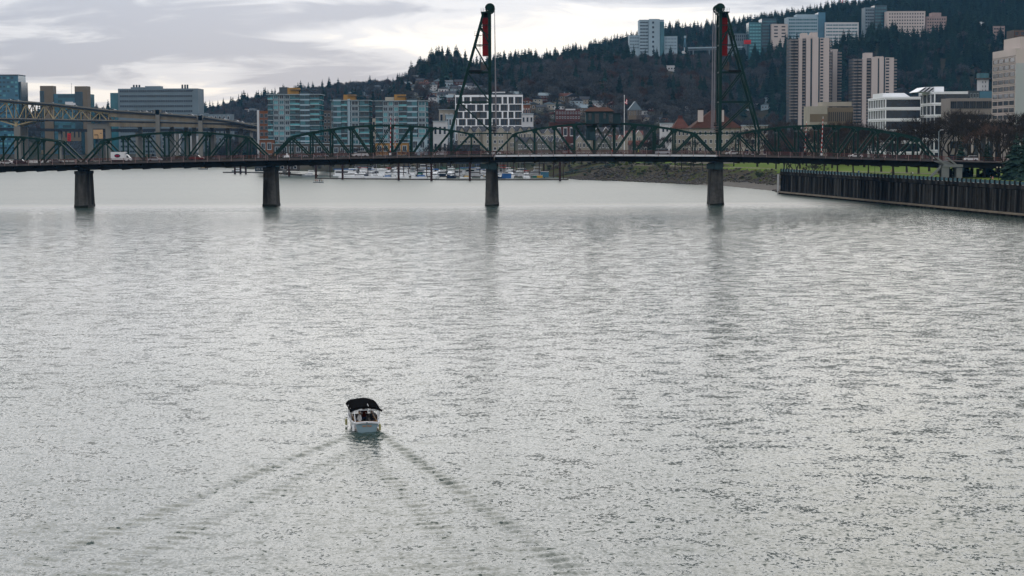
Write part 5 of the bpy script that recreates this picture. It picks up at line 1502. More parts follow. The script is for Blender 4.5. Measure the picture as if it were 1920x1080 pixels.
# offices at the right
t_, W, H = building('beige_office', 'low beige office with vertical window slots below the residential towers', q(316), q(640), 199, 1010, 22, 9)
bpart(t_, 'wall', M_CREAM, (-W/2, -W*.1, 0, 22, 0, H)); bpart(t_, 'front_wall', M_BRTAN, (-W*.1, W/2, .6, 22, 0, H - .6)); bpart(t_, 'roof_storey', M_CREAM, (-W*.18, W/2, 5, 20, H + .01, H + 2.3)); bpart(t_, 'band', M_BRTAN, (-W/2 - .1, -W*.1, -.2, -.01, H*.72, H*.86)); bpart(t_, 'band', M_BRTAN, (-W/2 - .1, -W*.1, -.2, -.01, H*.5, H*.56))
wgrid(t_, win_mesh(M_BRTAN, M_NAVY, .05), -W*.08, W/2, 1, H - 1, 12, 3, .5, .6, .6)
def band_office(name, label, pxc, pxl, pxr, ytop, Y, side_len, nf, zb, mw, mg, ncol, ribs):
    """corner at pxc nearest; left wall runs back, front runs right"""
    c = at(pxc, ytop, Y); r_ = at(pxr, ytop, Y); H = c.z - zb
    t_ = thing(name, label, 'building', (c.x, Y, zb)); W = r_.x - c.x
    bpart(t_, 'core', mg, (.4, W - .2, .4, side_len, 0, H - .4))
    fh = H / nf
    for k in range(nf + 1):
        zz0 = k * fh - (.75 if k < nf else .9); zz1 = k * fh + (.75 if k < nf else .35)
        if k == 0: continue
        bpart(t_, 'spandrel_band', mw, (-.1, W, -.1, side_len, zz0, zz1))
        bpart(t_, 'band_groove', M_TAUPE, (-.14, W, -.14, side_len, zz0 + .5, zz0 + .62))
    for i in range(ncol + 1):
        y_ = side_len * i / ncol
        bpart(t_, 'column', mw, (-.06, .5, max(0, y_ - .35), min(side_len - .01, y_ + .35), 0, H - .5))
    for i in range(ribs + 1):
        x_ = W * i / max(ribs, 1)
        bpart(t_, 'column', mw, (max(-.05, x_ - .25), min(W - .01, x_ + .25), -.06, .5, 0, H - .5))
    return t_, W, H
t_, W, H = band_office('white_office', 'white banded office with long dark window ribbons above the park trees', 1660, 1612, 1727, 183, 960, 46, 6, 8.5, M_FRAME_W, M_NAVY, 7, 1)
bpart(t_, 'roof_storey', M_FRAME_W, (-1.5 + 1.6, W * .62, 8, 34, H + .36, H + 2.4)); m = MB(); m.prism([(W*.62, H + .36), (W*.8, H + .36), (W*.62, H + 2.4)], 8, 34); m.build('sloped_roof', M_FRAME_W, t_, world=False)
t_, W, H = band_office('white_office', 'second white banded office with slanted skylights stepping up behind the first', 1752, 1717, 1815, 173, 1000, 38, 6, 8.5, M_FRAME_W, M_NAVY, 4, 0)
bpart(t_, 'roof_storey', M_FRAME_W, (1.5, W * .36, 6, 24, H + .36, H + 3.0)); m = MB()
for k in range(4): m.prism([(-6 + k*2.2, H + .4), (-5 + k*2.2, H + .4), (-2 + k*2.2, H + 2.7), (-3 + k*2.2, H + 2.7)], 9, 30)
m.build('skylight', M_NAVY, t_, world=False)
m = MB(); m.prism([(-7, H + .36), (1.49, H + .36), (1.49, H + 2.9), (-2.6, H + 2.9)], 9.4, 30); m.build('sloped_roof', M_FRAME_W, t_, world=False)
t_, W, H = building('grey_office', 'grey banded office between the white offices and the tall beige one', 1782, 1866, 184, 930, 20, 8.5)
bpart(t_, 'wall', M_BEIGE_D, (-W/2, W/2, 0, 20, 0, H)); fh = H / 5
for k in range(5): wgrid(t_, win_mesh(M_GREYD, M_NAVY, .05, 2), -W/2, W/2, k*fh, (k+1)*fh, 7, 1, .94, .55)
t_, W, H = building('blue_roof_block', 'dark blue rooftop block rising behind the grey banded office', 1818, 1864, 170, 1010, 14, 9)
bpart(t_, 'wall', M_GREYD, (-W/2, W/2, 0, 14, 0, H)); bpart(t_, 'blue_wall', MATS['blue_glass'], (-W*.1, W/2, -.3, -.01, H - 4, H - .4)); wgrid(t_, win_mesh(M_SLAB, M_NAVY, .08), -W/2, -W*.1, H - 5, H, 3, 1, .6, .5)
t_, W, H = building('low_plaza_block', 'low beige plaza block at the foot of the tall beige office', 1824, 1906, 223, 870, 14, 8.5)
bpart(t_, 'wall', M_NAVY, (-W/2, W/2, .5, 14, 0, H - 1)); bpart(t_, 'roof_band', M_BEIGE, (-W/2 - .3, W/2, 0, 14.2, H - 1.6, H)); bpart(t_, 'base_band', M_BEIGE, (-W/2 - .3, W/2, -.1, .6, 0, 1.2))
for k in range(7): x = -W/2 + W*k/6; bpart(t_, 'column', M_BEIGE, (x - .4, x + .4, -.02, .5, 1.2, H - 1.6))
t_, W, H = building('octagon_tower', 'small white octagonal tower with overhanging top behind the tall beige office', 1836, 1862, 148, 1300, 18, 9)
m = MB(); m.tube((0, 9, 0), (0, 9, H), W*.42, n=8); m.build('shaft', M_LWHITE, t_, world=False); m = MB(); m.tube((0, 9, H + .01), (0, 9, H + .8), W*.56, n=8); m.build('rim', M_TAUPE, t_, world=False); m = MB(); m.tube((0, 9, H + .81), (0, 9, H + 4), W*.46, n=8); m.build('top_storey', M_TEAL, t_, world=False); wgrid(t_, win_mesh(M_LWHITE, M_NAVY, .06), -W*.15, W*.15, H - 9, H - .5, 3, 3, .55, .5, 9 - W*.42*.93)
t_, W, H = building('brown_tower', 'dark brown balconied tower peeking in at the right edge', 1901, 1945, 56, 1250, 18, 9)
bpart(t_, 'wall', M_TAUPE, (-W/2, W/2, 0, 18, 0, H)); wgrid(t_, win_mesh(M_ORANGE, M_NAVY, .08), -W/2, W/2, H*.4, H, 4, 10, .75, .6)
# tall beige office, its long side parallel to the river
c = at(1906, 90, 850); zb = 8.5; H = c.z - zb
t_ = thing('tall_office', 'tall beige office with window rows and blank grey end wall at right edge', 'building', (c.x, 850, zb))
bpart(t_, 'side_wall', M_BEIGE, (0, 24, .3, 42, 0, H)); bpart(t_, 'end_wall', mat('pale_grey_end_wall', (0.36, 0.38, 0.38), .8, var=.05, scale=.05), (-.2, 24, 0, .29, 0, H - 6.5)); bpart(t_, 'roof_house', M_BEIGE, (2, 20, 2, 30, H + .01, H + 5))
fh = 52.5 / 4 / F * 870
k = 0
while H - 3.2 - (k + 1) * fh > 5:
    z1 = H - 3.2 - k * fh
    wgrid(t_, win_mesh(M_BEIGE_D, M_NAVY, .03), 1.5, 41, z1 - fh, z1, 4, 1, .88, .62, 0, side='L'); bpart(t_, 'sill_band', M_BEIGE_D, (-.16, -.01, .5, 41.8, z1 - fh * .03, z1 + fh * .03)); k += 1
# ---------------------------------------------------------------- sea wall and riverside park at the right
M_WALLC = two_tone('stained_wall_concrete', (0.042, 0.04, 0.036), (0.006, 0.0056, 0.0052), 0.35, 0.38, 0.58, stretch=(1, 1, 0.10))
M_STREAK = mat('lime_streaked_concrete', (0.06, 0.06, 0.057), 0.9, var=.7, scale=.5, streak=True)
M_LEDGE = mat('wall_ledge', (0.12, 0.10, 0.075), 0.9, var=0.3, scale=0.3)
M_GUARD = mat('blue_green_guard_panel', (0.06, 0.12, 0.14), 0.6, var=0.3, scale=0.3)
M_STAIR = mat('stair_concrete', (0.16, 0.17, 0.165), 0.85, var=0.15, scale=0.4)
WA, WB, WC = Vector((104.5, 757, 0)), Vector((139, 530, 0)), Vector((182, 280, 0))
ZW = 8.6
wall = thing('sea_wall', 'tall stained concrete sea wall with buttresses and railing along right bank', 'wall', (WA.x, WA.y, 0))
def along(s):
    L1 = (WB - WA).length
    if s <= L1: p = WA.lerp(WB, s / L1); d = (WB - WA).normalized()
    else: p = WB.lerp(WC, (s - L1) / (WC - WB).length); d = (WC - WB).normalized()
    return p, d, Vector((d.y, -d.x, 0)) * (1 if d.y > 0 else 1)
TOT = (WB - WA).length + (WC - WB).length - 2
# facing side of the wall looks over the river
def outw(d): return Vector((d.y, -d.x, 0)).normalized() if d.y > 0 else Vector((-(-d.y), -d.x, 0)).normalized()
nrm = lambda d: Vector((d.y, -d.x, 0)).normalized() if (Vector((d.y, -d.x, 0)).x < 0) else Vector((-d.y, d.x, 0)).normalized()
step = 7.0; s_ = 0.0
unit = None
while s_ < TOT - step:
    p, d, _ = along(s_); n_ = nrm(d); q = p + d * (step - 0.12)
    m = MB()
    def P(a, off, z): v = p + d * a + n_ * off; return (v.x, v.y, z)
    a1 = step - 0.10
    prof = [(-1.2, -3.0), (0.75, -3.0), (0.75, 0.9), (0.55, 1.15), (0.12, 1.2), (0.0, 5.0), (0.0, 7.3), (0.30, 7.5), (0.30, ZW), (-1.2, ZW)]
    n0 = len(prof)
    m.add([P(0, o_, z) for o_, z in prof] + [P(a1, o_, z) for o_, z in prof], [(k, (k+1) % n0, n0 + (k+1) % n0, n0 + k) for k in range(n0)] + [tuple(range(n0)), tuple(range(n0, 2*n0))[::-1]])
    w = m.build('wall_panel', M_WALLC, wall)
    m = MB(); m.add([P(0.0, .76, .55), P(a1, .76, .55), P(a1, 1.3, .55), P(0, 1.3, .55), P(0, .76, 1.1), P(a1, .76, 1.1), P(a1, 1.15, .95), P(0, 1.15, .95)], [(3,2,1,0),(4,5,6,7),(0,1,5,4),(1,2,6,5),(2,3,7,6),(3,0,4,7)])
    m.build('ledge', M_LEDGE, w)
    for b0 in (1.2, 4.7):                                   # buttress ribs
        m = MB(); m.add([P(b0, .01, 1.25), P(b0 + .55, .01, 1.25), P(b0 + .55, .42, 1.25), P(b0, .42, 1.25), P(b0, .01, 7.25), P(b0 + .55, .01, 7.25), P(b0 + .55, .28, 7.25), P(b0, .28, 7.25)], [(3,2,1,0),(4,5,6,7),(0,1,5,4),(1,2,6,5),(2,3,7,6),(3,0,4,7)])
        m.build('buttress', M_WALLC if rnd.random() < .7 else M_STREAK, w)
    for g0 in (0.1, 3.6):                                   # guard panels between concrete posts
        m = MB(); m.add([P(g0 + .75, -.02, ZW + .15), P(g0 + 3.3, -.02, ZW + .15), P(g0 + 3.3, -.14, ZW + .15), P(g0 + .75, -.14, ZW + .15), P(g0 + .75, -.02, ZW + 1.05), P(g0 + 3.3, -.02, ZW + 1.05), P(g0 + 3.3, -.14, ZW + 1.05), P(g0 + .75, -.14, ZW + 1.05)], [(3,2,1,0),(4,5,6,7),(0,1,5,4),(1,2,6,5),(2,3,7,6),(3,0,4,7)])
        m.build('guard_panel', M_GUARD, wall)
        m = MB(); m.add([P(g0 - .05, .22, ZW), P(g0 + .7, .22, ZW), P(g0 + .7, -.35, ZW), P(g0 - .05, -.35, ZW), P(g0, .18, ZW + 1.2), P(g0 + .65, .18, ZW + 1.2), P(g0 + .65, -.3, ZW + 1.2), P(g0, -.3, ZW + 1.2)], [(3,2,1,0),(4,5,6,7),(0,1,5,4),(1,2,6,5),(2,3,7,6),(3,0,4,7)])
        m.build('guard_post', M_WALLC, wall)
    s_ += step
m = MB(); m.box(WA.x - 1.2, WA.x - .55, WA.y + .2, WA.y + .9, -2, 7.6); m.build('corner_post', M_LWHITE, wall)
# end return wall towards the land
m = MB(); m.box(WA.x + .4, WA.x + 30, WA.y - .4, WA.y + .6, -3, ZW); m.build('return_wall', M_WALLC, wall)

# park behind the wall: lawn, promenade, paths
def land_sheet(name, mtl, pts, z):
    m = MB(); n_ = len(pts); m.add([(x, y, z) for x, y in pts], [tuple(range(n_))]); o_ = m.build(name, mtl); return tag(o_, kind='structure')
ex = 1.3
land_sheet('promenade', M_PAVE, [(WA.x + 1.1, WA.y - .3), (WB.x + 1.1, WB.y), (WC.x + 1.1, WC.y), (WC.x + 12, WC.y), (WB.x + 10, WB.y), (WA.x + 10, WA.y - .3)], ZW - .12)
def lawn(name, mtl, z):
    xs_ = np.arange(0, 421, 10.0); ys_ = np.arange(280, 761, 10.0)
    XX, YY = np.meshgrid(xs_, ys_)
    base = np.where(YY < 530, 182 + (139 - 182) * (YY - 280) / 250.0, 139 + (104.5 - 139) * (YY - 530) / 227.0)
    Xw = base + 10.2 + XX
    Z = ZW - .1 + 1.6 * sstep(XX / 130.0) + 0.15 * fbm(Xw, YY, 40.0, 8)
    me = grid_mesh(name, xs_, ys_, Z, mtl)
    v = np.stack([Xw.ravel(), YY.ravel(), Z.ravel()], 1).astype(np.float32)
    me.vertices.foreach_set('co', v.ravel()); me.update()
    return tag(link(name, me), kind='structure')
lawn('lawn', M_GRASS, 0)
m = MB()                                                   # pale path across the lawn
pp = [(118, 752), (134, 730), (150, 690), (166, 640), (184, 560), (205, 470)]
for (xa, ya), (xb, yb) in zip(pp[:-1], pp[1:]):
    m.add([(xa - 2, ya, ZW + .25), (xa + 2, ya, ZW + .35), (xb + 2, yb, ZW + .35), (xb - 2, yb, ZW + .25)], [(0, 1, 2, 3)])
tag(m.build('park_path', M_PATH), kind='structure')

# bridge stairs down to the promenade
st = thing('bridge_stairs', 'grey concrete stair tower leading from the bridge footway to the promenade', 'stairs', (at(1782, 330, 626).x, 626, ZW))
zr_ = road_z(st.location.x) - ZW
m = MB(); m.box(-3.2, -.8, -1.6, 1.6, 0, 4.2); m.box(1.6, 3.4, -1.6, 1.6, 0, 3.4); m.box(-3.4, 3.6, -1.8, 1.8, 3.6, 4.4); m.build('landing', M_STAIR, st, world=False)
for dx in (0, 3.4):
    m = MB(); m.prism([(-2.4 + dx, 4.4), (-1.6 + dx, 4.4), (-4.6 + dx, zr_ + 1.2), (-5.4 + dx, zr_ + 1.2)], -1.7, -1.3); m.build('stringer', M_STAIR, st, world=False)
m = MB()
for k in range(10): m.box(-5.0 + k*.3, -4.4 + k*.3 + 3.2, -1.2, 1.6, zr_ - .2 - k * (zr_ - 4.4) / 10 - .15, zr_ - .2 - k * (zr_ - 4.4) / 10)
m.build('step', M_STAIR, st, world=False)
m = MB(); m.prism([(-3.4, 4.3), (-2.6, 4.3), (-6.8, 0), (-7.6, 0)], -1.8, -1.4); m.build('lower_stringer', M_STAIR, st, world=False)
m = MB()
for k in range(10): m.box(-7.2 + k*.42, -6.2 + k*.42, -1.3, 1.5, k*.4, k*.4 + .2)
m.build('lower_step', M_STAIR, st, world=False)
bpart(st, 'sign_plate', M_GREEN2, (3.45, 3.7, -1.9, -1.82, 2.2, 3.4))

# park trees: bare crowns, evergreens, undergrowth
def park_z(x, Y):
    base = 182 + (139 - 182) * (Y - 280) / 250.0 if Y < 530 else 139 + (104.5 - 139) * (Y - 530) / 227.0
    if Y < 757 and x > base: return ZW + 1.6 * float(sstep((x - base - 10) / 130.0)) - .05
    return H1(x, Y)
park = [(1474,690,11,2),(1492,735,12,0),(1528,720,9,1),(1545,700,10,4),(1570,690,13,2),(1600,680,14,0),(1628,690,13,3),(1652,735,15,2),(1675,680,14,1),(1700,720,18,0),(1722,700,19,2),
        (1742,740,20,0),(1760,690,17,4),(1778,720,21,2),(1800,745,22,1),(1822,690,20,0),(1838,730,22,2),(1852,660,17,3),(1868,700,20,0),(1882,620,15,1),(1893,690,20,2),(1905,640,16,0),(1918,700,21,4),(1934,640,18,2),
        (1470,860,12,3),(1500,880,13,0),(1530,900,13,3),(1560,870,14,2),(1590,890,15,3),(1620,860,15,0),(1650,850,16,1),(1680,880,18,2),(1712,860,20,0),(1735,840,21,2),(1765,850,20,0),(1790,830,20,2),(1815,840,21,1),(1845,820,19,0),(1875,810,18,2),(1905,800,18,0),
        (1420,930,13,3),(1440,960,15,0),(1455,900,10,2),(1395,980,12,1),(1478,950,17,0),(1505,940,13,2),(1512,915,12,4),(1522,930,13,0),(1538,925,14,2),(1548,910,13,3),(1556,935,14,1),(1568,915,13,0),(1578,930,14,2),(1586,910,13,4),(1598,920,14,0),(1606,905,14,2),(1614,900,14,3),(1634,880,14,0),(1642,895,14,2)]
for k, (px, Y, h, kd) in enumerate(sorted(park)):
    while (px - 960) / F * Y < 104.5 + max(757 - Y, 0) * .152 + 13: Y += 5
    h *= 1.12 if px > 1640 else (1.5 if Y > 800 else 1.15)
    x = (px - 960) / F * Y
    plant_tree(px, Y, h, kd, 'bare dark winter tree in the riverside park, %s tree from the left' % ordinal(k + 1), 'bare trees of the riverside park', park_z(x, Y), wide=rnd.uniform(.95, 1.25), name='bare_tree')
# bare trees along the far bank, in front of the townhouses and apartments
bank = [(488,1175,9,0),(505,1170,8,3),(528,1165,10,1),(560,1170,8,2),(598,1165,9,3),(610,1172,11,0),(640,1165,10,3),(668,1160,12,4),(700,1150,11,1),(722,1150,12,3),(744,1145,11,3),(760,1150,10,0),(800,1140,13,2),(816,1130,14,0),(830,1120,12,1),(846,1110,13,2),(868,1100,12,0),(884,1095,10,3),(902,1090,11,1),(930,1085,9,0),(946,1080,10,3),(1012,1070,8,1),(1060,1085,14,0),(1068,1080,15,3),(1092,1075,9,2),(1136,1070,8,1),(1160,1060,9,0),
        (1210,1050,14,2),(1228,1050,15,0),(1246,1040,15,1),(1266,970,12,2),(1278,975,13,0),(1296,960,11,4),(1318,950,10,2),(1376,955,14,3),(1404,1000,14,0),(1300,975,14,1),(1332,960,9,0),(1356,950,10,1)]
for k, (px, Y, h, kd) in enumerate(sorted(bank)):
    x = (px - 960) / F * Y
    plant_tree(px, Y, h, kd, 'bare winter tree on the far bank behind the bridge, %s from the left' % ordinal(k + 1), 'bare trees along the far bank', max(H1(x, Y), 6.0), wide=rnd.uniform(.9, 1.15))
# evergreens standing out
ev = [(1228,1070,18,1,'broad dark conifer between the lift span and the red-roofed turret house'),(1218,1075,14,0,'smaller dark conifer left of the turret house'),(1245,1070,13,2,'slim dark conifer just left of the turret house'),
      (1905,600,15,1,'dark conifer in the park at the right edge, left one'),(1922,590,17,0,'dark conifer in the park at the right edge, right one'),(1800,650,12,1,'dark evergreen in the park right of the bridge stairs'),(1850,640,13,0,'dark evergreen in the park, midway to the right edge'),
      (1460,1050,12,0,'dark evergreen by the beige office, behind the right span'),(838,1330,15,1,'dark conifer beside the wide apartment block'),(660,1500,28,1,'tall dark conifer rising behind the narrow apartment block'),(645,1510,24,0,'second dark conifer rising behind the narrow apartment block'),(632,1520,20,2,'slender dark conifer rising left of the narrow apartment block'),
      (467,1560,22,1,'lone dark conifer left of the tallest apartment block'),(1108,1640,26,2,'dark columnar conifer on the slope above the operator house'),(1262,1700,26,0,'tall dark conifer on the slope below the white hill house')]
for px, Y, h, kd, lab in ev:
    x = (px - 960) / F * Y
    o = link('evergreen_tree', CONIFERS[kd], None, (x, Y, park_z(x, Y) - .3), rnd.random()*6.28, (h*1.15, h*1.15, h)); tag(o, lab, 'tree', 'single evergreens')

# undergrowth on the banks (a mass nobody could count) and the separate bushes on it
r = np.random.RandomState(9)
pts, idx, scl, rot = [], [], [], []
def brush(n, x0, x1, y0, y1, dmin, dmax, smin, smax, kinds):
    X = x0 + (x1 - x0) * r.rand(n); Y = y0 + (y1 - y0) * r.rand(n)
    d = seg_dist(X, Y, SHORE); ok = inside(X, Y, LANDP) & (d > dmin) & (d < dmax)
    Z = HEIGHT(X, Y)
    for i in np.nonzero(ok)[0]:
        s0 = r.uniform(smin, smax); pts.append((X[i], Y[i], Z[i] - .15)); idx.append(int(r.choice(kinds))); scl.append((s0 * r.uniform(1, 1.6), s0 * r.uniform(1, 1.6), s0)); rot.append((0, 0, r.rand()*6.28))
brush(2600, -200, 110, 985, 1420, 9, 40, .8, 2.4, [11, 11, 9, 10, 11])
brush(900, 30, 130, 800, 1010, 14, 25, .5, 1.5, [11, 11, 12, 9])
brush(3500, -560, -120, 1300, 2250, 4, 60, 1.5, 4.0, [11, 11, 11, 9, 10])
scatter('bank_brush', 'brown and green winter brush covering the river banks', 'brush', pts, idx, scl, rot)
bushes = [(1150,308,3.2,0,'round dark green bush under the lift span, left of the yellow one'),(1163,311,2.6,1,'small round dark bush above the rocky bank'),(1172,309,3.0,3,'yellow-green bush on the bank under the lift span'),(1184,308,3.4,0,'round green bush just right of the yellow-green one'),(1208,307,4.4,1,'large dark bush on the bank under the right half of the lift span'),(1250,318,4.2,2,'brown bramble bush on the bank left of the right tower pier'),(1425,333,3.6,0,'dark low shrub on the rocky shore left of the sea wall'),(1228,310,3.0,1,'low dark bush beside the large one')]
for px, py, sz, kd, lab in bushes:
    x, Y = ground_at(px, py + 3, 780, 1250)
    o = link('bush', BUSHES[kd], None, (x, Y, H1(x, Y) - .1), rnd.random()*6.28, (sz*1.2, sz*1.2, sz)); tag(o, lab, 'bush')

# riprap along the shore: broken rock, uncountable
ico_v = [(0,0,-1),(.72,-.53,-.45),(-.28,-.85,-.45),(-.89,0,-.45),(-.28,.85,-.45),(.72,.53,-.45),(.28,-.85,.45),(-.72,-.53,.45),(-.72,.53,.45),(.28,.85,.45),(.89,0,.45),(0,0,1)]
ico_f = [(0,1,2),(1,0,5),(0,2,3),(0,3,4),(0,4,5),(1,5,10),(2,1,6),(3,2,7),(4,3,8),(5,4,9),(1,10,6),(2,6,7),(3,7,8),(4,8,9),(5,9,10),(6,10,11),(7,6,11),(8,7,11),(9,8,11),(10,9,11)]
m = MB(); n = 9000
X = 15 + 105 * r.rand(n); Y = 770 + 300 * r.rand(n); d = seg_dist(X, Y, SHORE); ins = inside(X, Y, LANDP); Z = HEIGHT(X, Y)
for i in range(n):
    if not ins[i] or d[i] > 26: continue
    if Y[i] < 910 and d[i] < 11.5 and not (X[i] > 97 and Y[i] < 800): continue
    if r.rand() < sstep((d[i] - 17) / 9) * .9: continue
    s0 = r.uniform(.3, .95); ph = r.rand() * 6.28; c_, n_ = math.cos(ph), math.sin(ph)
    sx, sy, sz = s0 * r.uniform(.8, 1.5), s0 * r.uniform(.7, 1.3), s0 * r.uniform(.5, .9)
    m.add([(X[i] + (a*sx*c_ - b_*sy*n_) * r.uniform(.85, 1.15), Y[i] + a*sx*n_ + b_*sy*c_, Z[i] + .1 + e_*sz) for a, b_, e_ in ico_v], ico_f)
tag(m.build('riprap', M_ROCK), 'broken grey riprap rock along the shoreline', 'rocks', kind='stuff')

# street lamps, flagpole, park lamps, people
def lamp(px, Y, h, label, arm=2.2, sgn=1, z=None):
    x = (px - 960) / F * Y; z = park_z(x, Y) if z is None else z
    t_ = thing('street_lamp', label, 'street lamp', (x, Y, z), 0, 'street lamps')
    m = MB(); m.tube((0, 0, 0), (0, 0, h), .16, .09, 6); m.build('pole', M_SLAB, t_, world=False)
    m = MB(); m.beam((0, 0, h), (sgn * arm, 0, h + .5), .09); m.build('arm', M_SLAB, t_, world=False); m = MB(); m.box(min(sgn*arm - .5, sgn*arm + .5), max(sgn*arm - .5, sgn*arm + .5), -.2, .2, h + .42, h + .6); m.build('lamp_head', M_LWHITE, t_, world=False)
lamp(1759, 655, 9.3, 'tall grey street lamp just past the right end of the truss', 1.0, 1, 14.4)
lamp(1854, 665, 9.0, 'street lamp with long arm among the park trees at the right', 5.0, 1, 11.5)
lamp(1259, 1060, 16, 'twin tall lamp standard left of the turret house', 2.6, -1); lamp(1020, 1200, 17, 'pale lamp standard behind the left part of the lift span', 1.4, 1); lamp(1060, 1240, 16, 'pale pole lamp left of the operator house', 1.2, -1)
p = at(1170.5, 235, 1060); zf = H1(p.x, 1060)
t_ = thing('flagpole', 'white flagpole with limp red and white flag right of the operator house', 'flagpole', (p.x, 1060, zf)); hp = at(1170.5, 180, 1060).z - zf
m = MB(); m.tube((0, 0, 0), (0, 0, hp), .22, .12, 8); m.tube((0, 0, hp), (0, 0, hp + .5), .3, .2, 6); m.build('pole', M_WHITE, t_, world=False)
m = MB(); n_ = 7
for k in range(n_):
    z0 = hp - 1.2 - k * .38
    for a in range(4): m.quad((.2 + a*.35, .12*math.sin(a*1.7), z0 - .2*a - .38), (.2 + (a+1)*.35, .12*math.sin((a+1)*1.7), z0 - .2*(a+1) - .38), (.2 + (a+1)*.35, .12*math.sin((a+1)*1.7), z0 - .2*(a+1)), (.2 + a*.35, .12*math.sin(a*1.7), z0 - .2*a), 2 if (k < 4 and a < 2) else k % 2)
m.build('flag', [M_STRIPE_R, M_WHITE, M_NAVY], t_, world=False)
for k, (px, Y) in enumerate(((1804, 640), (1872, 600), (1640, 700), (1560, 730))):
    x = (px - 960) / F * Y; t_ = thing('park_lamp', 'short twin-globe park lamp by the promenade, %s from the left' % ordinal({1560:1,1640:2,1804:3,1872:4}[px]), 'street lamp', (x, Y, park_z(x, Y)), 0, 'twin-globe park lamps')
    m = MB(); m.tube((0, 0, 0), (0, 0, 3.6), .1, .07, 6); m.beam((-.5, 0, 3.5), (.5, 0, 3.5), .07); m.build('pole', M_GIRDER, t_, world=False)
    for dx in (-.5, .5): m = MB(); m.add([(dx + a*.22, b_*.22, 3.85 + c_*.28) for a, b_, c_ in ico_v], ico_f); m.build('globe', mat('lamp_globe', (0.5, 0.45, 0.32), .4), t_, world=False)

M_SKIN = mat('skin', (0.4, 0.26, 0.19), .7, var=.05); M_HAIR = mat('dark_hair', (0.03, 0.02, 0.015), .8)
def person(x, y, z, label, top, legs, rz=0.0, seated=False, grp=None, walk=.18):
    """one continuous body grown from a skeleton, with hair as a child"""
    t_ = thing('person', label, 'person', (x, y, z), rz, grp)
    hip = .9 if not seated else .45
    V, E, R = [], [], []
    def v(p, r0, par=None):
        V.append(p); R.append(r0)
        if par is not None: E.append((par, len(V) - 1))
        return len(V) - 1
    pel = v((0, 0, hip), .15); wst = v((0, 0, hip + .22), .14, pel); ch = v((0, .01, hip + .45), .165, wst); nk = v((0, .01, hip + .62), .06, ch); hd = v((0, -.02, hip + .72), .09, nk); v((0, -.01, hip + .84), .085, hd)
    for s_ in (-1, 1):
        sh = v((s_*.19, .01, hip + .52), .07, ch); el = v((s_*.24, s_*walk*.4, hip + .26), .05, sh); v((s_*.23, s_*walk*.5 - (.14 if seated else .05), hip + .04), .04, el)
        hj = v((s_*.1, 0, hip - .06), .1, pel)
        kn = v((s_*.11, -.42, hip), .075, hj) if seated else v((s_*.11, s_*walk - .04, hip*.52), .075, hj)
        an = v((s_*.11, -.42, .08), .05, kn) if seated else v((s_*.11, s_*walk*1.6, .08), .05, kn)
        v((s_*.12, (-.6 if seated else s_*walk*1.6 - .17), .05), .04, an)
    me = bpy.data.meshes.new('body'); me.from_pydata(V, E, []); me.materials.append(top); me.materials.append(legs); me.materials.append(M_SKIN)
    o = link('body', me, t_); 
    o.modifiers.new('skin', 'SKIN'); sk_ = me.skin_vertices[0].data if me.skin_vertices else None
    if sk_ is None:
        bm_ = __import__('bmesh').new(); bm_.from_mesh(me); bm_.verts.layers.skin.verify(); bm_.to_mesh(me); bm_.free(); sk_ = me.skin_vertices[0].data
    for i, r0 in enumerate(R): sk_[i].radius = (r0, r0)
    sk_[0].use_root = True
    o.modifiers.new('sub', 'SUBSURF').levels = 1
    dg = bpy.context.evaluated_depsgraph_get(); ev_ = o.evaluated_get(dg); m2 = bpy.data.meshes.new_from_object(ev_); o.modifiers.clear()
    for mm in (): pass
    o.data = m2
    m2.materials.clear()
    for mm in (top, legs, M_SKIN): m2.materials.append(mm)
    for pl in m2.polygons:
        c_ = pl.center; pl.material_index = 2 if (c_.z > hip + .6 or (abs(c_.x) > .17 and c_.z < hip + .1 and c_.z > hip - .1)) else (1 if c_.z < hip - .02 or (seated and c_.y < -.15) else 0); pl.use_smooth = True
    m = MB(); m.add([(a*.095, b_*.105 + .01, hip + .83 + max(c_, -.25)*.1) for a, b_, c_ in ico_v], ico_f); m.build('hair', M_HAIR, t_, world=False)
    return t_
CLO = {'pink': mat('pink_cloth', (.5, .2, .2), .8), 'white': mat('white_cloth', (.6, .6, .6), .8), 'dark': mat('dark_cloth', (.02, .022, .03), .8), 'blue': mat('blue_cloth', (.05, .1, .22), .8), 'tan': mat('tan_cloth', (.35, .25, .14), .8)}
for px, Y, off, c1, c2, lab in ((1861, 575, 3, 'pink', 'dark', 'person in pink top walking on the promenade at the right'), (1857, 578, 4, 'dark', 'dark', 'person in dark clothes walking beside the one in pink'), (1708, 655, 4, 'dark', 'blue', 'person in dark jacket on the promenade below the bridge end'), (1711, 658, 5, 'white', 'dark', 'person in white top on the promenade below the bridge end'), (1671, 700, 14, 'tan', 'dark', 'person in tan coat on the lawn path behind the wall'), (1610, 690, 3, 'blue', 'dark', 'person in blue jacket on the promenade left of the bridge end')):
    x = (px - 960) / F * Y
    person(x, Y, park_z(x, Y), lab, CLO[c1], CLO[c2], rnd.random()*6.28, grp='people on the promenade')
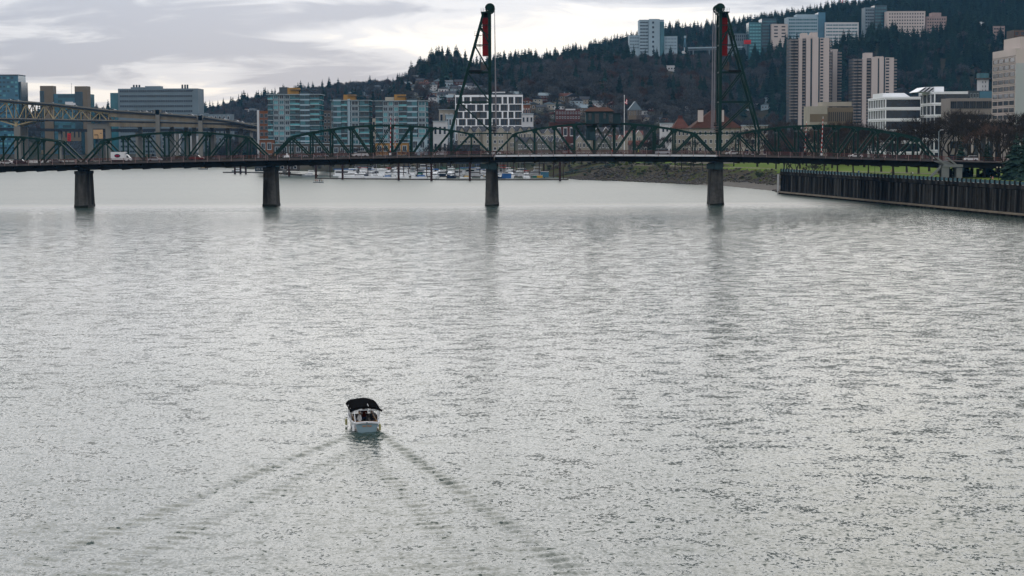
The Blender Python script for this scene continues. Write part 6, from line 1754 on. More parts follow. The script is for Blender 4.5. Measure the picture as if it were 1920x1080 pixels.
# ---------------------------------------------------------------- marina
M_HULLW = mat('white_gelcoat', (0.74, 0.75, 0.76), 0.35, var=0.06, scale=0.5)
M_HULLN = mat('navy_hull', (0.015, 0.025, 0.05), 0.35, var=0.1)
M_HULLG = mat('grey_hull', (0.22, 0.24, 0.25), 0.5, var=0.1)
M_CANVAS = {'blue': mat('blue_canvas', (0.03, 0.10, 0.26), .8), 'white': mat('white_canvas', (0.68, 0.69, 0.7), .8), 'tan': mat('tan_canvas', (.28, .22, .14), .8), 'yellow': mat('yellow_canvas', (.42, .25, .03), .8), 'green': mat('green_canvas', (.03, .12, .09), .8), 'red': mat('red_canvas', (.3, .03, .03), .8), 'navy': mat('navy_canvas', (.015, .02, .045), .8)}
M_WOOD = mat('weathered_dock_wood', (0.075, 0.068, 0.06), .9, var=.3, scale=1.0)
M_PILE = mat('rusty_steel_pile', (0.035, 0.018, 0.016), .85, var=.3, scale=.6, streak=True)
def hull(mb, L_, B, z0, z1, full=2.6, mi=0):
    n_ = 9; pts = []
    for k in range(n_):
        t_ = k / (n_ - 1); y = -L_/2 + L_*t_; bb = B/2 * (1 - t_**full) * (.86 + .14 * min(1, t_*3)) + .02; sh = z0 + (z1 - z0) * t_**1.6
        pts += [(-bb*.72, y, -.35), (-bb*.95, y, .1), (-bb, y, sh), (bb, y, sh), (bb*.95, y, .1), (bb*.72, y, -.35)]
    fs = []
    for k in range(n_ - 1):
        for c in range(6): fs.append((k*6 + c, k*6 + (c+1) % 6, k*6 + 6 + (c+1) % 6, k*6 + 6 + c))
    fs += [tuple(range(6))[::-1], tuple(range((n_-1)*6, n_*6))]
    mb.add(pts, fs, mi)
def taper(mb, x, y0, y1, z0, z1, s0=.25, s1=.5, k=.85, mi=0):
    mb.add([(-x,y0,z0),(x,y0,z0),(x,y1,z0),(-x,y1,z0),(-x*k,y0+s0,z1),(x*k,y0+s0,z1),(x*k,y1-s1,z1),(-x*k,y1-s1,z1)], [(3,2,1,0),(4,5,6,7),(0,1,5,4),(1,2,6,5),(2,3,7,6),(3,0,4,7)], mi)
PROTO = {}
def boat_parts(kind, hm, cv):
    key = (kind, hm.name, cv)
    if key in PROTO: return PROTO[key]
    P = []; C_ = M_CANVAS[cv]
    if kind == 'cruiser':
        m = MB(); hull(m, 9.5, 3.1, 1.1, 1.7); P.append(('hull', m.mesh('hull', hm)))
        m = MB(); taper(m, 1.2, -2.2, 2.6, 1.2, 2.4, .1, 1.1); P.append(('cabin', m.mesh('cabin', M_HULLW)))
        m = MB(); taper(m, 1.16, -2.25, 2.3, 1.75, 2.2, .02, .45, .97); P.append(('window', m.mesh('window', M_GLASSDK)))
        m = MB(); taper(m, 1.05, -3.0, .6, 2.42, 3.1, .1, .4, .9); P.append(('flybridge', m.mesh('flybridge', M_HULLW)))
        m = MB(); taper(m, 1.1, -3.6, .2, 4.2, 4.4, .1, .1, .95)
        for sx in (-1, 1):
            for y in (-3.2, 0): m.beam((sx*.95, y, 3.0), (sx*.95, y, 4.2), .06)
        P.append(('canvas_top', m.mesh('canvas_top', C_)))
        m = MB(); 
        for sx in (-1, 1): m.beam((sx*1.35, -1, 1.95), (sx*.3, 4.5, 2.4), .05)
        P.append(('bow_rail', m.mesh('bow_rail', M_CABLE)))
    elif kind == 'sail':
        m = MB(); hull(m, 9.0, 2.7, .95, 1.25, 2.1); P.append(('hull', m.mesh('hull', hm)))
        m = MB(); taper(m, .9, -1.4, 2.2, 1.0, 1.6, .1, .7); P.append(('cabin', m.mesh('cabin', M_HULLW)))
        m = MB(); taper(m, .88, -1.2, 1.4, 1.22, 1.42, .02, .2, .98); P.append(('window', m.mesh('window', M_GLASSDK)))
        m = MB(); m.tube((0, .8, 1.2), (0, .8, 12.2), .09, .06, 5); m.beam((-.7, .8, 7), (.7, .8, 7), .05); P.append(('mast', m.mesh('mast', M_CABLE)))
        m = MB(); m.tube((0, .7, 2.4), (0, -3.4, 2.5), .2, .14, 6); P.append(('sail_cover', m.mesh('sail_cover', C_)))
    elif kind == 'run':
        m = MB(); hull(m, 6.8, 2.4, .85, 1.15); P.append(('hull', m.mesh('hull', hm)))
        m = MB(); taper(m, 1.0, -2.9, 1.2, .9, 1.55, .6, .5, .8); P.append(('canvas_cover', m.mesh('canvas_cover', C_)))
        m = MB(); taper(m, .95, .3, 1.7, 1.0, 1.7, .1, .8, .8); P.append(('windshield', m.mesh('windshield', M_GLASSDK)))
        m = MB(); m.box(-.25, .25, -3.8, -3.4, .1, 1.3); P.append(('outboard_motor', m.mesh('outboard_motor', M_BLACK)))
    elif kind == 'house':
        m = MB(); m.box(-2, 2, -6, 6, -.3, .6); P.append(('hull', m.mesh('hull', hm)))
        m = MB(); m.box(-1.8, 1.8, -5, 4.6, .61, 3.2); P.append(('cabin', m.mesh('cabin', M_HULLW)))
        m = MB(); m.box(-1.84, 1.84, -4.6, 4.2, 1.6, 2.4); P.append(('window', m.mesh('window', M_GLASSDK)))
        m = MB(); taper(m, 2.1, -5.6, 5.2, 3.22, 3.5, .2, .2, .96); P.append(('roof', m.mesh('roof', C_)))
    else:
        m = MB(); hull(m, 11, 3.4, 1.1, 2.0); P.append(('hull', m.mesh('hull', hm)))
        m = MB(); taper(m, 1.3, -1.5, 2.2, 1.3, 3.6, .1, .3, .9); P.append(('wheelhouse', m.mesh('wheelhouse', M_HULLW)))
        m = MB(); taper(m, 1.28, -1.54, 2.2, 2.4, 3.1, .02, .12, .97); P.append(('window', m.mesh('window', M_GLASSDK)))
        m = MB(); taper(m, 1.4, -4.8, -1.6, 2.6, 3.0, .1, .1, .95); P.append(('canvas_top', m.mesh('canvas_top', C_)))
        m = MB(); m.tube((0, 0, 3.6), (0, 0, 6), .06, .04, 5); m.beam((-.6, 0, 4.6), (.6, 0, 4.6), .05); P.append(('mast', m.mesh('mast', M_CABLE)))
    PROTO[key] = P
    return P
def boat(kind, hm, cv, px, py, rz, label, sc=1.0, group='boats moored in the marina'):
    p = atz(px, py)
    t_ = thing({'cruiser': 'motor_cruiser', 'sail': 'sailboat', 'run': 'runabout', 'house': 'houseboat', 'work': 'work_boat'}[kind], label, 'boat', (p.x, p.y, 0.02), rz, group)
    for nm, me in boat_parts(kind, hm, cv): link(nm, me, t_, scale=(sc, sc, sc) if sc != 1 else None)
    return t_
KN = {'cruiser': 'motor cruiser', 'sail': 'sailboat', 'run': 'runabout', 'house': 'houseboat', 'work': 'work boat'}
rr = random.Random(42)
rows = [('front', 334.6, 655, 990, 25), ('second', 330.6, 648, 1008, 16), ('third', 327.2, 655, 985, 15), ('rear', 324.0, 670, 990, 17)]
for rn, py, a, b_, stp in rows:
    px = a; k = 0
    while px < b_:
        k += 1
        kind = rr.choice(['cruiser', 'cruiser', 'cruiser', 'run', 'sail', 'sail', 'house'] if rn != 'front' else ['cruiser', 'run', 'run', 'cruiser', 'sail'])
        cv = rr.choice(['white', 'white', 'white', 'blue', 'blue', 'tan', 'navy', 'green', 'red'])
        hm = rr.choice([M_HULLW, M_HULLW, M_HULLW, M_HULLW, M_HULLN])
        if rn == 'front' and 870 < px < 905: kind, cv, hm = 'run', 'yellow', M_HULLW
        rz = rr.choice([math.pi/2, -math.pi/2]) + rr.uniform(-.5, .5) if rr.random() < .6 else rr.uniform(-.4, .4) + rr.choice([0, math.pi])
        boat(kind, hm, cv, px, py + rr.uniform(-.4, .4), rz, '%s %s with %s canvas in the %s marina row, %s from the left' % ('white' if hm is M_HULLW else 'navy', KN[kind], cv, rn, ordinal(k)), rr.uniform(.95, 1.3))
        px += stp * rr.uniform(.75, 1.3)
boat('work', M_HULLG, 'white', 447, 323.5, math.pi/2, 'grey work boat with white wheelhouse at the dock end left of second pier', .8)
boat('work', M_HULLN, 'navy', 533, 326.5, -math.pi/2 + .2, 'dark navy patrol boat with blue canvas just right of the second pier', .75)
boat('cruiser', M_HULLG, 'white', 579, 331.5, math.pi/2 - .15, 'grey cabin boat moored alone left of the marina', .85)
boat('run', M_HULLG, 'tan', 380, 318.0, math.pi/2, 'low grey skiff half hidden under the bridge girder at left')
# docks
def dock(pts, label, w=2.4, z=.55, fingers=0):
    a = atz(*pts[0]); t_ = thing('floating_dock', label, 'dock', (a.x, a.y, 0))
    m = MB()
    for p, q in zip(pts[:-1], pts[1:]):
        p, q = atz(*p), atz(*q); m.beam((p.x, p.y, z - .35), (q.x, q.y, z - .35), w, .7)
    m.build('walkway', M_WOOD, t_)
    p, q = atz(*pts[0]), atz(*pts[-1])
    for k in range(fingers):
        c = p.lerp(q, (k + .5) / fingers); MB().box(c.x - .5, c.x + .5, c.y + w/2 + .05, c.y + 10, z - .5, z - .05).build('finger_pier', M_WOOD, t_)
dock([(598, 335.3), (860, 338.2), (1066, 337.6)], 'long front floating dock edging the marina', 2.8, .6)
dock([(640, 331.8), (1010, 332.4)], 'second floating dock between boat rows', 2.0, .55, 14); dock([(650, 328.6), (1000, 328.9)], 'third floating dock between boat rows', 2.0, .55, 14); dock([(655, 325.6), (1000, 325.6)], 'rear floating dock near the bank', 2.0, .55, 12)
dock([(420, 324.6), (500, 324.9), (592, 331.0)], 'dark floating dock left of the marina by the second pier', 3.0, .9)
# sheds on the left dock
for px0, px1, py, h, mt, lab in ((478, 508, 323.4, 3.0, M_GREYD, 'dark dock shed left of the second pier'), (510, 522, 323.6, 4.0, M_TEAL, 'teal fuel dock hut behind second pier'), (522, 560, 322.6, 4.6, M_TAUPE, 'brown floating boathouse right of the second pier')):
    a, b_ = atz(px0, py), atz(px1, py); t_ = thing('dock_shed', lab, 'shed', ((a.x + b_.x)/2, a.y, .7)); W = b_.x - a.x
    bpart(t_, 'wall', mt, (-W/2, W/2, 0, 5, 0, h)); m = MB(); gable(m, -W/2, W/2, 0, 5, h + .01, h + 1.2, 0); m.build('roof', M_SLATE, t_, world=False); wgrid(t_, win_mesh(M_LWHITE, M_NAVY, .12), -W/2 + .5, W/2 - .5, .6, h - .4, 3, 1, .5, .6)
# pilings
thick = [(440.5,326.5),(451,326.6),(461,326.8),(542,331),(592.5,335),(642.5,336.5),(747.5,338.4),(809,339.3),(881,339.2),(1050,339.3)]
for k, (px, py) in enumerate(thick):
    p = atz(px, py); t_ = link('mooring_piling', MB().tube((0, 0, -3), (0, 0, 9.6 + rr.uniform(-.5, .5)), .62, .58, 10).tube((0, 0, 9.4), (0, 0, 10.2), .6, .1, 10).mesh('piling', M_PILE), None, (p.x, p.y, 0)); tag(t_, 'thick rusty mooring piling along the outer dock, %s from the left' % ordinal(k + 1), 'piling', 'thick mooring pilings')
thin = [(619,333),(664,331),(690,333),(704,330),(757,333),(766,329),(783,331),(800,334),(817,332),(827,329),(838,333),(844,330),(853,333),(856,329),(862,334),(900,331),(945,333),(952,330),(963,333),(972,330),(984,332),(1011,333),(1019,331),(1020.5,334),(1038,333),(1056,335)]
for k, (px, py) in enumerate(thin):
    p = atz(px, py); t_ = link('mooring_pole', MB().tube((0, 0, -3), (0, 0, rr.uniform(7.5, 10)), .26, .22, 7).mesh('pole', M_PILE), None, (p.x, p.y, 0)); tag(t_, 'thin dark mooring pole among the marina boats, %s from the left' % ordinal(k + 1), 'piling', 'thin mooring poles')
# gangway to the bank
a = atz(1046, 333.5); b_ = at(1152, 311, 1010); b_.z = max(b_.z, 6.5)
t_ = thing('gangway', 'blue-green truss gangway ramp from the marina up the bank', 'gangway', (a.x, a.y, 0)); M_GANG = mat('teal_gangway_paint', (0.025, 0.075, 0.08), .6)
a.z = 1.0
for dy in (-.8, .8):
    m = MB(); v_ = Vector((0, dy, 0)); m.beam(a + v_, b_ + v_, .18, .18); m.beam(a + v_ + Vector((0, 0, 1.3)), b_ + v_ + Vector((0, 0, 1.3)), .16, .16)
    for k in range(14):
        p, q = a.lerp(b_, k/14) + v_, a.lerp(b_, (k+1)/14) + v_; m.beam(p, q + Vector((0, 0, 1.3)), .1); m.beam(q, q + Vector((0, 0, 1.3)), .1)
    m.build('side_truss', M_GANG, t_)
m = MB(); m.beam(a, b_, 1.5, .12); m.build('walkway', M_WOOD, t_)
# dock clutter at the right end: blue sheds and drums
for k, (px, py, w, h, c_, lab) in enumerate(((950, 336.4, 5, 2.6, 'blue_canvas', 'blue dock storage box right of the left tower pier'), (1021, 334.5, 4.5, 3.0, 'blue_glass', 'pale blue dock hut near the marina right end'), (1004, 335.4, 3, 1.2, 'green_canvas', 'green dock bin near the marina right end'), (1012, 335.4, 3, 1.3, 'yellow_canvas', 'yellow dock bin near the marina right end'))):
    p = atz(px, py); t_ = thing('dock_box', lab, 'dock box', (p.x, p.y, .6)); bpart(t_, 'body', MATS[c_], (-w/2, w/2, -1, 1, 0, h)); bpart(t_, 'lid', M_LWHITE, (-w/2 - .1, w/2 + .1, -1.1, 1.1, h + .01, h + .18))
# small open boat under way with its passengers and parasol
p = atz(597, 342.5)
t_ = thing('pontoon_boat', 'small open grey boat with passengers and dark parasol, under way before the marina', 'boat', (p.x, p.y, 0), 0)
m = MB(); m.box(-2.7, 2.7, -.9, -.5, -.2, .35); m.box(-2.7, 2.7, .5, .9, -.2, .35); m.box(-2.6, 2.6, -1, 1, .36, .5); m.build('hull', M_HULLG, t_, world=False)
m = MB(); m.beam((-2.6, -1, 1.1), (2.6, -1, 1.1), .05); m.beam((-2.6, 1, 1.1), (2.6, 1, 1.1), .05)
for x in (-2.6, 0, 2.6): m.beam((x, -1, .5), (x, -1, 1.1), .05)
m.build('rail', M_CABLE, t_, world=False)
m = MB(); m.tube((.9, 0, .5), (.9, 0, 2.2), .05, n=5); m.tube((.9, 0, 2.15), (.9, 0, 2.5), 1.1, .05, 8); m.build('parasol', M_BLACK, t_, world=False)
for dx, c_, lab in ((-1.6, 'tan', 'person in tan sitting at the left of the small open boat'), (-.6, 'pink', 'person in pink sitting in the middle of the small open boat'), (.7, 'dark', 'person in dark clothes under the parasol of the small open boat'), (1.7, 'tan', 'person in tan sitting at the right of the small open boat')):
    person(p.x + dx, p.y, .5, lab, CLO[c_], CLO['dark'], rnd.uniform(-.5, .5), True, 'passengers of the small open boat')
# ---------------------------------------------------------------- traffic
CARP = {'white': mat('white_car_paint', (.6, .6, .61), .3, var=.03), 'silver': mat('silver_car_paint', (.28, .29, .31), .3, metal=.3, var=.03), 'black': mat('black_car_paint', (.012, .012, .015), .25, var=.03), 'maroon': mat('maroon_car_paint', (.10, .015, .015), .3, var=.03), 'grey': mat('grey_car_paint', (.08, .085, .09), .3, var=.03), 'blue': mat('blue_car_paint', (.02, .05, .13), .3, var=.03)}
M_TAIL = mat('red_tail_lamp', (.3, .01, .01), .3, var=.02); M_HEADL = mat('clear_head_lamp', (.6, .6, .55), .2, var=.02)
CARM = {}
def car_meshes(kind):
    if kind in CARM: return CARM[kind]
    if kind == 'sedan': body = [(-2.25,.35),(2.25,.35),(2.28,.7),(1.9,.85),(1.0,.93),(-1.5,.95),(-2.2,.9)]; cab = [(-1.6,.94),(1.05,.92),(.35,1.42),(-.95,1.44)]; w = .86
    elif kind == 'suv': body = [(-2.3,.4),(2.3,.4),(2.33,.85),(2.0,1.02),(1.1,1.08),(-2.2,1.08)]; cab = [(-2.15,1.07),(1.2,1.07),(.5,1.72),(-1.9,1.74)]; w = .92
    else: body = [(-2.45,.4),(2.45,.4),(2.45,.9),(2.1,1.08),(1.5,1.15),(-2.4,1.15)]; cab = [(-2.35,1.14),(1.65,1.14),(.8,1.9),(-2.2,1.92)]; w = .95
    b_ = MB(); b_.prism(body, -w, w)
    g = MB(); g.prism(cab, -w*.9, w*.9)
    r_ = MB(); t0, t1 = cab[3], cab[2]; r_.box(t0[0] - .02, t1[0] + .02, -w*.88, w*.88, t0[1] - .0, t0[1] + .06)
    wh = MB(); wh.tube((0, -.11, 0), (0, .11, 0), .33, n=12)
    CARM[kind] = (b_, g, r_, wh.mesh('wheel', M_BLACK), w, body)
    return CARM[kind]
CARCACHE = {}
def car(kind, paint, x, y, z, dirn, label, group='cars on the lift bridge', name=None):
    b_, g, r_, wh, w, body = car_meshes(kind)
    key = (kind, paint)
    if key not in CARCACHE: CARCACHE[key] = (b_.mesh('body', CARP[paint]), g.mesh('window_band', M_GLASSDK), r_.mesh('roof', CARP[paint]), MB().box(2.26, 2.34, -w*.9, -w*.5, .55, .72).mesh('head_lamp', M_HEADL), MB().box(-2.34, -2.24, -w*.9, -w*.5, .6, .78).mesh('tail_lamp', M_TAIL))
    me = CARCACHE[key]
    t_ = thing(name or {'sedan': 'sedan_car', 'suv': 'sport_utility_car', 'van': 'minivan'}[kind], label, 'car', (x, y, z), 0 if dirn > 0 else math.pi, group)
    link('body', me[0], t_); link('window_band', me[1], t_); link('roof', me[2], t_)
    for sx in (-1.45, 1.45):
        for sy in (-w, w): link('wheel', wh, t_, (sx, sy * .93, .33))
    for sy in (0, w*1.4): link('head_lamp', me[3], t_, (0, sy, 0)); link('tail_lamp', me[4], t_, (0, sy, 0))
    return t_
def on_bridge(px, Y=638.4): x = at(px, 295, Y).x; return x, Y, road_z(x) + .02
for kind, paint, px, Y, dn, lab in (('suv','black',38,633.4,1,'black pickup-like car at the far left of the bridge'),('sedan','grey',106,633.4,1,'dark grey sedan left of the first pier'),('sedan','white',12,641.6,-1,'white car at the left edge of the bridge'),('sedan','silver',291,633.4,1,'silver sedan just right of the white box truck'),('suv','maroon',369,633.4,1,'maroon car with white bags near the middle of the left span'),
                                    ('van','white',677,641.6,-1,'white van in the far lane left of the barrier'),('sedan','white',668,641.6,-1,'white sedan trailing the white van'),('sedan','white',927,641.6,-1,'white car passing under the left lift tower'),('van','silver',1243,633.4,1,'silver minivan on the lifting span'),('sedan','white',1373,641.6,-1,'white car just right of the right lift tower'),('sedan','white',1604,641.6,-1,'white car in the far lane of the right span'),('suv','white',1820,641.6,-1,'white car half hidden by trees past the right end of the bridge')):
    x, y, z = on_bridge(px, Y); car(kind, paint, x, y, z, dn, lab)
# white box truck with its oval logo
x, y, z = on_bridge(228, 633.2)
tk = thing('box_truck', 'white box truck with dark blue oval logo on the left span', 'truck', (x, y, z), 0)
m = MB(); m.box(-3.3, 1.25, -1.15, 1.15, .75, 3.25); m.build('cargo_box', CARP['white'], tk, world=False)
m = MB(); m.prism([(1.32,.5),(3.2,.5),(3.22,1.25),(2.75,1.5),(2.15,2.3),(1.6,2.5),(1.32,2.5)], -1.0, 1.0); m.build('cab', CARP['white'], tk, world=False)
m = MB(); m.prism([(1.75,1.45),(2.55,1.45),(2.1,2.12),(1.75,2.12)], -1.03, -1.01); m.build('window', M_GLASSDK, tk, world=False)
m = MB(); m.box(.95, 1.6, -.9, .9, 3.0, 3.3); m.build('wind_deflector', CARP['white'], tk, world=False)
m = MB(); m.box(-3.2, 3.0, -.8, .8, .45, .74); m.build('chassis', M_BLACK, tk, world=False)
for sx in (-2.0, 2.45):
    for sy in (-1.0, .8): m = MB(); m.tube((sx, sy, .45), (sx, sy + .22, .45), .45, n=14); m.build('wheel', M_BLACK, tk, world=False)
m = MB(); n_ = 24; cx_, cz_ = -1.15, 2.05
m.prism([(cx_ + .98*math.cos(2*math.pi*k/n_), cz_ + .58*math.sin(2*math.pi*k/n_)) for k in range(n_)], -1.19, -1.155); m.build('logo_oval', mat('logo_navy', (.01, .012, .05), .5, var=.02), tk, world=False)
M_LOGOR = mat('logo_red', (.55, .03, .05), .5, var=.02)
def strokes(m, segs, x0, z0, w, h, y, th): 
    for a, b_, c_, d_ in segs: m.beam((x0 + a*w, y, z0 + b_*h), (x0 + c_*w, y, z0 + d_*h), th, th)
GL = {'S': [(1,.95,0,.95),(0,.95,0,.5),(0,.5,1,.5),(1,.5,1,.05),(1,.05,0,.05)], 'I': [(.5,0,.5,1)], 'A': [(0,0,.5,1),(.5,1,1,0),(.2,.4,.8,.4)]}
m = MB()
for ch, x0, w in (('S', -1.72, .36), ('I', -1.25, .2), ('A', -.95, .42)): strokes(m, GL[ch], x0, 1.82, w, .46, -1.21, .11)
m.build('logo_letter', M_LOGOR, tk, world=False)
# traffic on the freeway bridge
ux = [q_[0] for q_ in upper]; uy = [q_[1] for q_ in upper]
for k, (px, pt, kd) in enumerate(((19,'white','sedan'),(34,'white','sedan'),(99,'white','sedan'),(142,'silver','sedan'),(196,'white','sedan'),(214,'white','suv'),(239,'white','sedan'),(262,'white','sedan'),(273,'white','van'),(283,'silver','sedan'),(309,'white','van'),(321,'white','sedan'),(358,'white','van'),(390,'white','sedan'),(397,'silver','sedan'),(420,'white','suv'),(443,'white','van'),(453,'white','suv'),(470,'silver','sedan'))):
    p = at(px, float(np.interp(px, ux, uy)), YM)
    sl_ = car(kd, pt, p.x, YM - .9, p.z - .25, 1, '%s vehicle on the freeway upper deck, %s from the left' % (pt, ordinal(k + 1)), 'traffic on the freeway bridge')
p = at(130, float(np.interp(130, ux, uy)), YM)
t_ = thing('freeway_truck', 'white box truck on the freeway upper deck before the blue glass office', 'truck', (p.x, YM + 4, p.z - .25)); bpart(t_, 'cargo_box', CARP['white'], (-4, 2, -1.2, 1.2, .8, 3.6)); bpart(t_, 'cab', CARP['white'], (2.1, 4, -1.1, 1.1, .5, 2.7)); bpart(t_, 'chassis', M_BLACK, (-4, 3.8, -.9, .9, .3, .79))
p = at(336, 227.2, YM); car('van', 'white', p.x, YM + .2, p.z - .3, 1, 'white van on the freeway lower deck', 'traffic on the freeway bridge')
# white tent on the far bank
p = at(538, 297, 1120); t_ = thing('tent', 'white peaked tent on the far bank behind the bridge railing', 'tent', (p.x, 1120, 7.0)); zt_ = at(537, 287.5, 1120).z - 7
m = MB(); m.add([(-3.6,-3,zt_*.35),(3.6,-3,zt_*.35),(3.6,3,zt_*.35),(-3.6,3,zt_*.35),(0,0,zt_)], [(0,1,4),(1,2,4),(2,3,4),(3,0,4)]); m.build('canopy', M_WHITE, t_, world=False); m = MB()
for sx in (-3.4, 3.4):
    for sy in (-2.8, 2.8): m.beam((sx, sy, 0), (sx, sy, zt_*.36), .1)
m.build('tent_frame', M_CABLE, t_, world=False)
# people on the footway
CLO['maroon'] = mat('maroon_cloth', (.07, .014, .012), .8); CLO['red'] = mat('red_cloth', (.4, .03, .02), .8); CLO['lime'] = mat('lime_vest', (.35, .4, .03), .8)
for px, c_, lab in ((1148, 'red', 'person in red jacket walking on the lift span footway'), (1197, 'lime', 'person in lime vest on the lift span footway'), (516, 'tan', 'person in tan coat on the footway above the second pier')):
    x = at(px, 292, 630).x; person(x, 630, road_z(x) + .06, lab, CLO[c_], CLO['dark'], math.pi/2, False, 'people on the bridge footway')

# ---------------------------------------------------------------- the small covered boat in the foreground
YAW = math.radians(9)
hx, hy = -math.sin(YAW), math.cos(YAW)
bt = thing('canopy_boat', 'small white electric boat with black canopy motoring away on the river', 'boat', (BOATX + hx * 3.15, BOATY + hy * 3.15, 0.0), YAW)
M_BHULL = mat('boat_white_topside', (.56, .57, .59), .3, var=.06, scale=1.0); M_BSTERN = mat('boat_pale_blue_transom', (.19, .27, .31), .35, var=.08, scale=1.0)
M_TEAK = mat('varnished_teak', (.28, .14, .045), .45, var=.25, scale=3.0); M_CANOPY = mat('black_canopy_cloth', (.006, .006, .0065), .9, spec=.0, var=.3, scale=2.0, bump=.3); M_SEAT = mat('dark_seat_vinyl', (.03, .025, .022), .6, var=.1)
st_ = [(-3.15,.86,.70,.64),(-2.6,.96,.80,.63),(-1.6,1.1,.92,.66),(-.4,1.15,.96,.70),(.8,1.1,.88,.75),(1.8,.88,.62,.82),(2.5,.56,.32,.9),(2.95,.24,.1,.97),(3.2,.03,.02,1.02)]
m = MB(); pts = []
for y, bt_, bb, sh in st_: pts += [(-bt_, y, sh), (-(bt_*.45 + bb*.55), y, sh*.5), (-bb, y, .06), (-bb*.7, y, -.25), (bb*.7, y, -.25), (bb, y, .06), (bt_*.45 + bb*.55, y, sh*.5), (bt_, y, sh)]
fs = []
for k in range(len(st_) - 1):
    for c in range(7): fs.append((k*8 + c, k*8 + 8 + c, k*8 + 9 + c, k*8 + 1 + c))
m.add(pts, fs); m.build('hull', M_BHULL, bt, True, False)
m = MB(); m.add(pts[:8], [tuple(range(8))[::-1]]); tn_ = m.build('transom', M_BSTERN, bt, world=False)
m = MB()
for k in range(len(st_) - 1):                          # gunwale cap
    (y0, b0, _, s0), (y1, b1, _, s1) = st_[k], st_[k+1]
    for sg in (-1, 1): m.beam((sg*b0, y0, s0 + .03), (sg*b1, y1, s1 + .03), .13, .09)
for k in range(6):
    x0, x1 = -.86 + k*.2867, -.86 + (k+1)*.2867; c0, c1 = .07*(1 - (x0/.86)**2), .07*(1 - (x1/.86)**2)
    m.beam((x0, -3.15, .67 + c0), (x1, -3.15, .67 + c1), .2, .12)
m.build('gunwale', M_BHULL, bt, world=False)
m = MB(); m.box(-.9, .9, -2.7, 1.6, .10, .16); m.build('floor', M_TEAK, bt, world=False)
m = MB(); m.box(-.74, .74, -2.95, -2.86, .3, .78); m.box(-.84, -.76, -2.86, 1.3, .3, .76); m.box(.76, .84, -2.86, 1.3, .3, .76); m.build('coaming', M_TEAK, bt, world=False)
m = MB(); m.box(-.72, .72, -2.82, -2.3, .17, .52); m.box(-.74, -.35, -2.2, .6, .17, .52); m.box(.35, .74, -2.2, .6, .17, .52); m.build('bench', M_SEAT, bt, world=False)
m = MB(); m.add([(-.9, 1.5, .74), (.9, 1.5, .74), (.55, 2.5, .86), (.03, 3.15, .98), (-.03, 3.15, .98), (-.55, 2.5, .86)], [(0,1,2,3,4,5)]); m.build('fore_deck', M_BHULL, bt, world=False)
# canopy: a bowed cloth over hoops
nx_, ny_ = 13, 15
xs_ = np.linspace(-1.2, 1.2, nx_); ys_ = np.linspace(-2.55, 2.25, ny_)
XX, YY = np.meshgrid(xs_, ys_)
tt_ = (YY + 2.55) / 4.8
ZZ = 1.60 + .36 * (1 - (np.abs(XX) / 1.2) ** 2.4) * (.75 + .25*np.sin(np.pi*tt_)) - .035 * np.abs(np.sin(tt_ * math.pi * 4)) + .02 * np.sin(XX*5 + YY*3)
ZZ = ZZ - .12 * (np.abs(XX) > 1.15) 
top_me = grid_mesh('canopy', xs_, ys_, ZZ, M_CANOPY)
cn = link('canopy', top_me, bt); sol = cn.modifiers.new('thick', 'SOLIDIFY'); sol.thickness = .05
m = MB()
for k in range(12):
    xa, xb = -1.2 + .2*k, -1.2 + .2*(k+1)
    za, zb_ = [1.58 + .36*(1 - (abs(q_)/1.2)**2.4)*.75 for q_ in (xa, xb)]
    m.add([(xa, -2.57, za), (xb, -2.57, zb_), (xb, -2.59, zb_ - .16), (xa, -2.59, za - .16)], [(0,1,2,3)])
m.build('valance', M_CANOPY, cn, world=False)
m = MB()
for (x, y) in ((-.86,-3.0),(.86,-3.0),(-1.06,-1.5),(1.06,-1.5),(-1.1,0.2),(1.1,.2),(-.92,1.7),(.92,1.7)):
    m.beam((x, y, .66), (x*1.04, max(y, -2.5), 1.61), .06)
m.beam((-.9, -2.52, 1.58), (.9, -2.52, 1.58), .06); m.build('canopy_frame', M_BHULL, bt, world=False)
M_VINYL = mat('clear_vinyl', (.35, .42, .42), .15, var=.1); M_VINYL.node_tree.nodes['Principled BSDF'].inputs['Alpha'].default_value = .28
for x, ya, yb in ((-1.08, -1.45, .15), (-1.05, .25, 1.6), (1.08, -1.45, .15), (1.05, .25, 1.6), (-.98, -2.45, -1.55), (.98, -2.45, -1.55)):
    m = MB(); m.add([(x*.97, ya, .72), (x*.97, yb, .74), (x*1.02, yb, 1.58), (x*1.02, ya, 1.58)], [(0,1,2,3)]); m.build('side_curtain', M_VINYL, bt, world=False)
m = MB(); m.add([(-.9, 1.72, .8), (.9, 1.72, .8), (.92, 1.75, 1.6), (-.92, 1.75, 1.6)], [(0,1,2,3)]); m.build('windshield', M_VINYL, bt, world=False)
m = MB(); m.tube((.18, -2.5, 1.85), (.1, -2.56, 2.05), .03, n=5); m.build('stern_light', M_WHITE, bt, world=False)
m = MB(); m.box(-.06, .06, -3.28, -3.16, .62, .76); m.build('rudder_post', M_GREYP, bt, world=False)
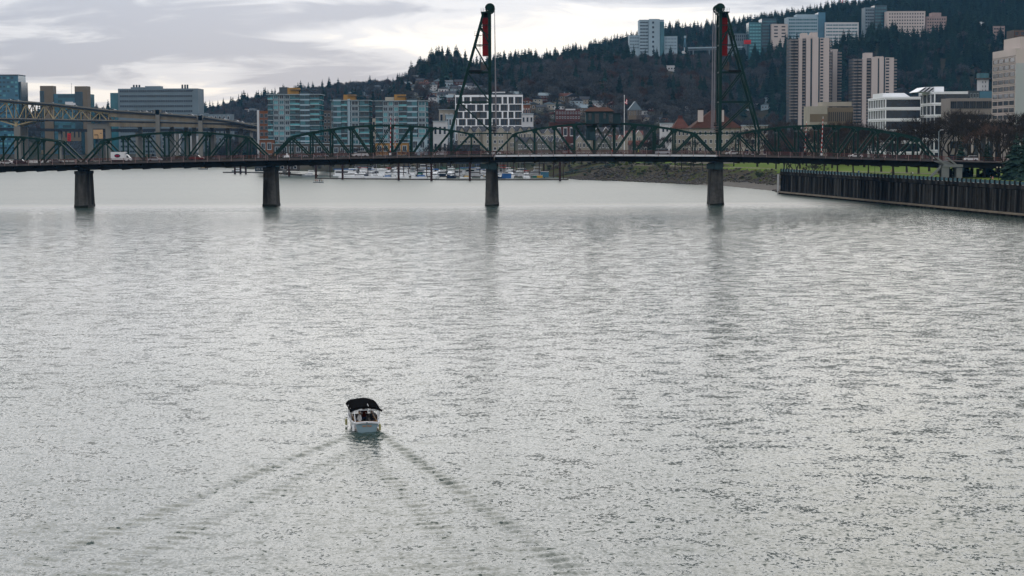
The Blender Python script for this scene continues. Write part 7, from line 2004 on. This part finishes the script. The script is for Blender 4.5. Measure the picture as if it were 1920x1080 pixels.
for x, y, mt, nm in ((-1.0, -3.0, M_WHITE, 'fender'), (1.0, -2.9, mat('yellowed_fender', (.35, .33, .16), .6), 'fender'), (-1.3, .3, mat('yellowed_fender', (.35, .33, .16), .6), 'fender')):
    m = MB(); m.tube((x, y, .08), (x, y, .52), .09, n=8); m.tube((x, y, .52), (x*.94, y, .68), .02, n=4); m.build(nm, mt, bt, world=False)
M_NAME = mat('orange_name_lettering', (.5, .2, .04), .5, var=.02)
m = MB(); xx = -.32
for w, h in ((.07,.09),(.06,.07),(.07,.08),(.0,.0),(.09,.12),(.05,.08),(.06,.08),(.07,.09)):
    if w: m.beam((xx, -3.17, .4), (xx, -3.17, .4 + h), .02, .02); m.beam((xx, -3.17, .4 + h), (xx + w, -3.17, .4 + h), .02, .02); m.beam((xx + w, -3.17, .4), (xx + w*.8, -3.17, .4 + h), .02, .02)
    xx += .085
m.build('name_lettering', M_NAME, tn_, world=False)
def inboat(x, y): c_, s_ = math.cos(YAW), math.sin(YAW); return bt.location.x + x*c_ - y*s_, bt.location.y + x*s_ + y*c_
for x, y, c_, rz, lab in ((-.45, -1.9, 'white', YAW - 1.4, 'person in white top seated at the left side of the canopy boat'), (.5, -1.5, 'dark', YAW + 1.5, 'person in dark clothes seated at the right side of the canopy boat'), (.1, .7, 'maroon', YAW + math.pi, 'person in dark red seated forward under the canopy of the boat')):
    X_, Y_ = inboat(x, y); person(X_, Y_, .14, lab, CLO[c_], CLO['blue'], rz, True, 'people aboard the canopy boat')
# ---------------------------------------------------------------- damp winter air
M_HAZE = bpy.data.materials.new('haze_air')
M_HAZE.use_nodes = True
t = M_HAZE.node_tree
t.nodes.clear()
oo = t.nodes.new('ShaderNodeOutputMaterial'); pv = t.nodes.new('ShaderNodeVolumePrincipled')
pv.inputs['Color'].default_value = (0.19, 0.54, 1.0, 1)
pv.inputs['Density'].default_value = 0.000025
pv.inputs['Anisotropy'].default_value = 0.0
t.links.new(pv.outputs[0], oo.inputs['Volume'])
hz_ = MB().box(-1700, 2100, -120, 3720, -6.0, 330.0).build('haze', M_HAZE)
tag(hz_, 'thin bluish winter haze filling the river valley', 'haze', kind='stuff')
